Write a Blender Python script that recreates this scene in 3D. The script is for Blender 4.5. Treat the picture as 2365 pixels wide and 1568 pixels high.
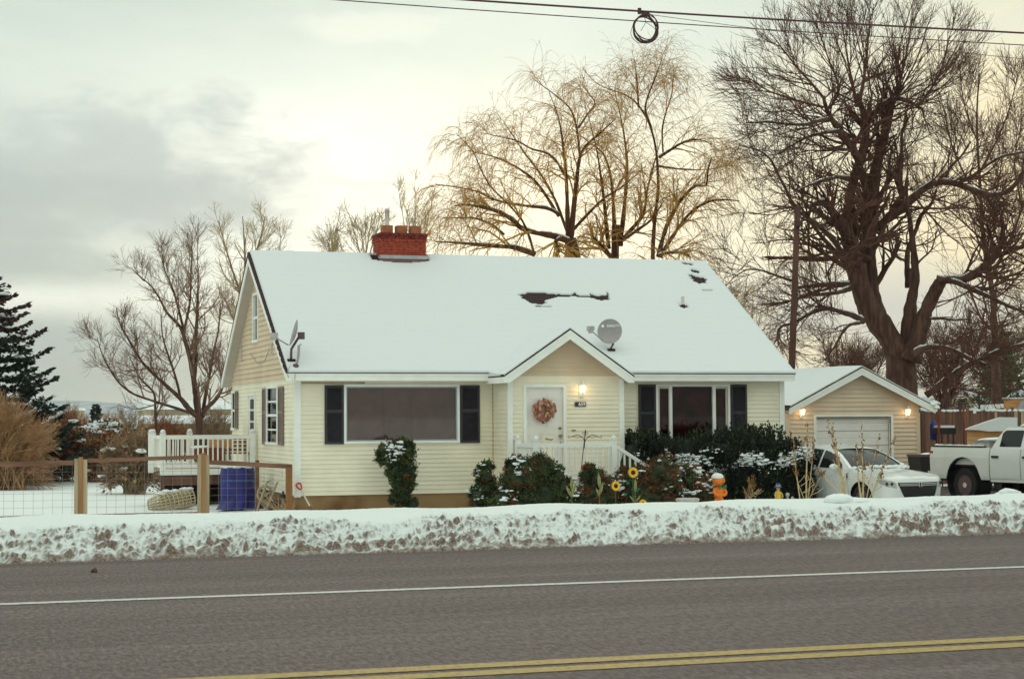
import bpy, math, random
import numpy as np
from math import sin, cos, pi, radians

for _o in list(bpy.data.objects):
    bpy.data.objects.remove(_o)
SC = bpy.context.scene
COL = SC.collection

# ------------------------------------------------------------------ camera
CAM = np.array([0.0, 0.0, 1.25])
_th, _pt, _ro = radians(17.79), radians(2.53), radians(-0.33)
_f = np.array([sin(_th) * cos(_pt), cos(_th) * cos(_pt), sin(_pt)])
_r = np.array([cos(_th), -sin(_th), 0.0])
_u = np.cross(_r, _f)
RGT = _r * cos(_ro) + _u * sin(_ro)
UPV = -_r * sin(_ro) + _u * cos(_ro)
FWD = _f
FOC = 5300.0 / 3089 * 2365          # focal length in measuring units (2365 across the frame)
import mathutils
cam_data = bpy.data.cameras.new('camera')
cam = bpy.data.objects.new('camera', cam_data)
COL.objects.link(cam)
cam.matrix_world = mathutils.Matrix(((RGT[0], UPV[0], -FWD[0], CAM[0]), (RGT[1], UPV[1], -FWD[1], CAM[1]), (RGT[2], UPV[2], -FWD[2], CAM[2]), (0, 0, 0, 1)))
cam_data.lens = 36 * 5300 / 3089
cam_data.sensor_width = 36
cam_data.clip_start = 0.1
cam_data.clip_end = 20000
cam_data.dof.use_dof = True
cam_data.dof.focus_distance = 42
cam_data.dof.aperture_fstop = 10
SC.camera = cam

def ray(x, y):
    return RGT * ((x - 1182.5) / FOC) - UPV * ((y - 784) / FOC) + FWD
def at(x, y, Y):
    """world point seen at measuring coordinates x, y at the distance Y across the road"""
    d = ray(x, y)
    return CAM + d * (Y / d[1])
def atx(x, y, X):
    d = ray(x, y)
    return CAM + d * (X / d[0])
def atd(x, y, D):
    return CAM + ray(x, y) * D
def atg(x, y, Z):
    d = ray(x, y)
    return CAM + d * ((Z - CAM[2]) / d[2])

# ------------------------------------------------------------------ world, sun, exposure
W = bpy.data.worlds.new('World'); SC.world = W; W.use_nodes = True
nt = W.node_tree
for n in list(nt.nodes): nt.nodes.remove(n)
def N(tree, kind, **kw):
    n = tree.nodes.new(kind)
    for k, v in kw.items():
        if k.startswith('i_'):
            key = k[2:]
            n.inputs[int(key) if key.isdigit() else key].default_value = v
        else:
            setattr(n, k, v)
    return n
SUN_AZ = 19.0      # degrees from +Y towards +X: behind the house
SUN_EL = 9.0
out = N(nt, 'ShaderNodeOutputWorld'); bg = N(nt, 'ShaderNodeBackground'); bg.inputs[1].default_value = 0.1
nt.links.new(bg.outputs[0], out.inputs[0])
tc = N(nt, 'ShaderNodeTexCoord')
sky = N(nt, 'ShaderNodeTexSky', sky_type='NISHITA', sun_disc=False, sun_elevation=radians(SUN_EL), sun_rotation=radians(SUN_AZ), altitude=1300, dust_density=2.0)
def wmath(op, a, b=None, clamp=False):
    n = N(nt, 'ShaderNodeMath', operation=op, use_clamp=clamp)
    for i, v in enumerate((a, b)):
        if v is None: continue
        if isinstance(v, (int, float)): n.inputs[i].default_value = v
        else: nt.links.new(v, n.inputs[i])
    return n.outputs[0]
def wmix(fac, a, b):
    n = N(nt, 'ShaderNodeMix', data_type='RGBA')
    for s, v in ((0, fac), (6, a), (7, b)):
        if isinstance(v, tuple): n.inputs[s].default_value = (*[c for c in v], 1)
        elif isinstance(v, (int, float)): n.inputs[s].default_value = v
        else: nt.links.new(v, n.inputs[s])
    return n.outputs[2]
def wnoise(scale, sx, sy, sz, detail, dist=0.0, rough=0.55):
    mp = N(nt, 'ShaderNodeMapping'); mp.inputs['Scale'].default_value = (sx, sy, sz)
    nt.links.new(tc.outputs['Generated'], mp.inputs['Vector'])
    n = N(nt, 'ShaderNodeTexNoise'); n.inputs['Scale'].default_value = scale; n.inputs['Detail'].default_value = detail
    n.inputs['Roughness'].default_value = rough; n.inputs['Distortion'].default_value = dist
    nt.links.new(mp.outputs[0], n.inputs['Vector'])
    return n.outputs[0]
def wrange(v, a, b, c=0.0, d=1.0):
    n = N(nt, 'ShaderNodeMapRange', interpolation_type='SMOOTHSTEP')
    nt.links.new(v, n.inputs[0])
    for i, x in enumerate((a, b, c, d)): n.inputs[i + 1].default_value = x
    return n.outputs[0]
big = wnoise(3.2, 1, 1, 3.0, 7, 0.5)
fine = wnoise(9.0, 1, 1, 2.6, 8, 0.4, 0.6)
wisp = wnoise(22.0, 1, 1, 2.2, 6, 0.3, 0.6)
def blob_mask(px, py, w, h, noise=None, soft=0.9, amt=1.0, nz=0.7):
    d = ray(px, py); d = d / np.linalg.norm(d)
    s1 = N(nt, 'ShaderNodeVectorMath', operation='SUBTRACT'); nt.links.new(tc.outputs['Generated'], s1.inputs[0]); s1.inputs[1].default_value = tuple(d)
    s2 = N(nt, 'ShaderNodeVectorMath', operation='MULTIPLY'); nt.links.new(s1.outputs[0], s2.inputs[0]); s2.inputs[1].default_value = (FOC / w, FOC / w, FOC / h)
    s3 = N(nt, 'ShaderNodeVectorMath', operation='LENGTH'); nt.links.new(s2.outputs[0], s3.inputs[0])
    v = s3.outputs['Value']
    if noise is not None:
        v = wmath('ADD', v, wmath('MULTIPLY', wmath('SUBTRACT', 0.5, noise), nz * 4))
    m = wrange(v, 1.0 + soft * 0.5, 1.0 - soft, 0.0, amt)
    return m
c = wmix(wrange(big, 0.35, 0.68), (5.6, 6.5, 5.75), (6.7, 7.5, 6.6))
c = wmix(blob_mask(900, 520, 820, 420, None, 1.0, 0.95), c, (10.0, 10.4, 9.1))
c = wmix(blob_mask(800, 470, 380, 230, fine, 1.0, 0.9, 0.3), c, (11.6, 11.8, 10.5))
c = wmix(blob_mask(1300, 500, 480, 280, None, 1.0, 0.8), c, (12.2, 11.2, 8.0))
c = wmix(blob_mask(2400, 470, 700, 470, fine, 1.0, 0.95, 0.3), c, (10.8, 8.8, 5.0))
c = wmix(blob_mask(1930, 560, 300, 260, fine, 1.0, 0.65, 0.4), c, (10.8, 9.8, 6.9))
c = wmix(blob_mask(100, 430, 560, 150, wisp, 0.8, 0.6, 0.9), c, (5.2, 5.85, 5.55))
c = wmix(blob_mask(150, 450, 520, 130, fine, 0.85, 0.9, 0.8), c, (4.6, 5.25, 5.0))
c = wmix(blob_mask(330, 350, 230, 120, wisp, 1.0, 0.5, 0.9), c, (4.7, 5.3, 5.1))
c = wmix(blob_mask(470, 480, 170, 60, wisp, 1.0, 0.5, 0.9), c, (4.9, 5.5, 5.3))
c = wmix(blob_mask(40, 300, 330, 70, wisp, 0.9, 0.5, 0.8), c, (5.4, 6.1, 5.7))
c = wmix(blob_mask(120, 690, 430, 44, wisp, 0.9, 0.95, 0.5), c, (9.6, 10.0, 9.0))
c = wmix(blob_mask(60, 620, 330, 46, wisp, 0.8, 0.9, 0.8), c, (4.7, 5.4, 5.1))
c = wmix(blob_mask(-40, 840, 620, 120, wisp, 0.6, 1.0, 0.2), c, (4.0, 4.95, 5.0))
c = wmix(blob_mask(1980, 725, 420, 130, fine, 0.9, 0.9, 0.5), c, (5.4, 5.8, 5.8))
c = wmix(blob_mask(1870, 815, 140, 40, wisp, 0.9, 0.95, 0.4), c, (10.2, 9.3, 6.6))
c = wmix(blob_mask(860, 60, 160, 30, wisp, 0.9, 0.6, 0.9), c, (8.6, 8.8, 7.6))
# an overcast dome grows brighter from the horizon to the zenith
sep = N(nt, 'ShaderNodeSeparateXYZ'); nt.links.new(tc.outputs['Generated'], sep.inputs[0])
zf = wmath('ADD', wmath('MULTIPLY', wmath('MAXIMUM', sep.outputs[2], 0.0), 1.0), 0.86)
gn = N(nt, 'ShaderNodeMix', data_type='RGBA', blend_type='MULTIPLY'); gn.inputs[0].default_value = 1.0; nt.links.new(c, gn.inputs[6]); nt.links.new(zf, gn.inputs[7]); c = gn.outputs[2]
c = wmix(0.06, c, sky.outputs[0])
nt.links.new(c, bg.inputs[0])

sun_d = bpy.data.lights.new('sun', 'SUN'); sun_d.energy = 0.6; sun_d.angle = radians(14); sun_d.color = (1.0, 0.86, 0.66)
sun = bpy.data.objects.new('sun', sun_d); COL.objects.link(sun)
_sd = mathutils.Vector((sin(radians(SUN_AZ)) * cos(radians(SUN_EL)), cos(radians(SUN_AZ)) * cos(radians(SUN_EL)), sin(radians(SUN_EL))))
sun.rotation_euler = _sd.to_track_quat('Z', 'Y').to_euler()
sun.location = (20, 60, 30)
SC.view_settings.view_transform = 'Standard'; SC.view_settings.look = 'None'
SC.view_settings.exposure = 0.10; SC.view_settings.gamma = 1.0; SC.view_settings.use_curve_mapping = False

# ------------------------------------------------------------------ materials
def mat(name, col, rough=0.7, var=0.0, scale=6.0, bump=0.0, bscale=None, spec=0.3, col2=None, metal=0.0, detail=4.0, thr=(0.35, 0.65), stretch=(1, 1, 1), coat=0.0):
    m = bpy.data.materials.new(name); m.use_nodes = True
    t = m.node_tree; b = t.nodes['Principled BSDF']
    b.inputs['Roughness'].default_value = rough; b.inputs['Specular IOR Level'].default_value = spec; b.inputs['Metallic'].default_value = metal
    if coat: b.inputs['Coat Weight'].default_value = coat
    b.inputs['Base Color'].default_value = (*col, 1)
    g = N(t, 'ShaderNodeNewGeometry'); mp = N(t, 'ShaderNodeMapping'); mp.inputs['Scale'].default_value = stretch
    t.links.new(g.outputs['Position'], mp.inputs['Vector'])
    if var or col2:
        n = N(t, 'ShaderNodeTexNoise'); n.inputs['Scale'].default_value = scale; n.inputs['Detail'].default_value = detail
        t.links.new(mp.outputs[0], n.inputs['Vector'])
        r = N(t, 'ShaderNodeMapRange'); t.links.new(n.outputs[0], r.inputs[0]); r.inputs[1].default_value = thr[0]; r.inputs[2].default_value = thr[1]
        mx = N(t, 'ShaderNodeMix', data_type='RGBA'); t.links.new(r.outputs[0], mx.inputs[0])
        a = tuple(min(1, c * (1 - var)) for c in col); bb = col2 or tuple(min(1, c * (1 + var)) for c in col)
        mx.inputs[6].default_value = (*a, 1); mx.inputs[7].default_value = (*bb, 1)
        t.links.new(mx.outputs[2], b.inputs['Base Color'])
    if bump:
        n2 = N(t, 'ShaderNodeTexNoise'); n2.inputs['Scale'].default_value = bscale or scale * 4; n2.inputs['Detail'].default_value = 5
        t.links.new(mp.outputs[0], n2.inputs['Vector'])
        bp = N(t, 'ShaderNodeBump'); bp.inputs['Strength'].default_value = bump; bp.inputs['Distance'].default_value = 0.02
        t.links.new(n2.outputs[0], bp.inputs['Height']); t.links.new(bp.outputs[0], b.inputs['Normal'])
    return m
def emis(name, col, st):
    m = bpy.data.materials.new(name); m.use_nodes = True
    b = m.node_tree.nodes['Principled BSDF']; b.inputs['Base Color'].default_value = (*col, 1)
    b.inputs['Emission Color'].default_value = (*col, 1); b.inputs['Emission Strength'].default_value = st
    return m
def glass(name, tint=(0.6, 0.6, 0.6), clear=0.75, rough=0.03, ior=1.5):
    m = bpy.data.materials.new(name); m.use_nodes = True; t = m.node_tree
    t.nodes.remove(t.nodes['Principled BSDF']); o = t.nodes['Material Output']
    tr = N(t, 'ShaderNodeBsdfTransparent'); tr.inputs[0].default_value = (*tint, 1)
    gl = N(t, 'ShaderNodeBsdfGlossy'); gl.inputs['Roughness'].default_value = rough; gl.inputs[0].default_value = (0.9, 0.9, 0.9, 1)
    fr = N(t, 'ShaderNodeFresnel'); fr.inputs[0].default_value = ior
    ad = N(t, 'ShaderNodeMath', operation='ADD'); t.links.new(fr.outputs[0], ad.inputs[0]); ad.inputs[1].default_value = 1 - clear - 0.2 if clear < 0.8 else 0.0
    mx = N(t, 'ShaderNodeMixShader'); t.links.new(ad.outputs[0], mx.inputs[0]); t.links.new(tr.outputs[0], mx.inputs[1]); t.links.new(gl.outputs[0], mx.inputs[2])
    t.links.new(mx.outputs[0], o.inputs[0])
    return m
M = {}
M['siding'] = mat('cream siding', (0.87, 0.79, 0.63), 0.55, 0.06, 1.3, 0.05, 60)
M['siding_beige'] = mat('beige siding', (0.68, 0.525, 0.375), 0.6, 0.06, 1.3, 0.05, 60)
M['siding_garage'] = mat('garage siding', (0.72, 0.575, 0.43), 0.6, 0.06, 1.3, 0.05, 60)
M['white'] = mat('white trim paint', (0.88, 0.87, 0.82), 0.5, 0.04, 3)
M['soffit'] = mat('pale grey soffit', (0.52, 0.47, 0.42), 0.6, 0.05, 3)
M['door_white'] = mat('white door paint', (0.84, 0.80, 0.76), 0.5, 0.03, 4)
M['dark'] = mat('dark interior', (0.035, 0.022, 0.022), 0.9)
M['room'] = mat('dim room', (0.20, 0.07, 0.06), 0.9, 0.5, 2.5)
M['blind'] = mat('grey purple blind', (0.58, 0.43, 0.40), 0.6, 0.1, 5)
M['slate'] = mat('slate shutter paint', (0.040, 0.034, 0.043), 0.5, 0.12, 8)
M['shutter_side'] = mat('faded shutter paint', (0.24, 0.17, 0.15), 0.6, 0.12, 8)
M['concrete'] = mat('stained foundation concrete', (0.34, 0.21, 0.10), 0.9, 0.0, 1.1, 0.35, 25, col2=(0.17, 0.08, 0.035), thr=(0.42, 0.68))
M['shingle'] = mat('dark brown shingle', (0.045, 0.022, 0.024), 0.9, 0.3, 30, 0.3, 90)
M['brick'] = mat('red brick', (0.32, 0.052, 0.028), 0.85, 0.3, 9, 0.3, 60)
M['brick_dark'] = mat('dark red brick', (0.17, 0.026, 0.018), 0.85, 0.3, 9, 0.3, 60)
M['mortar'] = mat('mortar', (0.33, 0.19, 0.15), 0.95, 0.15, 20)
M['clay'] = mat('clay flue tile', (0.38, 0.14, 0.07), 0.8, 0.15, 7, 0.1)
M['flashing'] = mat('grey flashing', (0.40, 0.39, 0.42), 0.5, 0.08, 6)
M['pipe'] = mat('pale vent pipe', (0.60, 0.52, 0.46), 0.5, 0.08, 6)
M['glass'] = glass('window glass', (0.82, 0.74, 0.72), 0.78)
M['glass_dark'] = glass('dark window glass', (0.62, 0.46, 0.45), 0.82, 0.02, 1.38)
M['glass_car'] = glass('car glass', (0.16, 0.18, 0.17), 0.72, 0.02)
M['black'] = mat('black', (0.02, 0.017, 0.017), 0.5)
M['iron'] = mat('dark iron', (0.06, 0.03, 0.028), 0.6, 0.2, 20)
M['grey_metal'] = mat('grey painted metal', (0.34, 0.31, 0.31), 0.5, 0.06, 12)
M['dark_metal'] = mat('dark grey metal', (0.12, 0.07, 0.08), 0.5, 0.1, 12)
M['wood_dark'] = mat('weathered brown wood', (0.15, 0.075, 0.05), 0.85, 0.35, 5, 0.3, 30, stretch=(1, 1, 0.15))
M['wood_post'] = mat('tan fence post', (0.40, 0.21, 0.09), 0.8, 0.0, 3, 0.3, 30, col2=(0.24, 0.10, 0.04), stretch=(1, 1, 0.12))
M['wood_pale'] = mat('pale weathered board', (0.42, 0.32, 0.21), 0.8, 0.2, 6, 0.3, 30, stretch=(1, 1, 0.12))
M['wood_rail'] = mat('brown fence rail', (0.20, 0.10, 0.065), 0.85, 0.3, 6, 0.3, 30, stretch=(0.15, 1, 1))
M['wire'] = mat('grey wire', (0.22, 0.21, 0.20), 0.6)
M['tarp'] = mat('blue tarp', (0.022, 0.022, 0.17), 0.45, 0.3, 4, 0.5, 9, spec=0.4)
M['brass'] = mat('dull brass', (0.30, 0.23, 0.13), 0.4, 0.1, 10, metal=0.6)
M['steel'] = mat('worn steel', (0.42, 0.38, 0.35), 0.35, 0.1, 10, metal=0.5)
M['red'] = mat('red plastic', (0.55, 0.03, 0.015), 0.5, 0.1, 6)
M['orange'] = mat('orange paint', (0.78, 0.20, 0.025), 0.6, 0.12, 8)
M['yellow'] = mat('yellow plastic', (0.75, 0.42, 0.03), 0.6, 0.12, 8)
M['green'] = mat('green leaf paint', (0.03, 0.17, 0.06), 0.5, 0.15, 9)
M['lamp'] = emis('lit lamp glass', (1.0, 0.76, 0.38), 4.0)

def snow_mat(name, base=(0.76, 0.775, 0.775), bump=0.35, bscale=14, dirt_shade=None, grain=0.0):
    m = bpy.data.materials.new(name); m.use_nodes = True; t = m.node_tree; b = t.nodes['Principled BSDF']
    b.inputs['Roughness'].default_value = 0.75; b.inputs['Specular IOR Level'].default_value = 0.2
    b.inputs['Base Color'].default_value = (*base, 1)
    g = N(t, 'ShaderNodeNewGeometry')
    n = N(t, 'ShaderNodeTexNoise'); n.inputs['Scale'].default_value = bscale; n.inputs['Detail'].default_value = 6; n.inputs['Roughness'].default_value = 0.6
    t.links.new(g.outputs['Position'], n.inputs['Vector'])
    bp = N(t, 'ShaderNodeBump'); bp.inputs['Strength'].default_value = bump; bp.inputs['Distance'].default_value = 0.03
    t.links.new(n.outputs[0], bp.inputs['Height']); t.links.new(bp.outputs[0], b.inputs['Normal'])
    if dirt_shade:
        a = N(t, 'ShaderNodeAttribute', attribute_name='dirt')
        n2 = N(t, 'ShaderNodeTexNoise'); n2.inputs['Scale'].default_value = 26; n2.inputs['Detail'].default_value = 6; n2.inputs['Roughness'].default_value = 0.7
        t.links.new(g.outputs['Position'], n2.inputs['Vector'])
        ad = N(t, 'ShaderNodeMath', operation='ADD'); t.links.new(a.outputs['Fac'], ad.inputs[0])
        sb = N(t, 'ShaderNodeMath', operation='MULTIPLY_ADD'); t.links.new(n2.outputs[0], sb.inputs[0]); sb.inputs[1].default_value = 0.9; sb.inputs[2].default_value = -0.45
        t.links.new(sb.outputs[0], ad.inputs[1])
        r = N(t, 'ShaderNodeMapRange', interpolation_type='SMOOTHSTEP'); t.links.new(ad.outputs[0], r.inputs[0]); r.inputs[1].default_value = 0.2; r.inputs[2].default_value = 1.0
        mx = N(t, 'ShaderNodeMix', data_type='RGBA'); t.links.new(r.outputs[0], mx.inputs[0]); mx.inputs[6].default_value = (*base, 1); mx.inputs[7].default_value = (*dirt_shade, 1)
        n3 = N(t, 'ShaderNodeTexNoise'); n3.inputs['Scale'].default_value = 45; n3.inputs['Detail'].default_value = 5; n3.inputs['Roughness'].default_value = 0.75
        t.links.new(g.outputs['Position'], n3.inputs['Vector'])
        r3 = N(t, 'ShaderNodeMapRange'); t.links.new(n3.outputs[0], r3.inputs[0]); r3.inputs[1].default_value = 0.38; r3.inputs[2].default_value = 0.68
        m3 = N(t, 'ShaderNodeMix', data_type='RGBA'); t.links.new(r3.outputs[0], m3.inputs[0]); m3.inputs[6].default_value = (*[d * 0.72 for d in dirt_shade], 1); m3.inputs[7].default_value = (0.40, 0.31, 0.265, 1)
        t.links.new(m3.outputs[2], mx.inputs[7])
        t.links.new(mx.outputs[2], b.inputs['Base Color'])
    return m
M['snow'] = snow_mat('snow')
M['snow_roof'] = snow_mat('roof snow', (0.69, 0.70, 0.715), 0.25, 9)
M['snow_dirty'] = snow_mat('ploughed dirty snow', (0.78, 0.81, 0.795), 0.8, 38, dirt_shade=(0.15, 0.085, 0.062))

# ------------------------------------------------------------------ mesh helpers
class MB:
    """collects shapes and links them as ONE mesh object"""
    def __init__(s): s.v = []; s.f = []; s.n = 0
    def add(s, V, F, m=0):
        V = np.asarray(V, float).reshape(-1, 3)
        s.v.append(V)
        if isinstance(F, np.ndarray):
            mm = m if isinstance(m, np.ndarray) else np.full(len(F), m)
            s.f.append((F + s.n, mm))
        else:
            for f in F: s.f.append((np.array([f]) + s.n, np.array([m])))
        s.n += len(V)
        return s
    def poly(s, pts, m=0): return s.add(pts, [list(range(len(pts)))], m)
    def box(s, x0, x1, y0, y1, z0, z1, m=0):
        V = [(x, y, z) for z in (z0, z1) for y in (y0, y1) for x in (x0, x1)]
        return s.add(V, np.array([(0, 2, 3, 1), (4, 5, 7, 6), (0, 1, 5, 4), (2, 6, 7, 3), (0, 4, 6, 2), (1, 3, 7, 5)]), m)
    def hexa(s, a, b, m=0):
        """two matching quads a, b joined into a solid"""
        return s.add(list(a) + list(b), np.array([(3, 2, 1, 0), (4, 5, 6, 7), (0, 1, 5, 4), (1, 2, 6, 5), (2, 3, 7, 6), (3, 0, 4, 7)]), m)
    def prism(s, pts, off, m=0):
        """polygon pts (3-D) pushed along off"""
        n = len(pts); a = [np.array(p, float) for p in pts]; b = [p + np.array(off) for p in a]
        s.add(a + b, [list(range(n))[::-1], list(range(n, 2 * n))] + [(i, (i + 1) % n, n + (i + 1) % n, n + i) for i in range(n)], m)
        return s
    def tube(s, pts, r, sides=6, m=0, cap=True):
        P = np.asarray(pts, float); K = len(P)
        R = np.full(K, r) if np.isscalar(r) else np.asarray(r, float)
        V, F = tubes(P[None], R[None], sides)
        s.add(V, F, m)
        if cap:
            b = s.n - len(V)
            s.f.append((np.array([list(range(sides))[::-1]]) + b, np.array([m])))
            s.f.append((np.array([[(K - 1) * sides + i for i in range(sides)]]) + b, np.array([m])))
        return s
    def lathe(s, prof, c=(0, 0, 0), n=16, m=0, axis='z', sx=1.0, sy=1.0, cap=True):
        """prof: (radius, height) pairs"""
        V = []
        for r, h in prof:
            for k in range(n):
                a = 2 * pi * k / n; x, y = r * cos(a) * sx, r * sin(a) * sy
                p = {'z': (x, y, h), 'y': (x, h, y), 'x': (h, x, y)}[axis]
                V.append((p[0] + c[0], p[1] + c[1], p[2] + c[2]))
        K = len(prof); F = [(i * n + k, i * n + (k + 1) % n, (i + 1) * n + (k + 1) % n, (i + 1) * n + k) for i in range(K - 1) for k in range(n)]
        s.add(V, np.array(F), m)
        b = s.n - len(V)
        for i in (0, K - 1):
            if cap and prof[i][0] > 1e-4: s.f.append((np.array([[i * n + k for k in range(n)]]) + b, np.array([m])))
        return s
    def blob(s, c, r, sub=2, noise=0.15, seed=0, m=0, freq=2.0, flat=None):
        V, F = ico(sub)
        rs = np.random.RandomState(seed)
        k = rs.normal(size=(5, 3)) * freq; ph = rs.uniform(0, 6.28, 5)
        d = 1 + noise * np.sin(V @ k.T + ph).mean(1) * 2.2 + noise * 0.35 * rs.normal(size=len(V))
        P = V * d[:, None] * np.array(r)
        if flat is not None: P[:, 2] = np.maximum(P[:, 2], flat * r[2])
        return s.add(P + np.array(c), F, m)
    def build(s, name, mats, parent=None, loc=None, smooth=False, local=False, props=None):
        me = bpy.data.meshes.new(name)
        V = np.concatenate(s.v) if s.v else np.zeros((0, 3))
        o_loc = np.zeros(3)
        if parent is not None and not local: o_loc = WL.get(parent.name, np.zeros(3))
        elif loc is not None: o_loc = np.array(loc, float)
        V = V - o_loc
        me.vertices.add(len(V)); me.vertices.foreach_set('co', V.ravel())
        tot = np.concatenate([np.full(len(F), F.shape[1]) for F, _ in s.f]); mi = np.concatenate([a for _, a in s.f])
        li = np.concatenate([F.ravel() for F, _ in s.f])
        me.loops.add(len(li)); me.loops.foreach_set('vertex_index', li.astype(np.int32))
        me.polygons.add(len(tot)); st = np.concatenate([[0], np.cumsum(tot)[:-1]])
        me.polygons.foreach_set('loop_start', st.astype(np.int32)); me.polygons.foreach_set('loop_total', tot.astype(np.int32))
        me.polygons.foreach_set('material_index', mi.astype(np.int32))
        me.polygons.foreach_set('use_smooth', np.full(len(tot), bool(smooth)))
        me.update(calc_edges=True)
        for x in (mats if isinstance(mats, (list, tuple)) else [mats]): me.materials.append(M[x] if isinstance(x, str) else x)
        o = bpy.data.objects.new(name, me); COL.objects.link(o)
        if parent is not None:
            o.parent = parent; WL[o.name] = np.zeros(3) if local else o_loc.copy()
        else:
            o.location = o_loc; WL[o.name] = o_loc.copy()
        return o
WL = {}
_ICO = {}
def ico(sub):
    if sub in _ICO: return _ICO[sub]
    t = (1 + 5 ** 0.5) / 2
    V = [(-1, t, 0), (1, t, 0), (-1, -t, 0), (1, -t, 0), (0, -1, t), (0, 1, t), (0, -1, -t), (0, 1, -t), (t, 0, -1), (t, 0, 1), (-t, 0, -1), (-t, 0, 1)]
    V = [np.array(v) / np.linalg.norm(v) for v in V]
    F = [(0, 11, 5), (0, 5, 1), (0, 1, 7), (0, 7, 10), (0, 10, 11), (1, 5, 9), (5, 11, 4), (11, 10, 2), (10, 7, 6), (7, 1, 8), (3, 9, 4), (3, 4, 2), (3, 2, 6), (3, 6, 8), (3, 8, 9), (4, 9, 5), (2, 4, 11), (6, 2, 10), (8, 6, 7), (9, 8, 1)]
    for _ in range(sub):
        ca = {}; G = []
        def mid(a, b):
            k = (min(a, b), max(a, b))
            if k not in ca:
                p = V[a] + V[b]; V.append(p / np.linalg.norm(p)); ca[k] = len(V) - 1
            return ca[k]
        for a, b, c_ in F:
            x, y, z = mid(a, b), mid(b, c_), mid(c_, a)
            G += [(a, x, z), (b, y, x), (c_, z, y), (x, y, z)]
        F = G
    _ICO[sub] = (np.array(V), np.array(F)); return _ICO[sub]
def tubes(P, R, sides):
    """many tubes at once: P (N,K,3) points, R (N,K) radii"""
    Nn, K, _ = P.shape
    T = np.gradient(P, axis=1); T /= np.linalg.norm(T, axis=2, keepdims=True) + 1e-9
    ref = np.where(np.abs(T[..., 2:3]) > 0.9, np.array([1.0, 0, 0]), np.array([0, 0, 1.0]))
    ref = np.broadcast_to(ref[:, :1], T.shape)
    A = np.cross(T, ref); A /= np.linalg.norm(A, axis=2, keepdims=True) + 1e-9
    B = np.cross(T, A)
    ang = np.arange(sides) * 2 * pi / sides
    V = P[:, :, None] + R[:, :, None, None] * (A[:, :, None] * np.cos(ang)[None, None, :, None] + B[:, :, None] * np.sin(ang)[None, None, :, None])
    idx = np.arange(Nn * K * sides).reshape(Nn, K, sides)
    a = idx[:, :-1]; b = idx[:, 1:]
    F = np.stack([a, np.roll(a, -1, 2), np.roll(b, -1, 2), b], -1).reshape(-1, 4)
    return V.reshape(-1, 3), F
def resample(pts, K):
    P = np.asarray(pts, float); d = np.concatenate([[0], np.cumsum(np.linalg.norm(np.diff(P, axis=0), axis=1))])
    t = np.linspace(0, d[-1], K)
    Q = np.stack([np.interp(t, d, P[:, i]) for i in range(P.shape[1])], 1)
    for _ in range(2):
        Q[1:-1] = 0.25 * Q[:-2] + 0.5 * Q[1:-1] + 0.25 * Q[2:]
    return Q
def tag(o, label=None, cat=None, group=None, kind=None):
    if label: o['label'] = label
    if cat: o['category'] = cat
    if group: o['group'] = group
    if kind: o['kind'] = kind
    return o
def thing(name, label, cat, loc=(0, 0, 0), group=None, rz=0.0):
    o = bpy.data.objects.new(name, None); COL.objects.link(o); o.location = [float(a) for a in loc]; o.rotation_euler = (0, 0, rz)
    o.empty_display_size = 0.2
    WL[o.name] = np.array(loc, float)
    return tag(o, label, cat, group)
def stuff(o): o['kind'] = 'stuff'; return o
def dup(o, name=None, parent=None):
    """a copy of a thing with copies of its parts and sub-parts, meshes shared"""
    c_ = o.copy(); COL.objects.link(c_)
    if parent is not None: c_.parent = parent
    for ch in o.children: dup(ch, None, c_)
    return c_
# ------------------------------------------------------------------ ground, road, snow bank
from mathutils import noise as mnoise
GZ = -0.95
def fbm(x, y, z, o=4): return mnoise.fractal(mathutils.Vector((x, y, z)), 1.0, 2.0, o)
def ground_height(x, y):
    if y < 17.0: return -0.3
    if y < 24: 
        t = (y - 17.0) / 7.0; return 0.16 * (1 - t) ** 2 + GZ * (1 - (1 - t) ** 2)
    return GZ
def make_ground():
    xs = np.concatenate([[-9000, -3000, -1000, -300, -120, -60], np.arange(-40, 60, 1.0), [70, 100, 200, 500, 1500, 4000, 9000]])
    ys = np.concatenate([[-9000, -2000, -400, -80, -20, 0, 10, 16.4, 17.0], np.arange(17.5, 110, 0.7), [120, 150, 220, 400, 900, 2500, 9000]])
    V = np.array([(x, y, ground_height(x, y)) for y in ys for x in xs])
    k = (np.abs(V[:, 0] - 10) < 50) & (V[:, 1] > 25) & (V[:, 1] < 110)
    for i in np.nonzero(k)[0]: V[i, 2] += 0.05 * fbm(V[i, 0] * 0.5, V[i, 1] * 0.5, 0.3)
    nx, ny = len(xs), len(ys); i = np.arange(nx * ny).reshape(ny, nx)
    F = np.stack([i[:-1, :-1], i[:-1, 1:], i[1:, 1:], i[1:, :-1]], -1).reshape(-1, 4)
    b = MB(); b.add(V, F); o = b.build('snow_ground', 'snow', smooth=True); tag(o, kind='structure')
make_ground()

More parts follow.
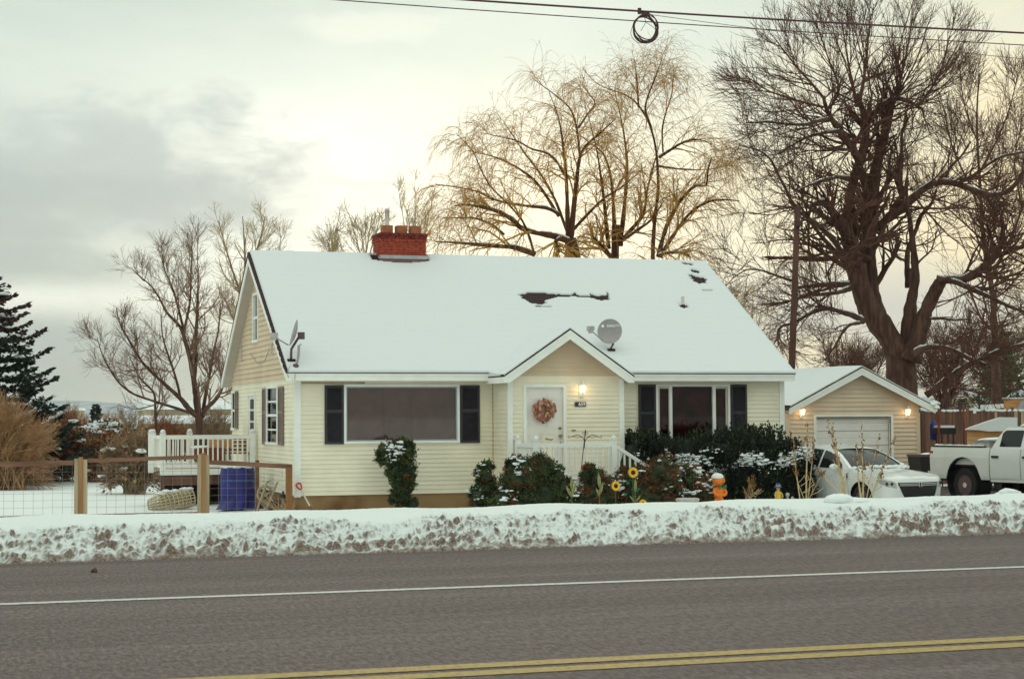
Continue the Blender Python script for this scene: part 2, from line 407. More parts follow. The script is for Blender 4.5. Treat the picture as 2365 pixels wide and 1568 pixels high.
def asphalt_mat():
    m = bpy.data.materials.new('worn asphalt'); m.use_nodes = True; t = m.node_tree; b = t.nodes['Principled BSDF']
    b.inputs['Roughness'].default_value = 0.85; b.inputs['Specular IOR Level'].default_value = 0.25
    g = N(t, 'ShaderNodeNewGeometry')
    def nz(scale, st, det=4, rough=0.6):
        mp = N(t, 'ShaderNodeMapping'); mp.inputs['Scale'].default_value = st; t.links.new(g.outputs['Position'], mp.inputs[0])
        n = N(t, 'ShaderNodeTexNoise'); n.inputs['Scale'].default_value = scale; n.inputs['Detail'].default_value = det; n.inputs['Roughness'].default_value = rough
        t.links.new(mp.outputs[0], n.inputs['Vector']); return n.outputs[0]
    def mx(f, a, bb, blend='MIX'):
        n = N(t, 'ShaderNodeMix', data_type='RGBA', blend_type=blend)
        for s, v in ((0, f), (6, a), (7, bb)):
            if isinstance(v, tuple): n.inputs[s].default_value = (*v, 1)
            elif isinstance(v, (int, float)): n.inputs[s].default_value = v
            else: t.links.new(v, n.inputs[s])
        return n.outputs[2]
    def rg(v, a, bb, c_=0.0, d=1.0):
        n = N(t, 'ShaderNodeMapRange'); t.links.new(v, n.inputs[0])
        for i, x in enumerate((a, bb, c_, d)): n.inputs[i + 1].default_value = x
        return n.outputs[0]
    col = mx(rg(nz(0.5, (0.25, 1.6, 1), 5), 0.3, 0.7), (0.097, 0.074, 0.071), (0.133, 0.101, 0.097))
    col = mx(rg(nz(34, (1, 0.30, 1), 4, 0.8), 0.40, 0.66), mx(1.0, col, (0.72, 0.71, 0.71), 'MULTIPLY'), mx(1.0, col, (1.75, 1.72, 1.70), 'MULTIPLY'))
    col = mx(rg(nz(170, (1, 1, 1), 2, 0.7), 0.62, 0.8), col, (0.24, 0.21, 0.195))
    col = mx(rg(nz(120, (1, 1, 1), 2, 0.7), 0.45, 0.25), col, (0.03, 0.025, 0.023))
    col = mx(rg(nz(1.0, (0.03, 3.2, 1), 4, 0.6), 0.52, 0.75), col, mx(1.0, col, (1.35, 1.34, 1.34), 'MULTIPLY'))
    col = mx(rg(nz(0.8, (0.03, 1.3, 1), 3, 0.6), 0.5, 0.25), col, mx(1.0, col, (0.80, 0.79, 0.78), 'MULTIPLY'))
    t.links.new(col, b.inputs['Base Color'])
    bp = N(t, 'ShaderNodeBump'); bp.inputs['Strength'].default_value = 0.7; bp.inputs['Distance'].default_value = 0.006
    t.links.new(nz(110, (1, 1, 1), 3, 0.7), bp.inputs['Height']); t.links.new(bp.outputs[0], b.inputs['Normal'])
    return m
M['asphalt'] = asphalt_mat()
M['line_white'] = mat('worn white road paint', (0.30, 0.28, 0.25), 0.7, 0.0, 30, 0.2, 150, col2=(0.56, 0.54, 0.49), thr=(0.3, 0.5))
M['line_yellow'] = mat('worn yellow road paint', (0.40, 0.27, 0.085), 0.7, 0.0, 28, 0.2, 150, col2=(0.22, 0.155, 0.07), thr=(0.45, 0.7))
b = MB(); b.box(-400, 500, -3.0, 16.6, -0.25, 0.0); tag(b.build('road', 'asphalt'), kind='structure')
b = MB(); b.poly([(-400, 12.43, .004), (500, 12.43, .004), (500, 12.55, .004), (-400, 12.55, .004)]); tag(b.build('white_edge_line', 'line_white'), kind='structure')
b = MB()
for y0 in (8.215, 8.465):
    b.poly([(-400, y0, .004), (500, y0, .004), (500, y0 + .155, .004), (-400, y0 + .155, .004)])
tag(b.build('yellow_centre_lines', 'line_yellow'), kind='structure')
M['packed'] = mat('dark wet driveway', (0.05, 0.035, 0.04), 0.6, 0.0, 1.5, 0.2, 20, col2=(0.28, 0.26, 0.27), thr=(0.55, 0.75))
b = MB(); b.poly([(18.9, 25, GZ + .03), (34, 25, GZ + .03), (34, 47, GZ + .03), (21.5, 47, GZ + .03)]); tag(b.build('driveway', 'packed'), kind='structure')
M['bare_soil'] = mat('bare soil under hedge', (0.05, 0.022, 0.02), 0.9, 0.3, 6, 0.4, 20)

def make_bank():
    xs = np.arange(-2.6, 16.5, 0.022); prof_y = np.arange(15.7, 18.9, 0.022)
    X, Y = np.meshgrid(xs, prof_y); t = (Y - 15.95)
    edge = np.array([0.09 * fbm(x * 1.3, 3.1, 0, 3) + 0.04 * fbm(x * 6, 9.1, 0, 2) for x in xs])
    t = t - edge[None, :]
    base = np.where(t < 0, -0.04, 0.285 * (1 - np.exp(-np.clip(t, 0, 9) * 1.9)))
    crest = 1 - np.clip((Y - 18.3) / 0.9, 0, 1) ** 2 * 0.6
    Z = base * crest
    L1 = np.empty(X.shape); L2 = np.empty(X.shape); L3 = np.empty(X.shape); L4 = np.empty(X.shape); L5 = np.empty(X.shape)
    for j in range(X.shape[0]):
        for i in range(X.shape[1]):
            x, y = X[j, i], Y[j, i]
            w1 = 0.16 * mnoise.noise(mathutils.Vector((x * 5, y * 5, 8))); w2 = 0.16 * mnoise.noise(mathutils.Vector((x * 5, y * 5, 18)))
            L1[j, i] = 1 - (mnoise.voronoi(mathutils.Vector(((x + w1) * 5.2, (y + w2) * 6.6, 1.7)))[0][0] * 1.45) ** 2
            L2[j, i] = 1 - (mnoise.voronoi(mathutils.Vector(((x + w2) * 13 + 2.2, (y + w1) * 15, 4.7)))[0][0] * 1.45) ** 2
            L3[j, i] = mnoise.noise(mathutils.Vector((x * 1.1, y * 1.5, 7.0)))
            L4[j, i] = mnoise.fractal(mathutils.Vector((x * 17, y * 17, 2.0)), 0.6, 2.0, 5)
            L5[j, i] = mnoise.fractal(mathutils.Vector((x * 4.0, y * 5.0, 12.0)), 0.7, 2.0, 4)
    top_t = 1.22 + 0.28 * L3 + 0.12 * L5
    rough = np.clip((top_t - t) / 0.45, 0, 1) * np.clip(t / 0.10, 0, 1)      # the ploughed, lumpy face; smooth fresh snow above
    gate = np.clip(L3 * 1.5 + 0.8, 0.25, 1.1)
    Z = Z + rough * (0.055 * np.clip(L1, -0.5, 1) * gate + 0.028 * np.clip(L2, -0.5, 1) + 0.034 * L4 + 0.026 * L5 - .012) + (1 - rough) * 0.03 * L3 * np.clip(t, 0, 1) + (1 - rough) * 0.004 * L4 * np.clip(t, 0, 1)
    gy, gx = np.gradient(Z, 0.022, 0.022)
    face = np.clip(gy * 0.85 + 0.05, -0.5, 1.3)                    # steep road-facing sides darkened for grit and painted shading, fresh snow lies on top
    low = np.clip(1 - t / 1.7, 0, 1)
    dirt_shade = rough * (0.62 * face + 0.12 * low + 0.34 * np.clip(L5, -.6, 1) + 0.42 * L4 + 0.10 * L2 + 0.25 * L3 - 0.09) + 0.95 * np.exp(-np.clip(t, 0, 9) * 14)
    i = np.arange(X.size).reshape(X.shape)
    F = np.stack([i[:-1, :-1], i[:-1, 1:], i[1:, 1:], i[1:, :-1]], -1).reshape(-1, 4)
    bb = MB(); bb.add(np.stack([X, Y, Z], -1).reshape(-1, 3), F); o = bb.build('snow_bank', 'snow_dirty', smooth=True)
    a = o.data.attributes.new('dirt', 'FLOAT', 'POINT'); a.data.foreach_set('value', np.clip(dirt_shade, 0, 1.3).ravel().astype(np.float32))
    tag(o, kind='structure')
make_bank()
b = MB(); b.blob((9.62, 17.9, 0.28), (0.17, 0.14, 0.085), 3, 0.07, 4, freq=2.2); b.blob((9.80, 17.9, 0.26), (0.20, 0.16, 0.06), 3, 0.07, 5, freq=2.2)
tag(b.build('snow_lump', 'snow', loc=(9.62, 17.9, 0.25), smooth=True), 'rounded white lump of clean snow on top of the snow bank', 'snow lump')
b = MB(); c0 = at(2330, 1144, 19.5); b.blob(c0, (0.2, 0.12, 0.08), 2, 0.2, 8, flat=-0.4)
tag(b.build('snow_slab', 'snow', loc=c0), 'small angular slab of snow on the bank in front of the pickup truck', 'snow slab')
c0 = atg(218, 1321, 0.0); b = MB(); b.blob(c0 + np.array([0, 0, .012]), (0.03, 0.035, 0.02), 1, 0.3, 3)
tag(b.build('mud_clod', 'wood_dark', loc=c0), 'small brown clod lying on the asphalt near the snow bank', 'clod')

# ------------------------------------------------------------------ house
H = thing('house', 'cream sided house with a big snow covered roof and brick chimney', 'house', (13.6, 44.0, GZ))
Y0, XL, XR, YB = 39.45, 7.5, 19.70, 48.72          # front wall, left and right ends, back wall
YP, PXL, PXR = 38.25, 12.19, 14.97                 # porch bay front wall
EXP = 0.1016
def siding(parent, O, U, Nn, u0, u1, z0, z1, ex, mats, openings=(), lim=None, split=None):
    """courses of lap boards on a wall: O origin, U run, Nn outward; openings (ua, ub, za, zb) stay free; lim(z) -> (ua, ub) clips a gable"""
    O, U, Nn = (np.array(a, float) for a in (O, U, Nn)); z = z0; k = 0
    while z < z1 - 0.01:
        ze = min(z + ex, z1)
        zc = sorted({z, ze} | {q for op in openings for q in op[2:4] if z < q < ze})
        for za, zb in zip(zc[:-1], zc[1:]):
            zm = (za + zb) / 2
            la, lb = (lim(za), lim(zb)) if lim else ((u0, u1), (u0, u1))
            if lb[1] - lb[0] < 0.02 and la[1] - la[0] < 0.05: continue
            iv = [(la[0], la[1], lb[0], lb[1])]
            for ua, ub, oa, ob in openings:
                if oa < zm < ob:
                    nv = []
                    for p0, p1, q0, q1 in iv:
                        if ub <= p0 or ua >= p1: nv.append((p0, p1, q0, q1)); continue
                        if ua > p0: nv.append((p0, ua, min(q0, ua), ua))
                        if ub < p1: nv.append((ub, p1, ub, max(q1, ub)))
                    iv = nv
            lip = .022 if ex < .11 else .034
            oa_ = lip - (lip - .004) * (za - z) / ex; ob_ = lip - (lip - .004) * (zb - z) / ex
            for p0, p1, q0, q1 in iv:
                P3 = lambda u, zz, off: O + U * u + Nn * off + np.array([0, 0, zz])
                bb = MB()
                bb.hexa([P3(p0, za, oa_), P3(p1, za, oa_), P3(q1, zb, ob_), P3(q0, zb, ob_)][::-1], [P3(p0, za, -.02), P3(p1, za, -.02), P3(q1, zb, -.02), P3(q0, zb, -.02)][::-1])
                bb.build('siding_plank', mats, parent)
        z += ex; k += 1
def wallpart(parent, name, mat_, fn):
    bb = MB(); fn(bb); return bb.build(name, mat_, parent)
# backing walls (parts), boards on them (sub-parts)
LWIN = (8.66, 11.30, 0.72, 1.97); RWIN = (16.35, 18.20, 0.50, 1.97); DOOR = (12.53, 13.57, -0.12, 2.0)
wf = wallpart(H, 'front_wall', 'dark', lambda q: (q.box(XL + .05, PXL - .02, Y0 + .16, Y0 + .3, -.95, 2.2), q.box(PXR + .02, XR - .05, Y0 + .16, Y0 + .3, -.95, 2.2)))
siding(wf, (0, Y0, 0), (1, 0, 0), (0, -1, 0), XL, PXL - .01, -0.5, 2.12, EXP, 'siding', [LWIN])
siding(wf, (0, Y0, 0), (1, 0, 0), (0, -1, 0), PXR + .01, XR, -0.5, 2.12, EXP, 'siding', [RWIN])
wb = wallpart(H, 'porch_wall', 'dark', lambda q: (q.box(PXL + .05, PXR - .05, YP + .16, Y0 + .3, -.95, 2.27),))
siding(wb, (0, YP, 0), (1, 0, 0), (0, -1, 0), PXL, PXR, -0.5, 2.19, EXP, 'siding', [DOOR])
siding(wb, (PXL, 0, 0), (0, -1, 0), (-1, 0, 0), -Y0, -YP, -0.5, 2.12, EXP, 'siding')
siding(wb, (PXR, 0, 0), (0, 1, 0), (1, 0, 0), YP, Y0, -0.5, 2.12, EXP, 'siding')
BA = 13.55                                                                 # bay gable apex X
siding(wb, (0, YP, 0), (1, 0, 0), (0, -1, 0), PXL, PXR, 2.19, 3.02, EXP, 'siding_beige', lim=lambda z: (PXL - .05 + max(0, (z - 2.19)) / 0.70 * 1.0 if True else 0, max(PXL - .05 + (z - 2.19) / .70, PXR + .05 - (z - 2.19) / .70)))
ws = wallpart(H, 'side_wall', 'dark', lambda q: q.box(XL + .16, XL + .3, Y0 + .3, YB - .05, -.95, 2.3))
SW = [(41.66, 43.02, 0.68, 1.98), (44.78, 45.97, -0.2, 1.9), (48.1, 48.6, 1.0, 1.95)]
siding(ws, (XL, 0, 0), (0, -1, 0), (-1, 0, 0), -YB, -Y0, -0.5, 2.18, EXP, 'siding', [(-b_, -a_, c_, d_) for a_, b_, c_, d_ in SW])
RY, RZ, EZ, EY, BY = 44.35, 5.47, 2.285, 39.05, 48.95      # ridge, eave deck height, front and back eave
SF = (RZ - EZ) / (RY - EY); SB = (RZ - EZ) / (BY - RY)
def glim(z):                                                # gable between the roof slopes (u = -Y)
    zz = z + 0.14
    yf = EY + (zz - EZ) / SF; yb = BY - (zz - EZ) / SB
    yf = max(yf, Y0); yb = min(yb, YB)
    return (-yb, -yf) if yb > yf else (-(yf + yb) / 2, -(yf + yb) / 2)
GW = (44.27, 45.06, 3.2, 4.42)
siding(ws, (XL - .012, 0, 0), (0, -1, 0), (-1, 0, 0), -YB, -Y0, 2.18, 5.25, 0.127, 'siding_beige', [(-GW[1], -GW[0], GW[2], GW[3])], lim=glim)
bb = MB(); bb.prism([(XL + .16, Y0 + .1, 2.3), (XL + .16, YB - .1, 2.3), (XL + .16, RY, RZ - .3)], (.1, 0, 0)); bb.build('gable_backing', 'dark', H)
bb = MB(); bb.box(XR - .2, XR, Y0 + .02, YB, -.95, 2.2); bb.prism([(XR - .2, Y0, 2.2), (XR - .2, YB, 2.2), (XR - .2, RY, RZ - .15)], (.2, 0, 0)); bb.box(XL + .3, XR - .2, YB - .2, YB, -.95, 2.2); bb.build('rear_wall', 'siding', H)
bb = MB(); bb.box(XL + .03, XR - .03, Y0 + .03, YB - .03, -1.1, -.502); bb.box(PXL + .03, PXR - .03, YP + .03, Y0 + .05, -1.1, -.502); bb.build('foundation', 'concrete', H)
# corner posts
for x0, x1, y0, y1, z0, z1 in ((XL - .035, XL + .11, Y0 - .035, Y0 + .05, -.53, 2.15), (XR - .10, XR + .03, Y0 - .035, Y0 + .05, -.53, 2.13), (PXL - .03, PXL + .085, YP - .035, YP + .04, -.52, 2.13), (PXR - .09, PXR + .03, YP - .035, YP + .04, -.52, 2.13)):
    bb = MB(); bb.box(x0, x1, y0, y1, z0, z1); bb.build('corner_post', 'white', H)
bb = MB(); bb.box(PXL - .03, PXL - .012, Y0 - .03, Y0 - .012, -.5, 2.1); bb.build('inside_corner_strip', 'wood_pale', H)
# roof
RX0, RX1 = 7.20, 19.86
bb = MB()
bb.prism([(RX0, EY, EZ), (RX0, EY, EZ - .025), (RX0, RY, RZ - .13), (RX0, BY, EZ - .025), (RX0, BY, EZ), (RX0, RY, RZ)], (RX1 - RX0, 0, 0))
roof = bb.build('roof', 'shingle', H)
bb = MB()
bb.box(RX0 + .012, RX1 - .012, EY + .015, EY + .045, EZ - .19, EZ - .026); bb.box(RX0 + .012, RX1 - .012, EY + .002, EY + .015, EZ - .075, EZ - .026)
bb.build('fascia', 'white', H)
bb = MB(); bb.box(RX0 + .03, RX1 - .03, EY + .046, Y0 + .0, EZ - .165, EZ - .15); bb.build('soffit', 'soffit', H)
def rake(x0, x1, name='rake_board'):
    for ya, yb in ((EY, RY), (BY, RY)):
        q = MB(); q.prism([(x0, ya + (.02 if ya == EY else 0), EZ - .026), (x0, yb, RZ - .131), (x0, yb, RZ - .131 - .17), (x0, ya + (.02 if ya == EY else 0), EZ - .026 - .165)], (x1 - x0, 0, 0)); q.build(name, 'white', H)
rake(RX0 + .005, RX0 + .035); rake(RX1 - .035, RX1 - .005)
for ya in (EY + .05, BY - .02):
    bb = MB(); s_ = 1 if ya < RY else -1
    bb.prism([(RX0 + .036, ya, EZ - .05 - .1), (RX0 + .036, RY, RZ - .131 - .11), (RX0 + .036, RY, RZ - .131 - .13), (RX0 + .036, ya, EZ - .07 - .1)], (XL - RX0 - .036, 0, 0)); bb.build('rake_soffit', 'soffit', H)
# frieze strip under the eave, half of it missing paint
bb = MB(); bb.box(XL + .12, 9.1, Y0 - .03, Y0 - .0, 2.03, 2.075); bb.build('frieze_strip', 'wood_pale', H)
# bay roof
bz, by0, by1, bx0, bx1, bapex = 2.19, 37.85, 40.95, 11.95, 15.12, 3.27
bb = MB(); bb.prism([(bx0, by0, bz), (BA, by0, bapex), (bx1, by0, bz), (bx1, by0, bz - .03), (BA, by0, bapex - .035), (bx0, by0, bz - .03)][::-1], (0, by1 - by0, 0)); broof = bb.build('porch_roof', 'shingle', H)
for xa in (bx0, bx1):
    bb = MB(); s_ = 1 if xa < BA else -1
    bb.prism([(xa + s_ * .0, by0 + .012, bz - .031), (BA, by0 + .012, bapex - .036), (BA, by0 + .012, bapex - .036 - .21), (xa + s_ * .14, by0 + .012, bz - .031 - .13), (xa, by0 + .012, bz - .031 - .13)], (0, .03, 0)); bb.build('gable_board', 'white', H)
    bb = MB(); bb.prism([(xa + s_ * .02, by0 + .002, bz - .031), (BA, by0 + .002, bapex - .036), (BA, by0 + .002, bapex - .036 - .065), (xa + s_ * .02, by0 + .002, bz - .031 - .06)], (0, .01, 0)); bb.build('gable_trim', 'white', H)
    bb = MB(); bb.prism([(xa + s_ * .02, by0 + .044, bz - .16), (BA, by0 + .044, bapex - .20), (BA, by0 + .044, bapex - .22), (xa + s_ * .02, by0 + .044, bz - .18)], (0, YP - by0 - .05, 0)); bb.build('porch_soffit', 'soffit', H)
    bb = MB(); bb.box(*(sorted((xa, xa + s_ * .03))), by0 + .043, EY + .3, bz - .165, bz - .031); bb.build('porch_fascia', 'white', H)
# roof snow with bare patches
PATCH = []
def roof_uv(p):        # x, distance up the slope
    return p[0], (p[1] - EY) * math.hypot(1, SF)
def roof_at(px, py):   # where the sight line meets the front slope
    d = ray(px, py); n = np.array([0, -SF, 1.0]); k = (n @ (np.array([0, EY, EZ]) - CAM)) / (n @ d)
    return CAM + d * k
def make_roof_snow():
    L = (RY - EY) * math.hypot(1, SF); cs = 0.045
    us = np.arange(RX0 + .01, RX1 + .02, cs); vs = np.arange(-0.015, L + .06, cs); nu, nv = len(us) - 1, len(vs) - 1
    cu = (us[:-1] + us[1:]) / 2; cv = (vs[:-1] + vs[1:]) / 2; mask = np.ones((nv, nu), bool)
    def hole(poly, jit=0.06):
        pts = [roof_uv(roof_at(*p)) for p in poly]; PATCH.append(pts)
        xs = [p[0] for p in pts]; ys = [p[1] for p in pts]
        for j in range(nv):
            if not (min(ys) - .1 < cv[j] < max(ys) + .1): continue
            for i in range(nu):
                if not (min(xs) - .1 < cu[i] < max(xs) + .1): continue
                x = cu[i] + jit * mnoise.noise(mathutils.Vector((cu[i] * 3, cv[j] * 12, 0))) * 2; y = cv[j] + jit * .4 * mnoise.noise(mathutils.Vector((cu[i] * 5, cv[j] * 9, 5))); ins = False
                for a in range(len(pts)):
                    (xa, ya), (xb, yb) = pts[a], pts[a - 1]
                    if (ya > y) != (yb > y) and x < (xb - xa) * (y - ya) / (yb - ya) + xa: ins = not ins
                if ins: mask[j, i] = False
    hole([(1199, 684), (1222, 677), (1250, 678), (1285, 682), (1318, 682), (1330, 676), (1332, 684), (1358, 686), (1370, 680), (1376, 686), (1395, 684), (1402, 676), (1405, 694), (1388, 697), (1366, 690), (1322, 687), (1285, 689), (1262, 694), (1258, 704), (1240, 706), (1216, 698)])
    hole([(1235, 708), (1270, 710), (1270, 712), (1236, 711)], .02)
    hole([(1590, 634), (1606, 640), (1628, 645), (1632, 655), (1615, 658), (1598, 650)])
    hole([(1572, 607), (1600, 612), (1598, 616), (1574, 611)], .03)
    hole([(1596, 623), (1616, 630), (1610, 634), (1594, 628)], .03)
    hole([(1620, 672), (1645, 673), (1645, 675), (1622, 674)], .02)
    hole([(1568, 707), (1586, 707), (1588, 712), (1578, 714), (1570, 711)], .02)
    for j in range(nv):     # ragged left edge that leaves the rake shingles bare, slide gap below the chimney
        e = RX0 + 0.05 + 0.02 * mnoise.noise(mathutils.Vector((0.3, cv[j] * 6, 0)))
        mask[j, cu < e] = False
        x0, x1 = 10.35, 11.9
        w = 0.20 - 0.13 * ((cu - (x0 + x1) / 2) / ((x1 - x0) / 2)) ** 2 * 1.2
        mask[j, (cu > x0) & (cu < x1) & (cv[j] > L - w - .28)] = False
    vid = {}; V = []; F = []; nrm = np.array([0, -SF, 1.0]) / math.hypot(1, SF); up = np.array([0, 1, SF]) / math.hypot(1, SF)
    def h(u, v):
        return 0.05 + 0.008 * fbm(u * .8, v * .8, 1.0, 3) + 0.0022 * math.sin(v * 2 * pi / 0.28 + 2 * mnoise.noise(mathutils.Vector((u * .5, v * .4, 3))))
    cnt = np.zeros((nv + 1, nu + 1), int)
    for dj in (0, 1):
        for di in (0, 1): cnt[dj:nv + dj, di:nu + di] += mask
    def top(j, i):
        if (j, i) not in vid:
            full = cnt[j, i] == 4
            hh = h(us[i], vs[j]) * (1.0 if full else 0.62)
            V.append(np.array([us[i], EY, EZ]) + up * vs[j] + nrm * hh); vid[(j, i)] = len(V) - 1
        return vid[(j, i)]
    low = {}
    def bot(j, i):
        if (j, i) not in low:
            V.append(np.array([us[i], EY, EZ]) + up * vs[j] + nrm * 0.004); low[(j, i)] = len(V) - 1
        return low[(j, i)]
    for j in range(nv):
        for i in range(nu):
            if not mask[j, i]: continue
            F.append((top(j, i), top(j, i + 1), top(j + 1, i + 1), top(j + 1, i)))
            for (dj, di), (a, c_) in (((-1, 0), ((j, i), (j, i + 1))), ((1, 0), ((j + 1, i + 1), (j + 1, i))), ((0, -1), ((j + 1, i), (j, i))), ((0, 1), ((j, i + 1), (j + 1, i + 1)))):
                y, x = j + dj, i + di
                if not (0 <= y < nv and 0 <= x < nu) or not mask[y, x]: F.append((bot(*a), bot(*c_), top(*c_), top(*a)))
    q = MB(); q.add(V, np.array(F)); q.build('roof_snow', 'snow_roof', H, smooth=True)
make_roof_snow()
bb = MB(); bb.prism([(RX0 + .1, RY, RZ + .05), (RX0 + .1, BY, EZ + .06), (RX0 + .1, BY, EZ + .005), (RX0 + .1, RY, RZ + .005)], (RX1 - RX0 - .1, 0, 0)); bb.build('back_roof_snow', 'snow_roof', H)
# bay roof snow
bb = MB()
for s_ in (-1, 1):
    xa = bx0 if s_ < 0 else bx1; nn = 26; rows = []
    for j in range(9):
        y = by0 + .02 + (by1 - by0) * j / 8
        rows.append([(BA + (xa - BA) * (i / nn) * 0.998, y, bapex + (bz - bapex) * (i / nn) * .998 + .012 + .03 * (1 if j else .5) + .006 * fbm(i * .6, y * 2, s_ * 3.0, 2)) for i in range(nn + 1)])
    V = np.array(rows).reshape(-1, 3); idx = np.arange(len(V)).reshape(9, nn + 1)
    F = np.stack([idx[:-1, :-1], idx[:-1, 1:], idx[1:, 1:], idx[1:, :-1]], -1).reshape(-1, 4)
    V2 = V.copy(); V2[:, 2] -= 0.03; bb.add(V, F if s_ > 0 else F[:, ::-1])
    fr = [rows[0][i] for i in range(nn + 1)]; lo = [(p[0], p[1], p[2] - .024) for p in fr]
    bb.add(fr + lo, np.array([(i, i + 1, nn + 2 + i, nn + 1 + i) for i in range(nn)]))
bb.build('porch_roof_snow', 'snow_roof', H, smooth=True)
for xa, xb in ((bx0 + .005, bx0 + .42), (bx1 - .42, bx1 - .005)):      # snow filling the two valleys
    lo_, hi_ = (xa, xb) if xa < BA else (xb, xa)
    bb = MB(); bb.hexa([(lo_, by0 + .30, bz + .02), (lo_, EY + .03, EZ + .03), (hi_, EY + .25, bz + .36), (hi_, by0 + .10, bz + .322)], [(lo_, by0 + .30, bz - .002), (lo_, EY + .03, bz - .002), (hi_, EY + .25, bz + .2), (hi_, by0 + .10, bz + .2)]); bb.build('valley_snow', 'snow_roof', H)
# shingles: down the left rake and in the bare patches
sh_me = None
def shingle(x, v, w=0.30, h=0.17, parent=roof):
    """one asphalt shingle tab lying on the front slope"""
    global sh_me
    if sh_me is None:
        q = MB(); q.hexa([(-.15, 0, .006), (.15, 0, .006), (.15, .17, .001), (-.15, .17, .001)], [(-.15, 0, .017), (.15, 0, .017), (.15, .17, .008), (-.15, .17, .008)])
        o = q.build('shingle', 'shingle'); sh_me = o.data; bpy.data.objects.remove(o)
    o = bpy.data.objects.new('shingle', sh_me); COL.objects.link(o); o.parent = parent
    up = np.array([0, 1, SF]) / math.hypot(1, SF); p = np.array([x, EY, EZ]) + up * v - WL[H.name]
    o.location = p; o.rotation_euler = (math.atan(SF), 0, 0); o.scale = (w / .30, h / .17, 1)
RL = (RY - EY) * math.hypot(1, SF); k = 0; v = 0.0
while v < RL - .1:
    shingle(RX0 + .06 - (.010 if k % 2 else 0.002), v, 0.15 + (.01 if k % 2 else 0)); v += 0.142; k += 1
for pts in PATCH:
    x0, x1 = min(p[0] for p in pts), max(p[0] for p in pts); y0, y1 = min(p[1] for p in pts), max(p[1] for p in pts)
    v = math.floor(y0 / .142) * .142; k = 0
    while v < y1:
        x = x0 - .1 + (.15 if k % 2 else 0)
        while x < x1 + .2: shingle(x, v, .29); x += .30
        v += .142; k += 1
# chimney
CH_X0, CH_X1, CH_Y0, CH_Y1 = 10.56, 11.78, 44.0, 44.75
cz0, cz1 = 5.30, 6.02
bb = MB(); bb.box(CH_X0 + .01, CH_X1 - .01, CH_Y0 + .01, CH_Y1 - .01, 4.9, cz1 - .07); chim = bb.build('chimney', 'mortar', H)
def bricks():
    rows = 8; hh = 0.071; rs = random.Random(5)
    for r in range(rows):
        z = 5.44 + r * hh * 1.02
        dk = 'brick_dark' if r >= rows - 2 else 'brick'; o_ = 0.018 if r in (rows - 2, rows - 3) else (0.034 if r == rows - 1 else 0)
        for side in range(2):
            a, b_ = (CH_X0 - o_, CH_X1 + o_) if side == 0 else (CH_Y0 - o_ + .09, CH_Y1 + o_)
            x = a - (0.105 if r % 2 else 0)
            while x < b_ - .02:
                xa, xb = max(x, a), min(x + .205, b_)
                if xb - xa > .03:
                    q = MB(); j = rs.uniform(-.004, .004)
                    if side == 0: q.box(xa, xb - .007, CH_Y0 - .012 - o_ + j, CH_Y0 + .09, z, z + hh - .008)
                    else: q.box(CH_X0 - .012 - o_ + j, CH_X0 + .09, xa, xb - .007, z, z + hh - .008)
                    q.build('brick', dk, chim)
                x += .212
        q = MB(); q.box(CH_X1 - .05, CH_X1 + .01 + o_, CH_Y0 + .0 - o_, CH_Y1 + o_, z + .001, z + hh - .009); q.build('brick', dk, chim)
bricks()
bb = MB(); bb.box(CH_X0 - .0, CH_X1 + .045, CH_Y0 - .04, CH_Y1 + .04, 5.35, 5.44); bb.build('flashing_band', 'flashing', chim)
bb = MB(); bb.box(CH_X0 - .02, CH_X1 + .02, CH_Y0 - .03, CH_Y1 + .02, cz1 - .03, cz1); bb.build('chimney_cap', 'brick_dark', chim)
for i, xc in enumerate((10.82, 11.20, 11.58)):
    q = MB(); q.box(xc - .135, xc + .135, CH_Y0 + .2, CH_Y0 + .47, cz1, cz1 + .22); q.box(xc - .105, xc + .105, CH_Y0 + .23, CH_Y0 + .44, cz1 + .1, cz1 + .222, 1); q.build('flue_tile', ['clay', 'dark'], chim)
q = MB(); q.lathe([(.062, cz1 + .20), (.062, cz1 + .60), (.067, cz1 + .60), (.067, cz1 + .66), (.04, cz1 + .66)], (10.83, CH_Y0 + .33, 0), 14); q.build('flue_pipe', 'pipe', chim, smooth=True)
# plumbing vent on the roof
pv = roof_at(1577, 707); q = MB(); q.lathe([(.042, pv[2] - .05), (.042, pv[2] + .25), (.03, pv[2] + .25)], (pv[0], pv[1], 0), 12); q.build('vent_pipe', 'pipe', H, smooth=True)
q = MB(); q.lathe([(.085, pv[2] - .06), (.055, pv[2] + .03), (.045, pv[2] + .04)], (pv[0], pv[1], 0), 12); q.build('vent_boot', 'shingle', H)
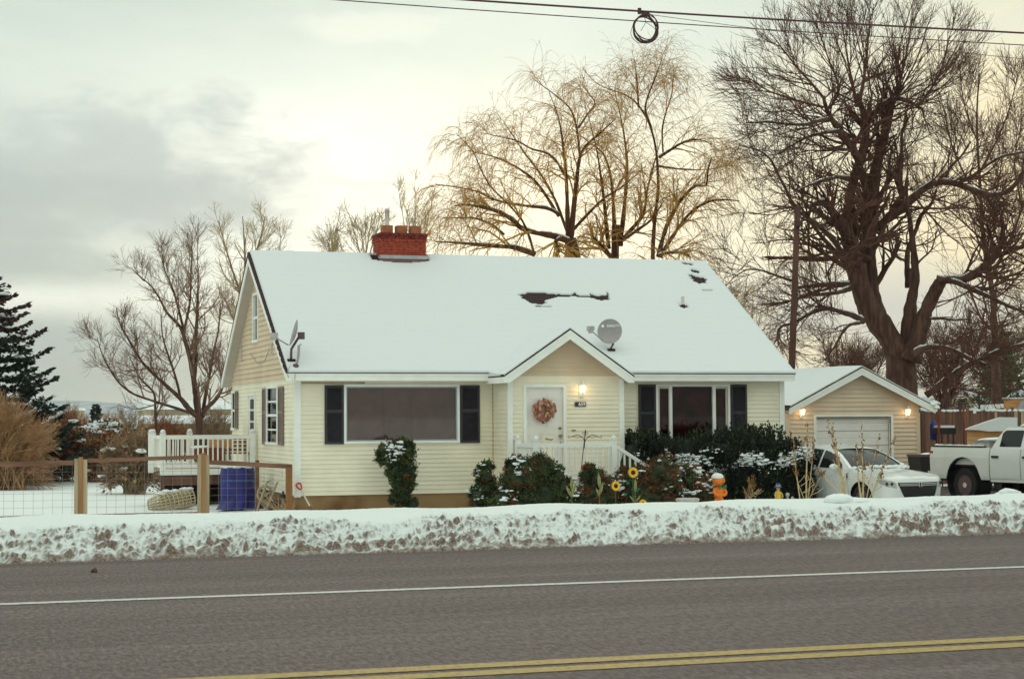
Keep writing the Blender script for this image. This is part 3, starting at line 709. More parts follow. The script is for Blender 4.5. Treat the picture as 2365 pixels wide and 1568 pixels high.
# windows
def front_window(x0, x1, z0, z1, y, mull=(), fr=.055, blind=None, room='room', gl='glass'):
    q = MB()
    q.box(x0 - fr, x1 + fr, y - .045, y + .03, z1, z1 + fr); q.box(x0 - fr, x1 + fr, y - .06, y + .03, z0 - fr, z0)
    q.box(x0 - fr, x0, y - .045, y + .03, z0, z1); q.box(x1, x1 + fr, y - .045, y + .03, z0, z1)
    w = q.build('window', 'white', H)
    for m0, m1 in mull:
        q = MB(); q.box(m0, m1, y - .04, y + .025, z0 + .001, z1 - .001); q.build('mullion', 'white', w)
    q = MB(); q.box(x0, x1, y + .10, y + .12, z0, z1); q.box(x0, x0 + .01, y + .031, y + .10, z0, z1); q.box(x1 - .01, x1, y + .031, y + .10, z0, z1); q.build('room_behind', room, w)
    ed = [x0] + [e for m_ in mull for e in m_] + [x1]
    for a, b_ in zip(ed[::2], ed[1::2]):
        q = MB(); t_ = .028
        if len(mull) and (a == x0 or b_ == x1):      # casement sash
            q2 = MB(); q2.box(a, b_, y - .012, y + .02, z1 - .05, z1 - .002); q2.box(*((a + .002, a + .05) if a == x0 else (b_ - .05, b_ - .002)), y - .012, y + .02, z0, z1 - .051); q2.build('sash', 'pipe', w)
        elif not mull:
            q2 = MB(); q2.box(a, a + t_, y - .01, y + .02, z0, z1); q2.box(b_ - t_, b_, y - .01, y + .02, z0, z1); q2.box(a + t_, b_ - t_, y - .01, y + .02, z1 - t_, z1 - .001); q2.box(a + t_, b_ - t_, y - .01, y + .02, z0, z0 + t_); q2.build('sash', 'flashing', w)
        q.box(a, b_, y + .021, y + .026, z0, z1); q.build('pane', gl, w)
    if blind:
        q = MB(); z = z0 + .02
        while z < z1 - .02:
            q.hexa([(x0 + .02, y + .060, z), (x1 - .02, y + .060, z), (x1 - .02, y + .085, z + .019), (x0 + .02, y + .085, z + .019)], [(x0 + .02, y + .061, z + .0015), (x1 - .02, y + .061, z + .0015), (x1 - .02, y + .086, z + .0205), (x0 + .02, y + .086, z + .0205)]); z += .026
        stuff(q.build('window_blind', 'blind', w))
        for xc in (x0 + 1.55, x0 + 0.9):
            q = MB(); q.box(xc, xc + .006, y + .054, y + .058, z0 + .05, z1 - .03); q.build('blind_cord', 'dark_metal', w)
    return w
front_window(*LWIN, Y0, blind=True)
front_window(*RWIN, Y0, mull=((16.64, 16.72), (17.79, 17.87)), room='room', gl='glass_dark')
def shutter(c0, U, Nn, w, z0, z1, m_, louv=0.027):
    """louvred shutter: frame with a middle rail, slats inside"""
    c0, U, Nn = (np.array(a, float) for a in (c0, U, Nn)); q = MB()
    def bx(bq, u0, u1, za, zb, d0, d1):
        P3 = lambda u, z, d: c0 + U * u + Nn * d + np.array([0, 0, z])
        bq.hexa([P3(u0, za, d1), P3(u1, za, d1), P3(u1, zb, d1), P3(u0, zb, d1)], [P3(u0, za, d0), P3(u1, za, d0), P3(u1, zb, d0), P3(u0, zb, d0)])
    f = min(.055, w * .14); mid = z0 + (z1 - z0) * .56
    bx(q, 0, f, z0, z1, .02, .062); bx(q, w - f, w, z0, z1, .02, .062); bx(q, f, w - f, z0, z0 + f, .02, .06); bx(q, f, w - f, z1 - f, z1, .02, .06); bx(q, f, w - f, mid - .035, mid + .035, .02, .06)
    s_ = q.build('shutter', m_, H); q = MB(); bx(q, f, w - f, z0 + f, z1 - f, .021, .03)
    for a, b_ in ((z0 + f, mid - .035), (mid + .035, z1 - f)):
        z = a + .004
        while z < b_ - louv:
            P3 = lambda u, zz, d: c0 + U * u + Nn * d + np.array([0, 0, zz])
            q.hexa([P3(f, z, .056), P3(w - f, z, .056), P3(w - f, z + louv * .8, .034), P3(f, z + louv * .8, .034)], [P3(f, z - .004, .052), P3(w - f, z - .004, .052), P3(w - f, z + louv * .8 - .004, .030), P3(f, z + louv * .8 - .004, .030)]); z += louv
    stuff(q.build('louvre', m_, s_))
for xa, xb in ((8.16, 8.60), (11.365, 11.84)): shutter((xa, Y0, 0), (1, 0, 0), (0, -1, 0), xb - xa, 0.66, 2.0, 'slate')
for xa, xb in ((15.84, 16.285), (18.265, 18.70)): shutter((xa, Y0, 0), (1, 0, 0), (0, -1, 0), xb - xa, 0.45, 2.02, 'slate')
# side wall openings
def side_window(ya, yb, z0, z1, x=XL, sash=True):
    q = MB(); fr = .08
    q.box(x - .05, x + .03, ya - fr, yb + fr, z1, z1 + .06); q.box(x - .07, x + .03, ya - fr, yb + fr, z0 - .06, z0); q.box(x - .05, x + .03, ya - fr, ya, z0, z1); q.box(x - .05, x + .03, yb, yb + fr, z0, z1)
    w = q.build('window', 'white', H)
    q = MB(); q.box(x + .1, x + .12, ya, yb, z0, z1); q.build('room_behind', 'room', w)
    for a, b_ in ((z0, (z0 + z1) / 2), ((z0 + z1) / 2, z1)):
        q = MB(); q.box(x + .02, x + .025, ya, yb, a, b_); q.build('pane', 'glass', w)
    q = MB(); q.box(x - .02, x + .019, ya, yb, (z0 + z1) / 2 - .03, (z0 + z1) / 2 + .03); q.build('sash_rail', 'white', w)
    return w
w = side_window(*SW[0])
for zz in (0.98, 1.33, 1.66):
    q = MB(); q.box(XL - .012, XL + .018, SW[0][0], SW[0][1], zz - .02, zz + .02); q.build('muntin', 'white', w)
side_window(*SW[2]); side_window(GW[0] + .06, GW[1] - .06, GW[2] + .05, GW[3] - .02, XL - .012)
for ya, yb in ((40.80, 41.40), (43.10, 43.62), (47.6, 47.98)):
    shutter((XL, yb, 0), (0, -1, 0), (-1, 0, 0), yb - ya, 0.62 if ya < 45 else .98, 2.0, 'shutter_side', .035)
q = MB(); q.box(XL - .05, XL + .03, 44.78, 45.97, 1.84, 1.9); q.box(XL - .05, XL + .03, 44.78, 44.88, -.2, 1.839); q.box(XL - .05, XL + .03, 45.87, 45.97, -.2, 1.839); q.box(XL - .005, XL + .025, 44.881, 45.869, -.2, 1.838); sd = q.build('side_door', 'white', H)
for a, b_ in ((.75, 1.15), (1.2, 1.45), (1.5, 1.75)):
    q = MB(); q.box(XL - .016, XL - .007, 45.08, 45.68, a, b_); q.build('pane', 'slate', sd)
for ya, z0, z1 in ((46.99, 2.78, 3.25), (42.3, 2.80, 3.12)):           # louvred gable vents
    q = MB(); q.box(XL - .05, XL - .01, ya - .13, ya + .13, z0, z1)
    z = z0 + .03
    while z < z1 - .04: q.hexa([(XL - .075, ya - .1, z), (XL - .075, ya + .1, z), (XL - .05, ya + .1, z + .04), (XL - .05, ya - .1, z + .04)], [(XL - .07, ya - .1, z), (XL - .07, ya + .1, z), (XL - .046, ya + .1, z + .04), (XL - .046, ya - .1, z + .04)]); z += .055
    q.build('gable_vent', 'pipe', H)
q = MB(); q.tube(resample([(XL - .06, 45.6, 2.95), (XL - .06, 45.2, 2.9), (XL - .06, 44.3, 2.62), (XL - .06, 43.2, 2.66), (XL - .06, 42.6, 2.95)], 16), .008, 5); q.build('cable', 'grey_metal', H)
q = MB(); q.tube(resample([(7.32, 39.12, 2.45), (7.22, 39.02, 2.3), (7.25, 39.02, 2.18), (7.32, 39.2, 2.10), (7.36, 39.05, 2.12)], 14), .008, 5); q.build('cable', 'grey_metal', H)
# front door
q = MB(); d0, d1, dz0, dz1 = DOOR
q.box(d0, d0 + .075, YP - .05, YP + .04, dz0, dz1 - .0); q.box(d1 - .075, d1, YP - .05, YP + .04, dz0, dz1); q.box(d0 + .075, d1 - .075, YP - .05, YP + .04, dz1 - .07, dz1)
fd = q.build('front_door', 'white', H)
q = MB(); q.box(d0 + .077, d1 - .077, YP + .035, YP + .06, dz0, dz1 - .072); leaf = q.build('door_leaf', 'door_white', fd)
for a, b_, za, zb in ((.18, .46, 1.0, 1.55), (.58, .86, 1.0, 1.55), (.18, .46, 1.64, 1.84), (.58, .86, 1.64, 1.84), (.18, .46, .1, .85), (.58, .86, .1, .85)):
    q = MB(); q.box(d0 + a, d0 + b_, YP + .029, YP + .036, za, zb); q.box(d0 + a + .03, d0 + b_ - .03, YP + .024, YP + .029, za + .03, zb - .03); q.build('door_panel', 'door_white', fd)
q = MB(); q.lathe([(.034, 0), (.034, -.02), (.018, -.03)], (d1 - .14, YP + .034, .99), 14, axis='y'); q.build('deadbolt', 'brass', fd, smooth=True)
q = MB(); q.lathe([(.028, 0), (.028, -.012), (.014, -.015), (.014, -.04), (.034, -.05), (.036, -.075), (.02, -.09)], (d1 - .14, YP + .034, .82), 14, axis='y'); q.tube([(d1 - .14, YP, .78), (d1 - .14, YP - .03, .72), (d1 - .14, YP, .64)], .011, 6); q.build('door_handle', 'brass', fd, smooth=True)
q = MB(); q.lathe([(.0, -.03), (.02, -.03), (.024, 0)], (12.36, YP - .01, 1.52), 10, axis='y'); q.build('doorbell', 'white', H)
q = MB(); q.box(13.70, 13.79, YP - .035, YP - .0, .93, .945); q.tube([(13.69, YP - .03, .938), (13.745, YP - .045, .945), (13.80, YP - .03, .938)], .008, 5); q.build('hose_hook', 'dark_metal', H)
# ------------------------------------------------------------------ garage
GY = 46.5
G = thing('garage', 'small beige sided garage with snowy roof and white roller door', 'garage', (25.4, GY, GZ))
ga = at(1978, 846, GY); gl = at(1812, 936, GY); gr = at(2147, 940, GY)
gwl = at(1816, 960, GY)[0]; gwr = at(2122, 960, GY)[0]
gd0, gd1 = at(1884, 962, GY)[0], at(2056, 962, GY)[0]; gdz = at(1960, 962, GY)[2]
gz_e = 1.50; gax = ga[0]; gaz = ga[2] - .02; gs = (gaz - gz_e) / (gax - gl[0])
q = MB(); q.box(gwl + .02, gwr - .02, GY + .16, GY + 6.5, -1, 1.5); q.prism([(gwl + .02, GY + .16, 1.4), (gwr - .02, GY + .16, 1.4), (gax, GY + .16, gaz - .25)], (0, 6.3, 0)); gw = q.build('wall', 'siding_garage', G)
def gar_lim(z):
    zz = z + .17
    if zz < gz_e + (gwl - gl[0]) * gs: return (gwl, gwr)
    a = gl[0] + (zz - gz_e) / gs; b_ = gr[0] - (zz - gz_e) / gs
    a = max(a, gwl); b_ = min(b_, gwr)
    return (a, b_) if b_ > a else (gax, gax)
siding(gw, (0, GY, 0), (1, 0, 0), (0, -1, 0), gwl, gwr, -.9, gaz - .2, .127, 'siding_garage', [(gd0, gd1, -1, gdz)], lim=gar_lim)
for a, b_ in ((gwl - .02, gwl + .11), (gwr - .11, gwr + .02)):
    q = MB(); q.box(a, b_, GY - .035, GY + .03, -.95, 1.32); q.build('corner_post', 'siding_garage', G)
q = MB(); q.prism([(gl[0], GY - .35, gz_e), (gax, GY - .35, gaz), (gr[0], GY - .35, gz_e), (gr[0], GY - .35, gz_e - .03), (gax, GY - .35, gaz - .035), (gl[0], GY - .35, gz_e - .03)][::-1], (0, 7.2, 0)); groof = q.build('roof', 'shingle', G)
for xa in (gl[0], gr[0]):
    s_ = 1 if xa < gax else -1
    q = MB(); q.prism([(xa, GY - .34, gz_e - .031), (gax, GY - .34, gaz - .036), (gax, GY - .34, gaz - .036 - .21), (xa + s_ * .0, GY - .34, gz_e - .031 - .18)], (0, .035, 0)); q.build('gable_board', 'white', G)
    q = MB(); q.prism([(xa, GY - .35, gz_e - .031), (gax, GY - .35, gaz - .036), (gax, GY - .35, gaz - .036 - .06), (xa, GY - .35, gz_e - .031 - .06)], (0, .01, 0)); q.build('gable_trim', 'white', G)
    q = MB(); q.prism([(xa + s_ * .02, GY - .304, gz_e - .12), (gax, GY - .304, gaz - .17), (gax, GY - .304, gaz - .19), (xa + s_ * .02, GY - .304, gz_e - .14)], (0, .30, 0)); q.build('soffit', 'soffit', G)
    q = MB(); nn = 14; rows = [[(gax + (xa - gax) * i / nn * .99, GY - .33 + 7.1 * j / 10, gaz + (gz_e - gaz) * i / nn * .99 + .045 * (.6 if j == 0 else 1) + .012 * fbm(i * .5, j * .7, s_ * 2.0, 2) + .008) for i in range(nn + 1)] for j in range(11)]
    V = np.array(rows).reshape(-1, 3); idx = np.arange(len(V)).reshape(11, nn + 1); F = np.stack([idx[:-1, :-1], idx[:-1, 1:], idx[1:, 1:], idx[1:, :-1]], -1).reshape(-1, 4); q.add(V, F)
    fr = rows[0]; q.add(fr + [(p[0], p[1], p[2] - .03) for p in fr], np.array([(i, i + 1, nn + 2 + i, nn + 1 + i) for i in range(nn)])); q.build('roof_snow', 'snow_roof', G, smooth=True)
q = MB(); q.box(gd0 - .08, gd0, GY - .045, GY + .1, -.95, gdz + .06); q.box(gd1, gd1 + .08, GY - .045, GY + .1, -.95, gdz + .06); q.box(gd0, gd1, GY - .045, GY + .1, gdz, gdz + .06); gdr = q.build('garage_door', 'white', G)
for i in range(5):
    za = -.95 + i * (gdz + .95) / 5; zb = -.95 + (i + 1) * (gdz + .95) / 5
    q = MB(); q.box(gd0, gd1, GY + .12, GY + .15, za + .006, zb - .006)
    for j in range(2): q.box(gd0 + .02, gd1 - .02, GY + .108, GY + .12, za + .02 + j * (zb - za) / 2, za + (j + 1) * (zb - za) / 2 - .012)
    q.build('door_panel', 'door_white', gdr)
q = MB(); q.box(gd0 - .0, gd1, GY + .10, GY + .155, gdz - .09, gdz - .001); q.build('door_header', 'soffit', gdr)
# snow clods hanging at the right gutter end
gc = np.array([gr[0], GY - .3, gz_e]); q = MB()
for i in range(7): q.blob(gc + np.array([random.Random(i).uniform(-.15, .12), random.Random(i + 9).uniform(-.1, .2), random.Random(i + 20).uniform(-.1, .1)]), (.09, .08, .06), 1, .25, i)
q.build('gutter_snow', 'snow', G)

# ------------------------------------------------------------------ wall lanterns
def lantern(x, y, z, label, s=1.0):
    t = thing('wall_lantern', label, 'lantern', (x, y, z), 'lit wall lanterns')
    q = MB(); q.box(x - .05 * s, x + .05 * s, y - .02, y, z - .15 * s, z + .13 * s); q.build('back_plate', 'white', t)
    q = MB(); q.tube(resample([(x, y - .02, z - .1 * s), (x, y - .08 * s, z - .13 * s), (x, y - .13 * s, z - .09 * s), (x, y - .13 * s, z - .04 * s)], 8), .014 * s, 6); q.lathe([(.03 * s, z - .06 * s), (.045 * s, z - .04 * s), (.03 * s, z - .03 * s)], (x, y - .13 * s, 0), 8); q.build('arm', 'white', t)
    q = MB(); q.lathe([(.038 * s, z - .035 * s), (.072 * s, z + .11 * s), (.05 * s, z + .115 * s)], (x, y - .13 * s, 0), 6); q.build('lamp_glass', 'lamp', t)
    q = MB(); q.lathe([(.085 * s, z + .115 * s), (.05 * s, z + .15 * s), (.016 * s, z + .19 * s), (.02 * s, z + .21 * s), (.0, z + .225 * s)], (x, y - .13 * s, 0), 6); q.build('cap', 'white', t)
    ld = bpy.data.lights.new('lantern_bulb', 'POINT'); ld.energy = 1.1 * s; ld.color = (1.0, 0.66, 0.28); ld.shadow_soft_size = .06
    lo = bpy.data.objects.new('lantern_bulb', ld); COL.objects.link(lo); lo.parent = t; lo.location = (0, -.30 * s, .02)
lantern(13.94, YP - .02, 1.85, 'lit white lantern on the cream wall beside the front door')
p = at(1849, 955, GY); lantern(p[0], GY - .02, p[2], 'lit lantern on the garage wall left of the roller door', 1.0)
p = at(2092, 955, GY); lantern(p[0], GY - .02, p[2], 'lit lantern on the garage wall right of the roller door', 1.0)
# ------------------------------------------------------------------ vegetation helpers
def unit(v): return v / (np.linalg.norm(v, axis=-1, keepdims=True) + 1e-9)
def spawn(rs, P, R, count, trange, ang, length, rr, K, trop=(0, 0, 0), wig=0.15, rmin=0.006, bias=None, taper=0.35):
    """grow count children on each of the polylines P (N,K0,3); returns their polylines and radii"""
    Nn, K0, _ = P.shape
    cnt = np.full(Nn, count) if np.isscalar(count) else np.asarray(count)
    idx = np.repeat(np.arange(Nn), cnt); n = len(idx)
    t = rs.uniform(trange[0], trange[1], n) * (K0 - 1.001); i0 = t.astype(int); fr = (t - i0)[:, None]
    p0 = P[idx, i0] * (1 - fr) + P[idx, i0 + 1] * fr
    tan = unit(P[idx, i0 + 1] - P[idx, i0])
    rnd = unit(rs.normal(size=(n, 3))); perp = unit(rnd - (rnd * tan).sum(1, keepdims=True) * tan)
    a = np.radians(rs.normal(ang[0], ang[1], n))[:, None]
    d = unit(tan * np.cos(a) + perp * np.sin(a))
    if bias is not None: d = unit(d + np.array(bias))
    L = (length[0] + (length[1] - length[0]) * rs.uniform(0, 1, n)) * (1.0 - 0.70 * (t / (K0 - 1)))
    par_r = R[idx, i0]
    Q = np.empty((n, K, 3)); Q[:, 0] = p0; st = (L / (K - 1))[:, None]
    tr = np.array(trop)
    for k in range(1, K):
        Q[:, k] = Q[:, k - 1] + d * st
        d = unit(d + tr * (1.0 / (K - 1)) + rs.normal(size=(n, 3)) * wig)
    r0 = np.maximum(np.minimum(par_r * rr, par_r * .9), rmin)
    RR = np.maximum(r0[:, None] * np.linspace(1, taper, K)[None], rmin * .8)
    return Q, RR
def addt(mb, P, R, sides, m=0):
    V, F = tubes(P, R, sides); mb.add(V, F, m)
def limb_set(list_, K=14):
    P = np.stack([resample(p[:, :3], K) for p in list_]); R = np.stack([np.interp(np.linspace(0, 1, K), np.linspace(0, 1, len(p)), p[:, 3]) for p in list_])
    return P, R
def leaves(mb, pts, dirs, ln, wd, rs, m):
    """a leaf-sized rhombus at every point"""
    n = len(pts); d = unit(dirs); r = unit(rs.normal(size=(n, 3))); s_ = unit(np.cross(d, r))
    L = (ln[0] + (ln[1] - ln[0]) * rs.uniform(size=n))[:, None]; w = L * wd
    V = np.stack([pts, pts + d * L * .5 + s_ * w, pts + d * L, pts + d * L * .5 - s_ * w], 1).reshape(-1, 3)
    mb.add(V, np.arange(4 * n).reshape(n, 4), m)
def in_blob(rs, n, c, r, shell=0.55):
    d = unit(rs.normal(size=(n, 3))); k = rs.uniform(shell ** 3, 1, n)[:, None] ** (1 / 3)
    return np.array(c) + d * k * np.array(r), d
LEAF = {}
M['leaf_green'] = mat('green conifer spray', (0.062, 0.088, 0.026), 0.7, 0.45, 5)
M['leaf_dark'] = mat('dark green spray', (0.026, 0.038, 0.016), 0.7, 0.4, 5)
M['leaf_yew'] = mat('dark yew needles', (0.009, 0.013, 0.008), 0.7, 0.4, 4)
M['leaf_rust'] = mat('rusty winter spray', (0.20, 0.065, 0.022), 0.8, 0.35, 6)
M['leaf_orange'] = mat('dead orange leaves', (0.34, 0.125, 0.045), 0.8, 0.35, 5)
M['spruce'] = mat('spruce needles', (0.016, 0.028, 0.024), 0.75, 0.4, 4)
M['spruce_red'] = mat('red brown spruce tips', (0.08, 0.026, 0.02), 0.8, 0.35, 4)
M['bark'] = mat('dark cottonwood bark', (0.072, 0.034, 0.025), 0.95, 0.0, 7, 0.9, 14, col2=(0.155, 0.085, 0.058), stretch=(1, 1, 0.18), thr=(0.4, 0.7))
M['twig'] = mat('brown twigs', (0.125, 0.055, 0.038), 0.9, 0.25, 3)
M['twig_left'] = mat('grey brown twigs', (0.23, 0.14, 0.095), 0.9, 0.25, 3)
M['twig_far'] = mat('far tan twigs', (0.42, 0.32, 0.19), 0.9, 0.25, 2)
M['willow_bark'] = mat('willow bark', (0.10, 0.04, 0.018), 0.95, 0.3, 6, 0.6, 14, stretch=(1, 1, 0.2))
M['willow_twig'] = mat('golden willow twigs', (0.46, 0.25, 0.06), 0.85, 0.25, 2)  # gold of the bright sky behind is put into the twig colour
M['stalk'] = mat('dry tan stalk', (0.56, 0.42, 0.24), 0.85, 0.25, 5)
M['seed'] = mat('brown seed head', (0.22, 0.10, 0.035), 0.9, 0.3, 12)
M['bush_tan'] = mat('tan bare stems', (0.36, 0.20, 0.10), 0.9, 0.3, 3)
M['bush_brown'] = mat('brown bare stems', (0.25, 0.165, 0.10), 0.9, 0.3, 3)

def snow_tuft(q, p, rs, s_, j, k=3):
    """a dab of snow lying on sprays: a few flat lumps and snow covered leaf tips"""
    for kk in range(rs.randint(1, k + 1)):
        s2 = s_ * rs.uniform(.5, 1.0); q.blob(p + rs.normal(size=3) * s_ * np.array([1.1, .8, .6]), (s2 * 1.25, s2, s2 * .5), 1, .3, j * 7 + kk)
    n = rs.randint(3, 9); pp = p + rs.normal(size=(n, 3)) * s_ * np.array([1.5, 1.0, 1.0]); leaves(q, pp, rs.normal(size=(n, 3)) + np.array([0, -.3, -.2]), (s_ * .5, s_ * 1.1), .3, rs, 0)
def shrub(name, label, cat, blobs, leaf=(.03, .07), wd=.24, mats=('leaf_green', 'leaf_dark', 'leaf_rust'), w=(.5, .3, .2), snow=0, core='leaf_dark', seed=1, up=.6, group=None, stems=None, snow_r=(.04, .10), core_s=.78, snow_where=None):
    """bush of leaf sprays round lumpy cores; each blob is (centre, radii, leaves)"""
    rs = np.random.RandomState(seed); lo = min(b_[0][2] - b_[1][2] for b_ in blobs); c_ = np.mean([b_[0] for b_ in blobs], 0)
    t = thing(name, label, cat, (c_[0], c_[1], max(GZ, lo)), group)
    q = MB()
    for i, (c0, r, n) in enumerate(blobs): q.blob(c0, np.array(r) * core_s, 2, .22, seed * 31 + i, freq=3)
    q.build('stem', core, t)  # dark inner lumps added to block light through the leaves, not a real stem
    q = MB()
    for c0, r, n in blobs:
        nc = max(6, n // 14); cp, cd = in_blob(rs, nc, c0, r, .72)          # sprays grow in clumps
        mi_c = rs.choice(len(mats), nc, p=w); k = rs.randint(0, nc, n)
        n = int(n * 4.2); k = rs.randint(0, nc, n); p = cp[k] + rs.normal(size=(n, 3)) * np.array(r).mean() * .13
        d = unit(cd[k] + rs.normal(size=(n, 3)) * .55 + np.array([0, 0, up]))
        leaves(q, p, d, leaf, wd, rs, np.where(rs.uniform(size=n) < .75, mi_c[k], rs.choice(len(mats), n, p=w)))
    q.build('foliage', list(mats), t)
    if snow:
        q = MB()
        for j in range(snow):
            c0, r, n = blobs[rs.randint(len(blobs))]
            d = unit(np.array([rs.normal() * .9, -abs(rs.normal()) * .8, rs.uniform(.0, 1.0)]))
            if snow_where is not None: p = snow_where(rs, c0, r)
            else: p = np.array(c0) + d * np.array(r) * 1.0
            snow_tuft(q, p, rs, rs.uniform(*snow_r), j)
        stuff(q.build('snow_clumps', 'snow', t))
    if stems:
        q = MB()
        for s_ in stems: q.tube(*s_)
        q.build('trunk', 'wood_dark', t)
    return t
# ------------------------------------------------------------------ shrubs in front of the house
c = lambda x, y, Y: tuple(at(x, y, Y))
SPX = 39.0 / FOC * 1.0
def rad(wpx, Y): return wpx * (Y * 1.05) / FOC
YF = 38.6
# hooked topiary under the big window
bl = [(c(932, 1030, YF), (.19, .2, .2), 520), (c(920, 1050, YF), (.38, .32, .28), 1000), (c(890, 1052, YF), (.2, .22, .26), 420), (c(926, 1090, YF), (.33, .3, .28), 900), (c(930, 1120, YF), (.28, .27, .24), 700), (c(926, 1150, YF), (.22, .2, .3), 500), (c(946, 1165, YF), (.2, .2, .18), 260)]
def topi_snow(rs, c0, r): return np.array(c(rs.uniform(893, 926), rs.uniform(1030, 1058), YF - .33))
shrub('topiary_bush', 'tall hooked evergreen bush with snow on its shoulder under the big front window', 'bush', bl, (.03, .075), .22, w=(.62, .30, .08), snow=11, seed=3, snow_r=(.035, .075), snow_where=topi_snow)
# juniper shrubs along the porch
Y1 = 36.6
jun = [
 ('upright green shrub at the inner corner left of the porch', [(1123, 1100, .22, .32, 480), (1118, 1135, .30, .3, 560), (1140, 1150, .4, .28, 700), (1105, 1150, .25, .22, 300)], (.6, .34, .06), 9, 37.2, 11),
 ('large dark green and rust shrub in front of the left porch railing', [(1190, 1075, .2, .25, 420), (1215, 1095, .42, .35, 900), (1250, 1085, .33, .32, 760), (1190, 1130, .42, .36, 900), (1235, 1140, .5, .38, 1100), (1270, 1140, .33, .3, 600), (1165, 1160, .3, .2, 420)], (.48, .26, .26), 26, 36.2, 12),
 ('small dark green shrub below the middle of the porch railing', [(1290, 1100, .18, .2, 300), (1295, 1125, .26, .24, 420), (1310, 1150, .3, .22, 460)], (.6, .3, .1), 4, 36.0, 13),
 ('rust flecked shrub below the iron plant hook', [(1365, 1095, .22, .22, 420), (1375, 1120, .36, .3, 760), (1350, 1145, .35, .26, 620), (1400, 1135, .3, .3, 520)], (.40, .28, .32), 12, 35.8, 14),
 ('red brown shrub beside the porch steps with a rusty top', [(1535, 1075, .26, .26, 520), (1520, 1105, .5, .34, 1100), (1460, 1110, .36, .34, 700), (1490, 1140, .5, .3, 900), (1440, 1150, .34, .22, 460)], (.32, .28, .40), 16, 35.9, 15),
 ('snow flecked brown shrub behind the stone bird bath', [(1585, 1110, .36, .34, 760), (1600, 1135, .5, .3, 900), (1560, 1150, .4, .22, 600), (1625, 1150, .28, .2, 400), (1620, 1120, .3, .26, 420)], (.26, .24, .50), 60, 36.1, 16)]
for lab, bs, ww, sn, Yb, sd in jun:
    bl = [(c(x, y, Yb + random.Random(sd + i).uniform(-.2, .2)), (r1, r1 * .85, r2), n) for i, (x, y, r1, r2, n) in enumerate(bs)]
    shrub('juniper_shrub', lab, 'shrub', bl, (.03, .07), .23, w=ww, snow=sn, seed=sd, group='evergreen shrubs along the porch', snow_r=(.03, .065))
# clipped yew hedge under the right window
def make_hedge():
    rs = np.random.RandomState(21)
    x0, x1 = at(1440, 1100, 38.3)[0], 18.86
    yf = lambda X: 37.5 - 1.15 * (lambda k: k * k * (3 - 2 * k))(np.clip((X - 16.7) / 1.2, 0, 1))          # the hedge bulges forward beside the drive
    t = thing('yew_hedge', 'long dark evergreen hedge under the right front window with a band of snow', 'hedge', ((x0 + x1) / 2, 38.2, GZ))
    q = MB(); n = 15
    for i in range(n):
        x = x0 + (x1 - x0) * (i + .5) / n; y_ = float(yf(x)); q.blob((x, (y_ + 38.75) / 2 + rs.uniform(-.05, .05), -.22 + rs.uniform(-.08, .05)), (.28 if i < n - 1 else .2, (38.75 - y_) / 2, .86), 2, .16, 40 + i, freq=3)
    q.build('stem', 'leaf_yew', t)  # hidden dark core added inside the hedge to block light
    q = MB(); m = 27000
    X = rs.uniform(x0, x1, m); a = rs.uniform(0, 1, m)
    front = rs.uniform(size=m) < .6
    Yv = np.where(front, yf(X) + rs.normal(size=m) * .08 - .15 * np.sin(np.clip(a, 0, 1) * 3), yf(X) + (38.9 - yf(X)) * rs.uniform(size=m)); top = .66 + .09 * np.sin(X * 2.2) + .08 * np.sin(X * 5.3) + .05 * np.sin(X * 11)
    Zv = np.where(front, -.95 + (top + .75) * a, top - .28 + rs.normal(size=m) * .07)
    end = np.clip(np.minimum(X - x0, x1 - X) / .35, .25, 1); Zv = GZ + (Zv - GZ) * np.where(end < 1, .75 + .25 * end, 1)
    p = np.stack([X, Yv, Zv], 1); d = np.stack([rs.normal(size=m) * .35, np.where(front, -.55, -.1) + rs.normal(size=m) * .3, .9 + rs.normal(size=m) * .25], 1)
    leaves(q, p, d, (.045, .11), .2, rs, rs.choice(2, m, p=(.86, .14)))
    m = 900; X = np.concatenate([rs.uniform(x0 + .1, x1 - .1, 500), rs.normal(x0 + .25, .12, 130), rs.normal(x1 - 1.1, .45, 270)]); top = .68 + .09 * np.sin(X * 2.2) + .08 * np.sin(X * 5.3)
    p = np.stack([X, yf(X) + .15 + (38.7 - yf(X)) * rs.uniform(size=m), top - .12 + rs.normal(size=m) * .06], 1); d = np.stack([rs.normal(size=m) * .16, rs.normal(size=m) * .16, np.ones(m)], 1)
    L = rs.uniform(.2, .42, m)
    for f_ in (0.0, .3, .6):                      # upright shoots clothed with needles
        for _ in range(5): leaves(q, p + d * (L * (f_ + .1 * rs.uniform()))[:, None], d + rs.normal(size=(m, 3)) * .3, (.045, .10), .18, rs, rs.choice(2, m, p=(.75, .25)))
    q.build('foliage', ['leaf_yew', 'leaf_green'], t)
    q = MB()
    for j in range(230):
        u = rs.uniform()
        px = 1560 + 318 * u; yy = 1088 - 34 * u + 9 * math.sin(px * .05) + rs.normal() * 7
        if px < 1640: yy = 1068 + rs.normal() * 14
        if rs.uniform() < .12: px, yy = rs.uniform(1470, 1880), rs.uniform(1035, 1060)
        pp = np.array(at(px, yy, 37.3)); pp = np.array(at(px, yy, float(yf(pp[0] - .3)) - .2 + rs.normal() * .05))
        snow_tuft(q, pp, rs, rs.uniform(.022, .055), j)
    stuff(q.build('snow_clumps', 'snow', t))
make_hedge()
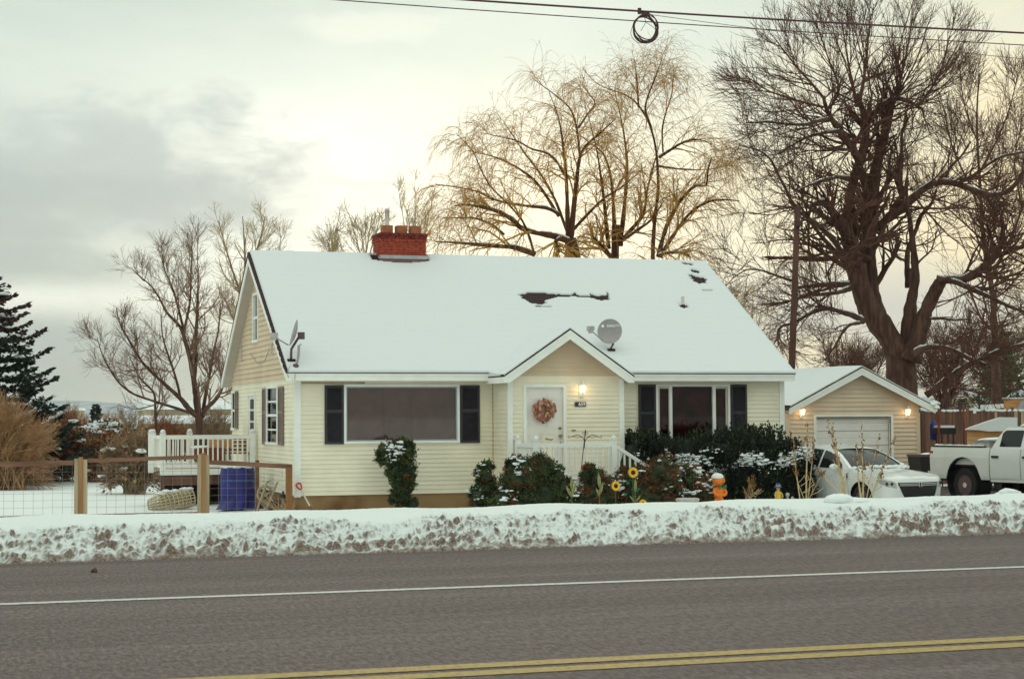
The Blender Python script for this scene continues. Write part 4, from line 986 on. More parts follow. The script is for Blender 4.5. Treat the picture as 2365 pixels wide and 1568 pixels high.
# dry mullein-like stalks
def stalks(label, items, seed, Y):
    rs = np.random.RandomState(seed); base = at(items[0][0][0], items[0][0][1], Y)
    t = thing('dry_stalks', label, 'dry plant', (base[0], Y, GZ), 'dry winter stalks by the driveway'); q = MB(); s2 = MB()
    for (x0, y0), (x1, y1), thick, hd in items:
        a = at(x0, y0, Y); b_ = at(x1, y1, Y + rs.uniform(-.15, .15)); a = a + (a - b_) * .18; a[2] = max(a[2], GZ)
        pts = resample([a, a * .6 + b_ * .4 + rs.normal(size=3) * .03, a * .2 + b_ * .8 + rs.normal(size=3) * .03, b_], 9)
        q.tube(pts, np.linspace(thick, thick * .35, 9), 5)
        if hd:
            n = int(60 * hd)
            for j in range(n):
                u = 1 - hd * .62 * rs.uniform() ** .8; pp = a + (b_ - a) * u
                i0 = min(int(u * 8), 7); pp = pts[i0] + (pts[i0 + 1] - pts[i0]) * (u * 8 - i0)
                s_ = rs.uniform(.007, .016); s2.blob(pp + rs.normal(size=3) * np.array([.024, .024, .012]), (s_, s_, s_ * 1.7), 0, .3, j)
        for j in range(3):
            u = rs.uniform(.25, .7); pp = a + (b_ - a) * u; e = pp + np.array([rs.normal() * .12, rs.normal() * .1, rs.uniform(.06, .22)]); q.tube([pp, (pp + e) / 2 + np.array([0, 0, -.02]), e], .006, 4); s2.blob(e, (.011, .011, .016), 0, .2, j)
    q.build('stalk', 'stalk', t); stuff(s2.build('seed_head', 'seed', t))
stalks('thin dry stalks standing in front of the right end of the dark hedge', [((1848, 1150), (1833, 1015), .016, .8), ((1863, 1152), (1864, 975), .024, .7), ((1866, 1152), (1880, 1008), .016, .6), ((1868, 1152), (1902, 1085), .010, .3), ((1858, 1152), (1838, 1082), .010, .3)], 31, 35.2)
stalks('tall forked dry stalks in front of the white sedan windscreen', [((1950, 1140), (1908, 968), .022, .9), ((1948, 1140), (1915, 962), .03, .9), ((1945, 1138), (1927, 1020), .02, .5), ((1940, 1138), (1880, 1078), .012, .5), ((1952, 1138), (1955, 1095), .010, .2)], 32, 34.6)
stalks('dry stalks in front of the sedan front wheel', [((1990, 1150), (1978, 1020), .024, .7), ((1993, 1150), (1991, 972), .022, .9), ((2002, 1150), (2033, 1000), .014, .8), ((2006, 1152), (2070, 1006), .014, .9), ((2012, 1152), (2040, 1085), .010, .4), ((1985, 1150), (2000, 1065), .010, .3)], 33, 34.3)
stalks('short dry twiggy stalks in front of the dark hedge face', [((1730, 1160), (1728, 1100), .008, .7), ((1734, 1160), (1741, 1098), .008, .7), ((1728, 1160), (1745, 1118), .006, .4), ((1722, 1160), (1720, 1135), .006, .4), ((1738, 1158), (1756, 1130), .006, .3)], 34, 36.0)

# ------------------------------------------------------------------ porch: deck, rails, steps
PR = thing('porch', 'white railed front porch with a plank deck and side steps', 'porch', (13.3, 37.5, GZ))
FY = 36.85; FX0, FX1 = 12.37, 14.2; PZ = -.12; RZT = .66
q = MB(); q.box(FX0 - .12, FX1 + .1, FY - .02, YP - .04, PZ - .20, PZ - .03); q.build('skirt', 'white', PR)
for i in range(10):
    y = FY - .04 + i * .138; q = MB(); q.box(FX0 - .13, FX1 + .11, y, y + .13, PZ - .028, PZ); q.build('plank', 'door_white', PR)
q = MB()
for i in range(13): q.box(FX0 + i * .15, FX0 + i * .15 + .11, FY, FY + .02, GZ, PZ - .205)
q.build('lattice', 'wood_dark', PR)
def post(x, y, z0, z1, parent, s=.06, dome=True):
    q = MB(); q.box(x - s, x + s, y - s, y + s, z0, z1); p = q.build('post', 'white', parent)
    q = MB(); q.box(x - s - .012, x + s + .012, y - s - .012, y + s + .012, z1, z1 + .02)
    if dome: q.lathe([(s * .8, z1 + .02), (s * 1.05, z1 + .05), (s * .9, z1 + .085), (s * .4, z1 + .11), (0, z1 + .115)], (x, y, 0), 10)
    q.build('post_cap', 'snow' if dome else 'white', p, smooth=False)
for x, y in ((FX0, FY), (FX1, FY), (FX0, YP - .1)): post(x, y, PZ - .15, RZT + .06, PR)
def rail(parent, a, b_, zt, zb, n, bw=.017):
    a = np.array(a, float); b_ = np.array(b_, float); d = b_ - a; L = np.hypot(*d[:2]); u = d / L; nn = np.array([-u[1], u[0]])
    def bar(z0, z1, w, name, dz=(0, 0)):
        q = MB(); A = [(*(a + nn * w), z0 + dz[0]), (*(b_ + nn * w), z0 + dz[1]), (*(b_ + nn * w), z1 + dz[1]), (*(a + nn * w), z1 + dz[0])]; B = [(*(a - nn * w), z0 + dz[0]), (*(b_ - nn * w), z0 + dz[1]), (*(b_ - nn * w), z1 + dz[1]), (*(a - nn * w), z1 + dz[0])]
        q.hexa(A, B); q.build(name, 'white', parent)
    return bar, a, u, L
def rail_run(parent, a, b_, zt, zb, n, dz=0.0, bw=.018):
    bar, a, u, L = rail(parent, a, b_, zt, zb, n)
    bar(zt - .085, zt, .035, 'top_rail', (0, dz)); bar(zb, zb + .085, .03, 'bottom_rail', (0, dz))
    for i in range(n):
        s_ = (i + .5) / n * L; p = a + u * s_; z = dz * s_ / L
        q = MB(); q.box(p[0] - bw, p[0] + bw, p[1] - bw, p[1] + bw, zb + .085 + z, zt - .085 + z); q.build('baluster', 'white', parent)
rail_run(PR, (FX0 + .062, FY), (FX1 - .062, FY), RZT, PZ + .04, 13)
rail_run(PR, (FX0, FY + .062), (FX0, YP - .162), RZT, PZ + .04, 8)
rail_run(PR, (FX1 + .062, FY), (FX1 + .98, FY), RZT - .04, PZ + .04, 7, dz=-.56)
for i in range(3):
    q = MB(); q.box(FX1 + .12 + i * .28, FX1 + .40 + i * .28, FY + .05, YP - .1, PZ - .24 - i * .18 , PZ - .2 - i * .18); q.box(FX1 + .14 + i * .28, FX1 + .16 + i * .28, FY + .05, YP - .1, GZ, PZ - .24 - i * .18); q.build('step', 'door_white', PR)

# wreath of red and cream ribbon
def make_wreath():
    rs = np.random.RandomState(7); cx_, cz_, y = 13.02, 1.395, YP - .0
    t = thing('ribbon_wreath', 'round wreath of red and cream ribbon loops on the white front door', 'wreath', (cx_, y, cz_))
    q = MB(); a = np.linspace(0, 2 * pi, 28); q.tube(np.stack([cx_ + .175 * np.cos(a), np.full(28, y - .03), cz_ + .175 * np.sin(a)], 1), .06, 8); q.build('ring', 'red', t)
    M['ribbon_red'] = mat('red plaid ribbon', (0.24, 0.04, 0.03), 0.8, 0.0, 60, 0.2, 100, col2=(0.50, 0.28, 0.19), thr=(0.45, 0.6)); M['ribbon_cream'] = mat('cream burlap ribbon', (0.56, 0.36, 0.24), 0.85, 0.0, 70, 0.2, 120, col2=(0.34, 0.11, 0.075), thr=(0.5, 0.65)); M['ribbon_gold'] = mat('gold ribbon', (0.55, 0.36, 0.06), 0.6)
    for i in range(110):
        an = rs.uniform(0, 2 * pi); rr = rs.uniform(.085, .265); c0 = np.array([cx_ + rr * cos(an), y - .06 - rs.uniform(0, .05), cz_ + rr * sin(an) * .95])
        tdir = unit(np.array([-sin(an), rs.normal() * .4, cos(an)]) + rs.normal(size=3) * .55); wdir = unit(np.cross(tdir, [0, -1, 0]) + rs.normal(size=3) * .25); n_ = unit(np.cross(wdir, tdir)); n_ = n_ if n_[1] < 0 else -n_
        L = rs.uniform(.05, .085); w = rs.uniform(.02, .034); V = []
        for k in range(7):
            u = -1 + k / 3; bow = (1 - u * u) * rs.uniform(.03, .045)
            for sg in (-1, 1): V.append(c0 + tdir * u * L + n_ * bow + wdir * sg * w)
        F = np.array([(2 * k, 2 * k + 1, 2 * k + 3, 2 * k + 2) for k in range(6)]); q = MB(); q.add(V, F); q.build('ribbon_loop', ['ribbon_red', 'ribbon_cream', 'ribbon_cream', 'ribbon_red', 'ribbon_gold'][rs.choice(5, p=(.36, .28, .14, .19, .03))], t)
make_wreath()
# house number plaque
def text_mesh(s, size, m_, name, parent, loc, rot, depth=.002):
    cu = bpy.data.curves.new('t', 'FONT'); cu.body = s; cu.size = size; cu.extrude = depth; cu.align_x = 'CENTER'; cu.align_y = 'CENTER'; cu.offset = size * .012
    o = bpy.data.objects.new('t', cu); me = bpy.data.meshes.new_from_object(o); bpy.data.objects.remove(o)
    me.materials.clear(); me.materials.append(M[m_]); x = bpy.data.objects.new(name, me); COL.objects.link(x); x.parent = parent; x.location = loc; x.rotation_euler = rot; return x
cx_, cz_ = 13.915, 1.54
t = thing('number_plaque', 'dark house number plaque reading 659 under the porch lantern', 'house number', (cx_, YP - .02, cz_))
def rrect(hx, hz, r, n=5):
    return [(sx * (hx - r) + r * cos(a), sz * (hz - r) + r * sin(a)) for sx, sz, a0 in ((1, 1, 0), (-1, 1, pi / 2), (-1, -1, pi), (1, -1, 3 * pi / 2)) for a in np.linspace(a0, a0 + pi / 2, n)]
q = MB(); q.prism([(cx_ + x, YP - .03, cz_ + z) for x, z in rrect(.145, .062, .03)], (0, .02, 0)); q.build('frame', 'grey_metal', t)
q = MB(); q.prism([(cx_ + x, YP - .036, cz_ + z) for x, z in rrect(.132, .050, .024)], (0, .008, 0)); q.build('plate', 'slate', t)
text_mesh('659', .115, 'white', 'digits', t, (.035, -.018, 0), (pi / 2, 0, 0))
# cream box with a dark curl, leaning on the door
t = thing('letter_box', 'cream box with a dark curled handle in front of the door', 'box', (13.02, 37.95, PZ))
q = MB(); q.box(12.90, 13.16, 37.9, 38.12, PZ, .86); q.box(12.89, 13.17, 37.89, 38.13, .861, .885); q.build('body', 'siding', t)
q = MB(); q.tube(resample([(12.95, 37.89, .775), (12.98, 37.87, .74), (13.04, 37.87, .745), (13.08, 37.87, .725), (13.115, 37.89, .75)], 14), .010, 6); q.build('handle', 'iron', t)
# red ball shaped bucket behind the rail, slim dark lantern on the deck
c0 = at(1357, 1092, 37.5); t = MB(); t.lathe([(.0, PZ), (.13, PZ), (.155, PZ + .06), (.165, PZ + .13), (.14, PZ + .20), (.09, PZ + .245), (0, PZ + .26)], (c0[0], 37.5, .05), 18)
tag(t.build('red_planter', 'red', loc=(c0[0], 37.5, PZ), smooth=True), 'red rounded planter on the porch deck behind the balusters', 'planter')
c0 = at(1270, 1075, 36.6); t = thing('candle_lantern', 'slim dark lantern hanging on the porch railing above the shrubs', 'lantern', (c0[0], 36.6, .1))
q = MB(); q.lathe([(.03, c0[2] - .22), (.034, c0[2] - .2), (.034, c0[2] + .02), (.03, c0[2] + .04), (.012, c0[2] + .1), (0, c0[2] + .11)], (c0[0], 36.74, 0), 10); q.build('body', 'dark_metal', t, smooth=False)
q = MB(); a = np.linspace(0, 2 * pi, 12); q.tube(np.stack([c0[0] + .03 * np.cos(a), np.full(12, 36.74), c0[2] + .13 + .03 * np.sin(a)], 1), .006, 5); q.build('hoop', 'iron', t)
# iron plant hook
def hook_stand():
    Yh = 36.3; b_ = at(1338, 1125, Yh); tp = at(1352, 994, Yh)
    t = thing('plant_hook', 'thin iron plant hook with two curled arms in front of the porch', 'plant hook', (b_[0], Yh, GZ))
    q = MB(); base = b_ + (b_ - tp) * .45; q.tube([base, tp], .009, 6); q.tube([at(1349, 1035, Yh), at(1350.5, 1012, Yh)], [.014, .016], 8); q.tube([at(1351, 1008, Yh), at(1352, 997, Yh), at(1352, 992, Yh)], [.010, .020, .004], 8); q.build('pole', 'iron', t)
    for s_ in (-1, 1):
        f = lambda pts: resample([at(1351 + s_ * x, y, Yh) for x, y in pts], 22)
        q = MB(); q.tube(f([(0, 1020), (4, 1012), (12, 1005), (20, 1004), (30, 1008), (36, 1012), (40, 1010), (39, 1005), (36, 1006)]), .007, 5); q.tube(f([(2, 1010), (10, 1009), (18, 1011), (26, 1008), (30, 1008)]), .006, 5); q.tube(f([(0, 1000), (4, 997), (7, 999), (5, 1002), (2, 1003)]), .005, 5); q.build('curled_arm', 'iron', t)
hook_stand()
# ------------------------------------------------------------------ garden ornaments
M['petal'] = mat('sunflower petal', (0.80, 0.44, 0.03), 0.6, 0.15, 20); M['seedhead'] = mat('sunflower centre', (0.045, 0.02, 0.012), 0.9, 0.3, 60, 0.4, 120); M['husk'] = mat('pale corn husk', (0.46, 0.42, 0.24), 0.7, 0.2, 12); M['husk_in'] = mat('corn leaf green', (0.20, 0.19, 0.06), 0.7, 0.25, 12)
def sunflower(px, py, Y, r, label, yaw=0.0, stem=True, leaf=()):
    c0 = at(px, py, Y); t = thing('sunflower_stake', label, 'sunflower ornament', (c0[0], Y, GZ), 'metal sunflowers in the front border')
    U = np.array([cos(yaw), sin(yaw), 0]); Nn = np.array([sin(yaw), -cos(yaw), .12]); Nn /= np.linalg.norm(Nn); Vv = np.cross(U, Nn) * -1; Vv = Vv if Vv[2] > 0 else -Vv
    n = 17
    for k in range(n):
        for lay in (0, 1):
            a = 2 * pi * (k + .5 * lay) / n; d = U * cos(a) + Vv * sin(a); s_ = -U * sin(a) + Vv * cos(a); R = r * (1 if lay == 0 else .93)
            q = MB(); o_ = Nn * (.004 + .006 * lay); A = [c0 + o_ + d * r * .4 - s_ * r * .09, c0 + o_ * 2 + d * R * .78 - s_ * r * .12, c0 + o_ + d * R, c0 + o_ * 2 + d * R * .78 + s_ * r * .12, c0 + o_ + d * r * .4 + s_ * r * .09]
            q.prism(A, -Nn * .003); q.build('petal', 'petal', t)
    q = MB(); V, F = ico(2); P = V * r * np.array([.52, .52, .52]); W = c0 + P[:, :1] * U + P[:, 1:2] * Vv + P[:, 2:3] * Nn * .3; q.add(W, F); q.build('seed_head', 'seedhead', t, smooth=True)
    if stem:
        q = MB(); q.tube([c0 - Nn * .01, np.array([c0[0], Y + .02, GZ])], .009, 5); q.build('stem', 'green', t)
        for lx, ly, w in leaf:
            c1 = at(lx, ly, Y); q = MB(); q.prism([c1, c1 + np.array([w * .5, -.02, .04]), c1 + np.array([w, 0, .02]), c1 + np.array([w * .55, .02, -.035])], (0, .004, 0)); q.build('leaf', 'green', t)
sunflower(1462, 1091, 35.4, .125, 'upper yellow sunflower ornament with green leaves beside the porch steps', 0, True, ((1455, 1115, -.1), (1466, 1130, .14), (1466, 1133, .12)))
sunflower(1422, 1122, 35.2, .115, 'yellow sunflower ornament at the left of the pair beside the porch steps', .1, True, ((1440, 1142, .1),))
sunflower(1485, 1163, 34.9, .10, 'yellow sunflower ornament half sunk behind the snow bank', 0, True)
sunflower(1612, 1094, 36.4, .10, 'yellow sunflower ornament turned sideways in front of the snowy hedge', 1.05, True)
def corn(px, py, Y, hgt, label, blades):
    b_ = at(px, py, Y); t = thing('corn_stake', label, 'corn ornament', (b_[0], Y, GZ), 'metal corn stalks in the front border')
    q = MB(); q.tube([np.array([b_[0], Y, GZ]), b_ + np.array([0, 0, hgt * .7])], .007, 5); q.build('stem', 'husk_in', t)
    for dx, z0, L, w, lean in blades:
        a = b_ + np.array([dx * .2, 0, z0]); d = unit(np.array([lean, -.1, 1.0])); s_ = unit(np.cross(d, [0, 1, 0]))
        for m_, k, off in (('husk', 1.0, 0), ('husk_in', .6, -.006)):
            q = MB(); A = [a + np.array([0, off, 0]), a + d * L * .35 + s_ * w * k + np.array([0, off - .012, 0]), a + d * L * .7 + s_ * w * .8 * k + np.array([0, off - .012, 0]), a + d * L + np.array([0, off, 0]), a + d * L * .7 - s_ * w * .8 * k + np.array([0, off - .012, 0]), a + d * L * .35 - s_ * w * k + np.array([0, off - .012, 0])]
            q.prism(A, (0, .004, 0)); q.build('leaf' if m_ == 'husk' else 'leaf_face', m_, t)
corn(1321, 1160, 35.0, .5, 'metal corn stalk ornament in front of the small middle shrub', ((0, .22, .34, .035, -.05), (0, .1, .3, .03, -.55), (0, .12, .32, .035, .25)))
corn(1385, 1157, 35.0, .5, 'metal corn stalk ornament below the iron plant hook', ((0, .25, .36, .035, -.1), (0, .12, .3, .03, .22), (0, .1, .2, .025, -.5)))
corn(1467, 1160, 34.9, .5, 'metal corn ornament under the upper sunflower', ((0, .2, .32, .03, .0), (0, .0, .2, .02, -.9), (0, .0, .2, .02, .8)))
# pumpkin headed doll
def pumpkin_doll():
    Yd = 35.6; c0 = at(1660, 1110, Yd); t = thing('pumpkin_figure', 'orange pumpkin headed garden figure with green bow and snow on its head', 'garden figure', (c0[0], Yd, GZ))
    def ribbed(cc, r, n=9, dep=.07, m_='orange', nm='head', par=t):
        q = MB(); V, F = ico(3); a = np.arctan2(V[:, 1], V[:, 0]); k = 1 - dep * (1 - np.abs(np.cos(a * n / 2))) * np.sqrt(np.clip(1 - V[:, 2] ** 2, 0, 1)); P = V * np.array(r); P[:, :2] *= k[:, None]; q.add(P + cc, F); return q.build(nm, m_, par, smooth=True)
    hd = ribbed(c0, (.145, .135, .115))
    M['snowcap'] = M['snow']; q = MB(); q.blob(c0 + np.array([-.03, 0, .085]), (.135, .125, .085), 3, .06, 5, flat=-.35); q.build('snow_cap', 'snow', t, smooth=True)
    q = MB(); q.blob(c0 + np.array([.10, -.06, .085]), (.03, .03, .025), 1, .2, 3); q.build('stem', 'green', t)
    for dx, dz, s_ in ((.045, .02, .016), (.115, .02, .014)): q = MB(); q.blob(c0 + np.array([dx, -.115 if dx < .1 else -.075, dz]), (s_, .012, s_ * 1.2), 1, 0, 1); q.build('eye', 'black', t)
    q = MB(); q.tube(resample([c0 + np.array([.02, -.13, -.03]), c0 + np.array([.07, -.122, -.06]), c0 + np.array([.115, -.085, -.035])], 9), .007, 5); q.build('mouth', 'black', t)
    b0 = c0 + np.array([.0, 0, -.26]); ribbed(b0, (.12, .11, .15), 8, .06, nm='body')
    for s_ in (-1, 1):
        q = MB(); q.tube(resample([b0 + np.array([s_ * .1, -.02, .09]), b0 + np.array([s_ * .15, -.07, .0]), b0 + np.array([s_ * .09, -.12, -.06]), b0 + np.array([s_ * .02, -.13, -.04])], 9), np.linspace(.045, .03, 9), 8); q.blob(b0 + np.array([s_ * .02, -.135, -.035]), (.033, .03, .03), 1, .05, 2); q.build('arm', 'orange', t, smooth=True)
        q = MB(); q.tube(resample([b0 + np.array([s_ * .05, 0, -.12]), b0 + np.array([s_ * .06, -.02, -.28]), b0 + np.array([s_ * .06, -.02, -.42])], 8), np.linspace(.06, .045, 8), 8); q.blob(np.array([b0[0] + s_ * .06, b0[1] - .05, b0[2] - .44]), (.06, .09, .04), 1, .05, 2); q.build('leg', 'orange', t, smooth=True)
        q = MB(); k0 = c0 + np.array([.04, -.11, -.125]); q.prism([k0, k0 + np.array([s_ * .085, -.02, .05]), k0 + np.array([s_ * .10, -.02, -.02]), k0 + np.array([s_ * .06, 0, -.055])], (0, .02, 0)); q.build('bow', 'green', t)
pumpkin_doll()
# concrete bird bath, snow rounded
c0 = at(1588, 1156, 34.6); t = thing('bird_bath', 'low grey concrete bird bath bowl standing behind the snow bank', 'bird bath', (c0[0], 34.6, GZ))
M['stone'] = mat('pale grey concrete', (0.44, 0.40, 0.38), 0.85, 0.12, 8, 0.15, 40)
q = MB(); q.lathe([(.05, c0[2] - .08), (.20, c0[2] - .06), (.235, c0[2] - .02), (.255, c0[2] + .015), (.25, c0[2] + .045), (.225, c0[2] + .055), (.19, c0[2] + .03)], (c0[0], 34.6, 0), 28); q.build('bowl', 'stone', t, smooth=True)
q = MB(); q.lathe([(.14, GZ), (.12, GZ + .06), (.07, GZ + .12), (.06, c0[2] - .07)], (c0[0], 34.6, 0), 16); q.build('pedestal', 'stone', t, smooth=True)
# little figure with a blue hat, two small stone balls
def blue_hat():
    Yd = 35.6; c0 = at(1797, 1122, Yd); t = thing('hat_figure', 'small garden figure with a blue hat and yellow coat before the hedge', 'garden figure', (c0[0], Yd, GZ)); z = c0[2]
    M['hat_blue'] = mat('blue felt', (0.05, 0.13, 0.32), 0.8, 0.15, 12)
    q = MB(); q.lathe([(.09, z - .03), (.085, z - .02), (.055, z - .005), (.05, z + .05), (.035, z + .06), (0, z + .062)], (c0[0], Yd, 0), 14); q.build('hat', 'hat_blue', t, smooth=False)
    q = MB(); q.lathe([(.056, z + .0), (.054, z + .018)], (c0[0], Yd, 0), 14); q.build('hat_band', 'yellow', t)
    q = MB(); q.blob((c0[0], Yd, z - .065), (.042, .042, .045), 2, .02, 3); q.build('head', 'stalk', t, smooth=True)
    q = MB(); q.lathe([(.03, z - .1), (.06, z - .14), (.075, z - .26), (.085, z - .36), (.06, z - .37)], (c0[0], Yd, 0), 12); q.build('coat', 'yellow', t, smooth=True)
    for s_ in (-1, 1):
        q = MB(); q.tube(resample([(c0[0] + s_ * .05, Yd, z - .13), (c0[0] + s_ * .1, Yd - .03, z - .2), (c0[0] + s_ * .07, Yd - .07, z - .26)], 7), .02, 6); q.build('sleeve', 'husk', t, smooth=True)
        q = MB(); q.tube([(c0[0] + s_ * .035, Yd, z - .36), (c0[0] + s_ * .035, Yd, GZ)], .025, 6); q.build('leg', 'dark_metal', t)
blue_hat()
for px, py, r, lab in ((1819, 1138, .048, 'larger of two small pale stone balls beside the blue hat figure'), (1830, 1145, .032, 'smaller of two small pale stone balls beside the blue hat figure')):
    c0 = at(px, py + 4, 35.4); q = MB(); q.lathe([(r * .6, c0[2] - r * 3), (r * .5, c0[2] - r)], (c0[0], 35.4, 0), 10); q.lathe([(0, c0[2] - r), (r * .7, c0[2] - r * .7), (r, c0[2]), (r * .75, c0[2] + r * .7), (0, c0[2] + r)], (c0[0], 35.4, 0), 14)
    tag(q.build('stone_ball', 'stone', loc=c0, smooth=True), lab, 'stone ball', 'small stone balls by the hedge')
# ------------------------------------------------------------------ trees
def tree_thing(name, label, base, group=None): return thing(name, label, 'tree', base, group)
def limbs_to_objects(t, limbs, sides=8, bark='bark', trunk_n=1, snow=False, rs=None):
    """traced limbs: arrays (n,4) of x, y, z, radius; the first trunk_n together are the trunk"""
    q = MB()
    for i, L in enumerate(limbs):
        K = max(8, len(L) * 4); P = resample(L[:, :3], K); R = np.interp(np.linspace(0, 1, K), np.linspace(0, 1, len(L)), L[:, 3])
        if rs is not None: R = R * (1 + .07 * rs.normal(size=K))
        if i < trunk_n: q.tube(P, R, 12)
        else:
            b_ = MB(); b_.tube(P, R, sides); b_.build('limb', bark, t, smooth=True)
    q.build('trunk', bark, t, smooth=True)
    if snow:
        q = MB()
        for L in limbs:
            K = len(L) * 6; P = resample(L[:, :3], K); R = np.interp(np.linspace(0, 1, K), np.linspace(0, 1, len(L)), L[:, 3]); T = unit(np.gradient(P, axis=0))
            j = 0
            while j < K - 2:
                if abs(T[j, 2]) < .62 and rs.uniform() < .8 and R[j] > .03:
                    e = j
                    while e < K - 1 and abs(T[e, 2]) < .66 and e - j < rs.randint(4, 12): e += 1
                    if e - j >= 2:
                        pts = P[j:e + 1] + np.array([0, 0, 1.0]) * (R[j:e + 1, None] * .86); q.tube(pts + rs.normal(size=pts.shape) * .01, np.minimum(R[j:e + 1] * .5, .075) * np.concatenate([[.4], np.ones(e - j - 1), [.4]]), 6)
                    j = e
                j += 1
        if q.n: stuff(q.build('limb_snow', 'snow', t, smooth=True))
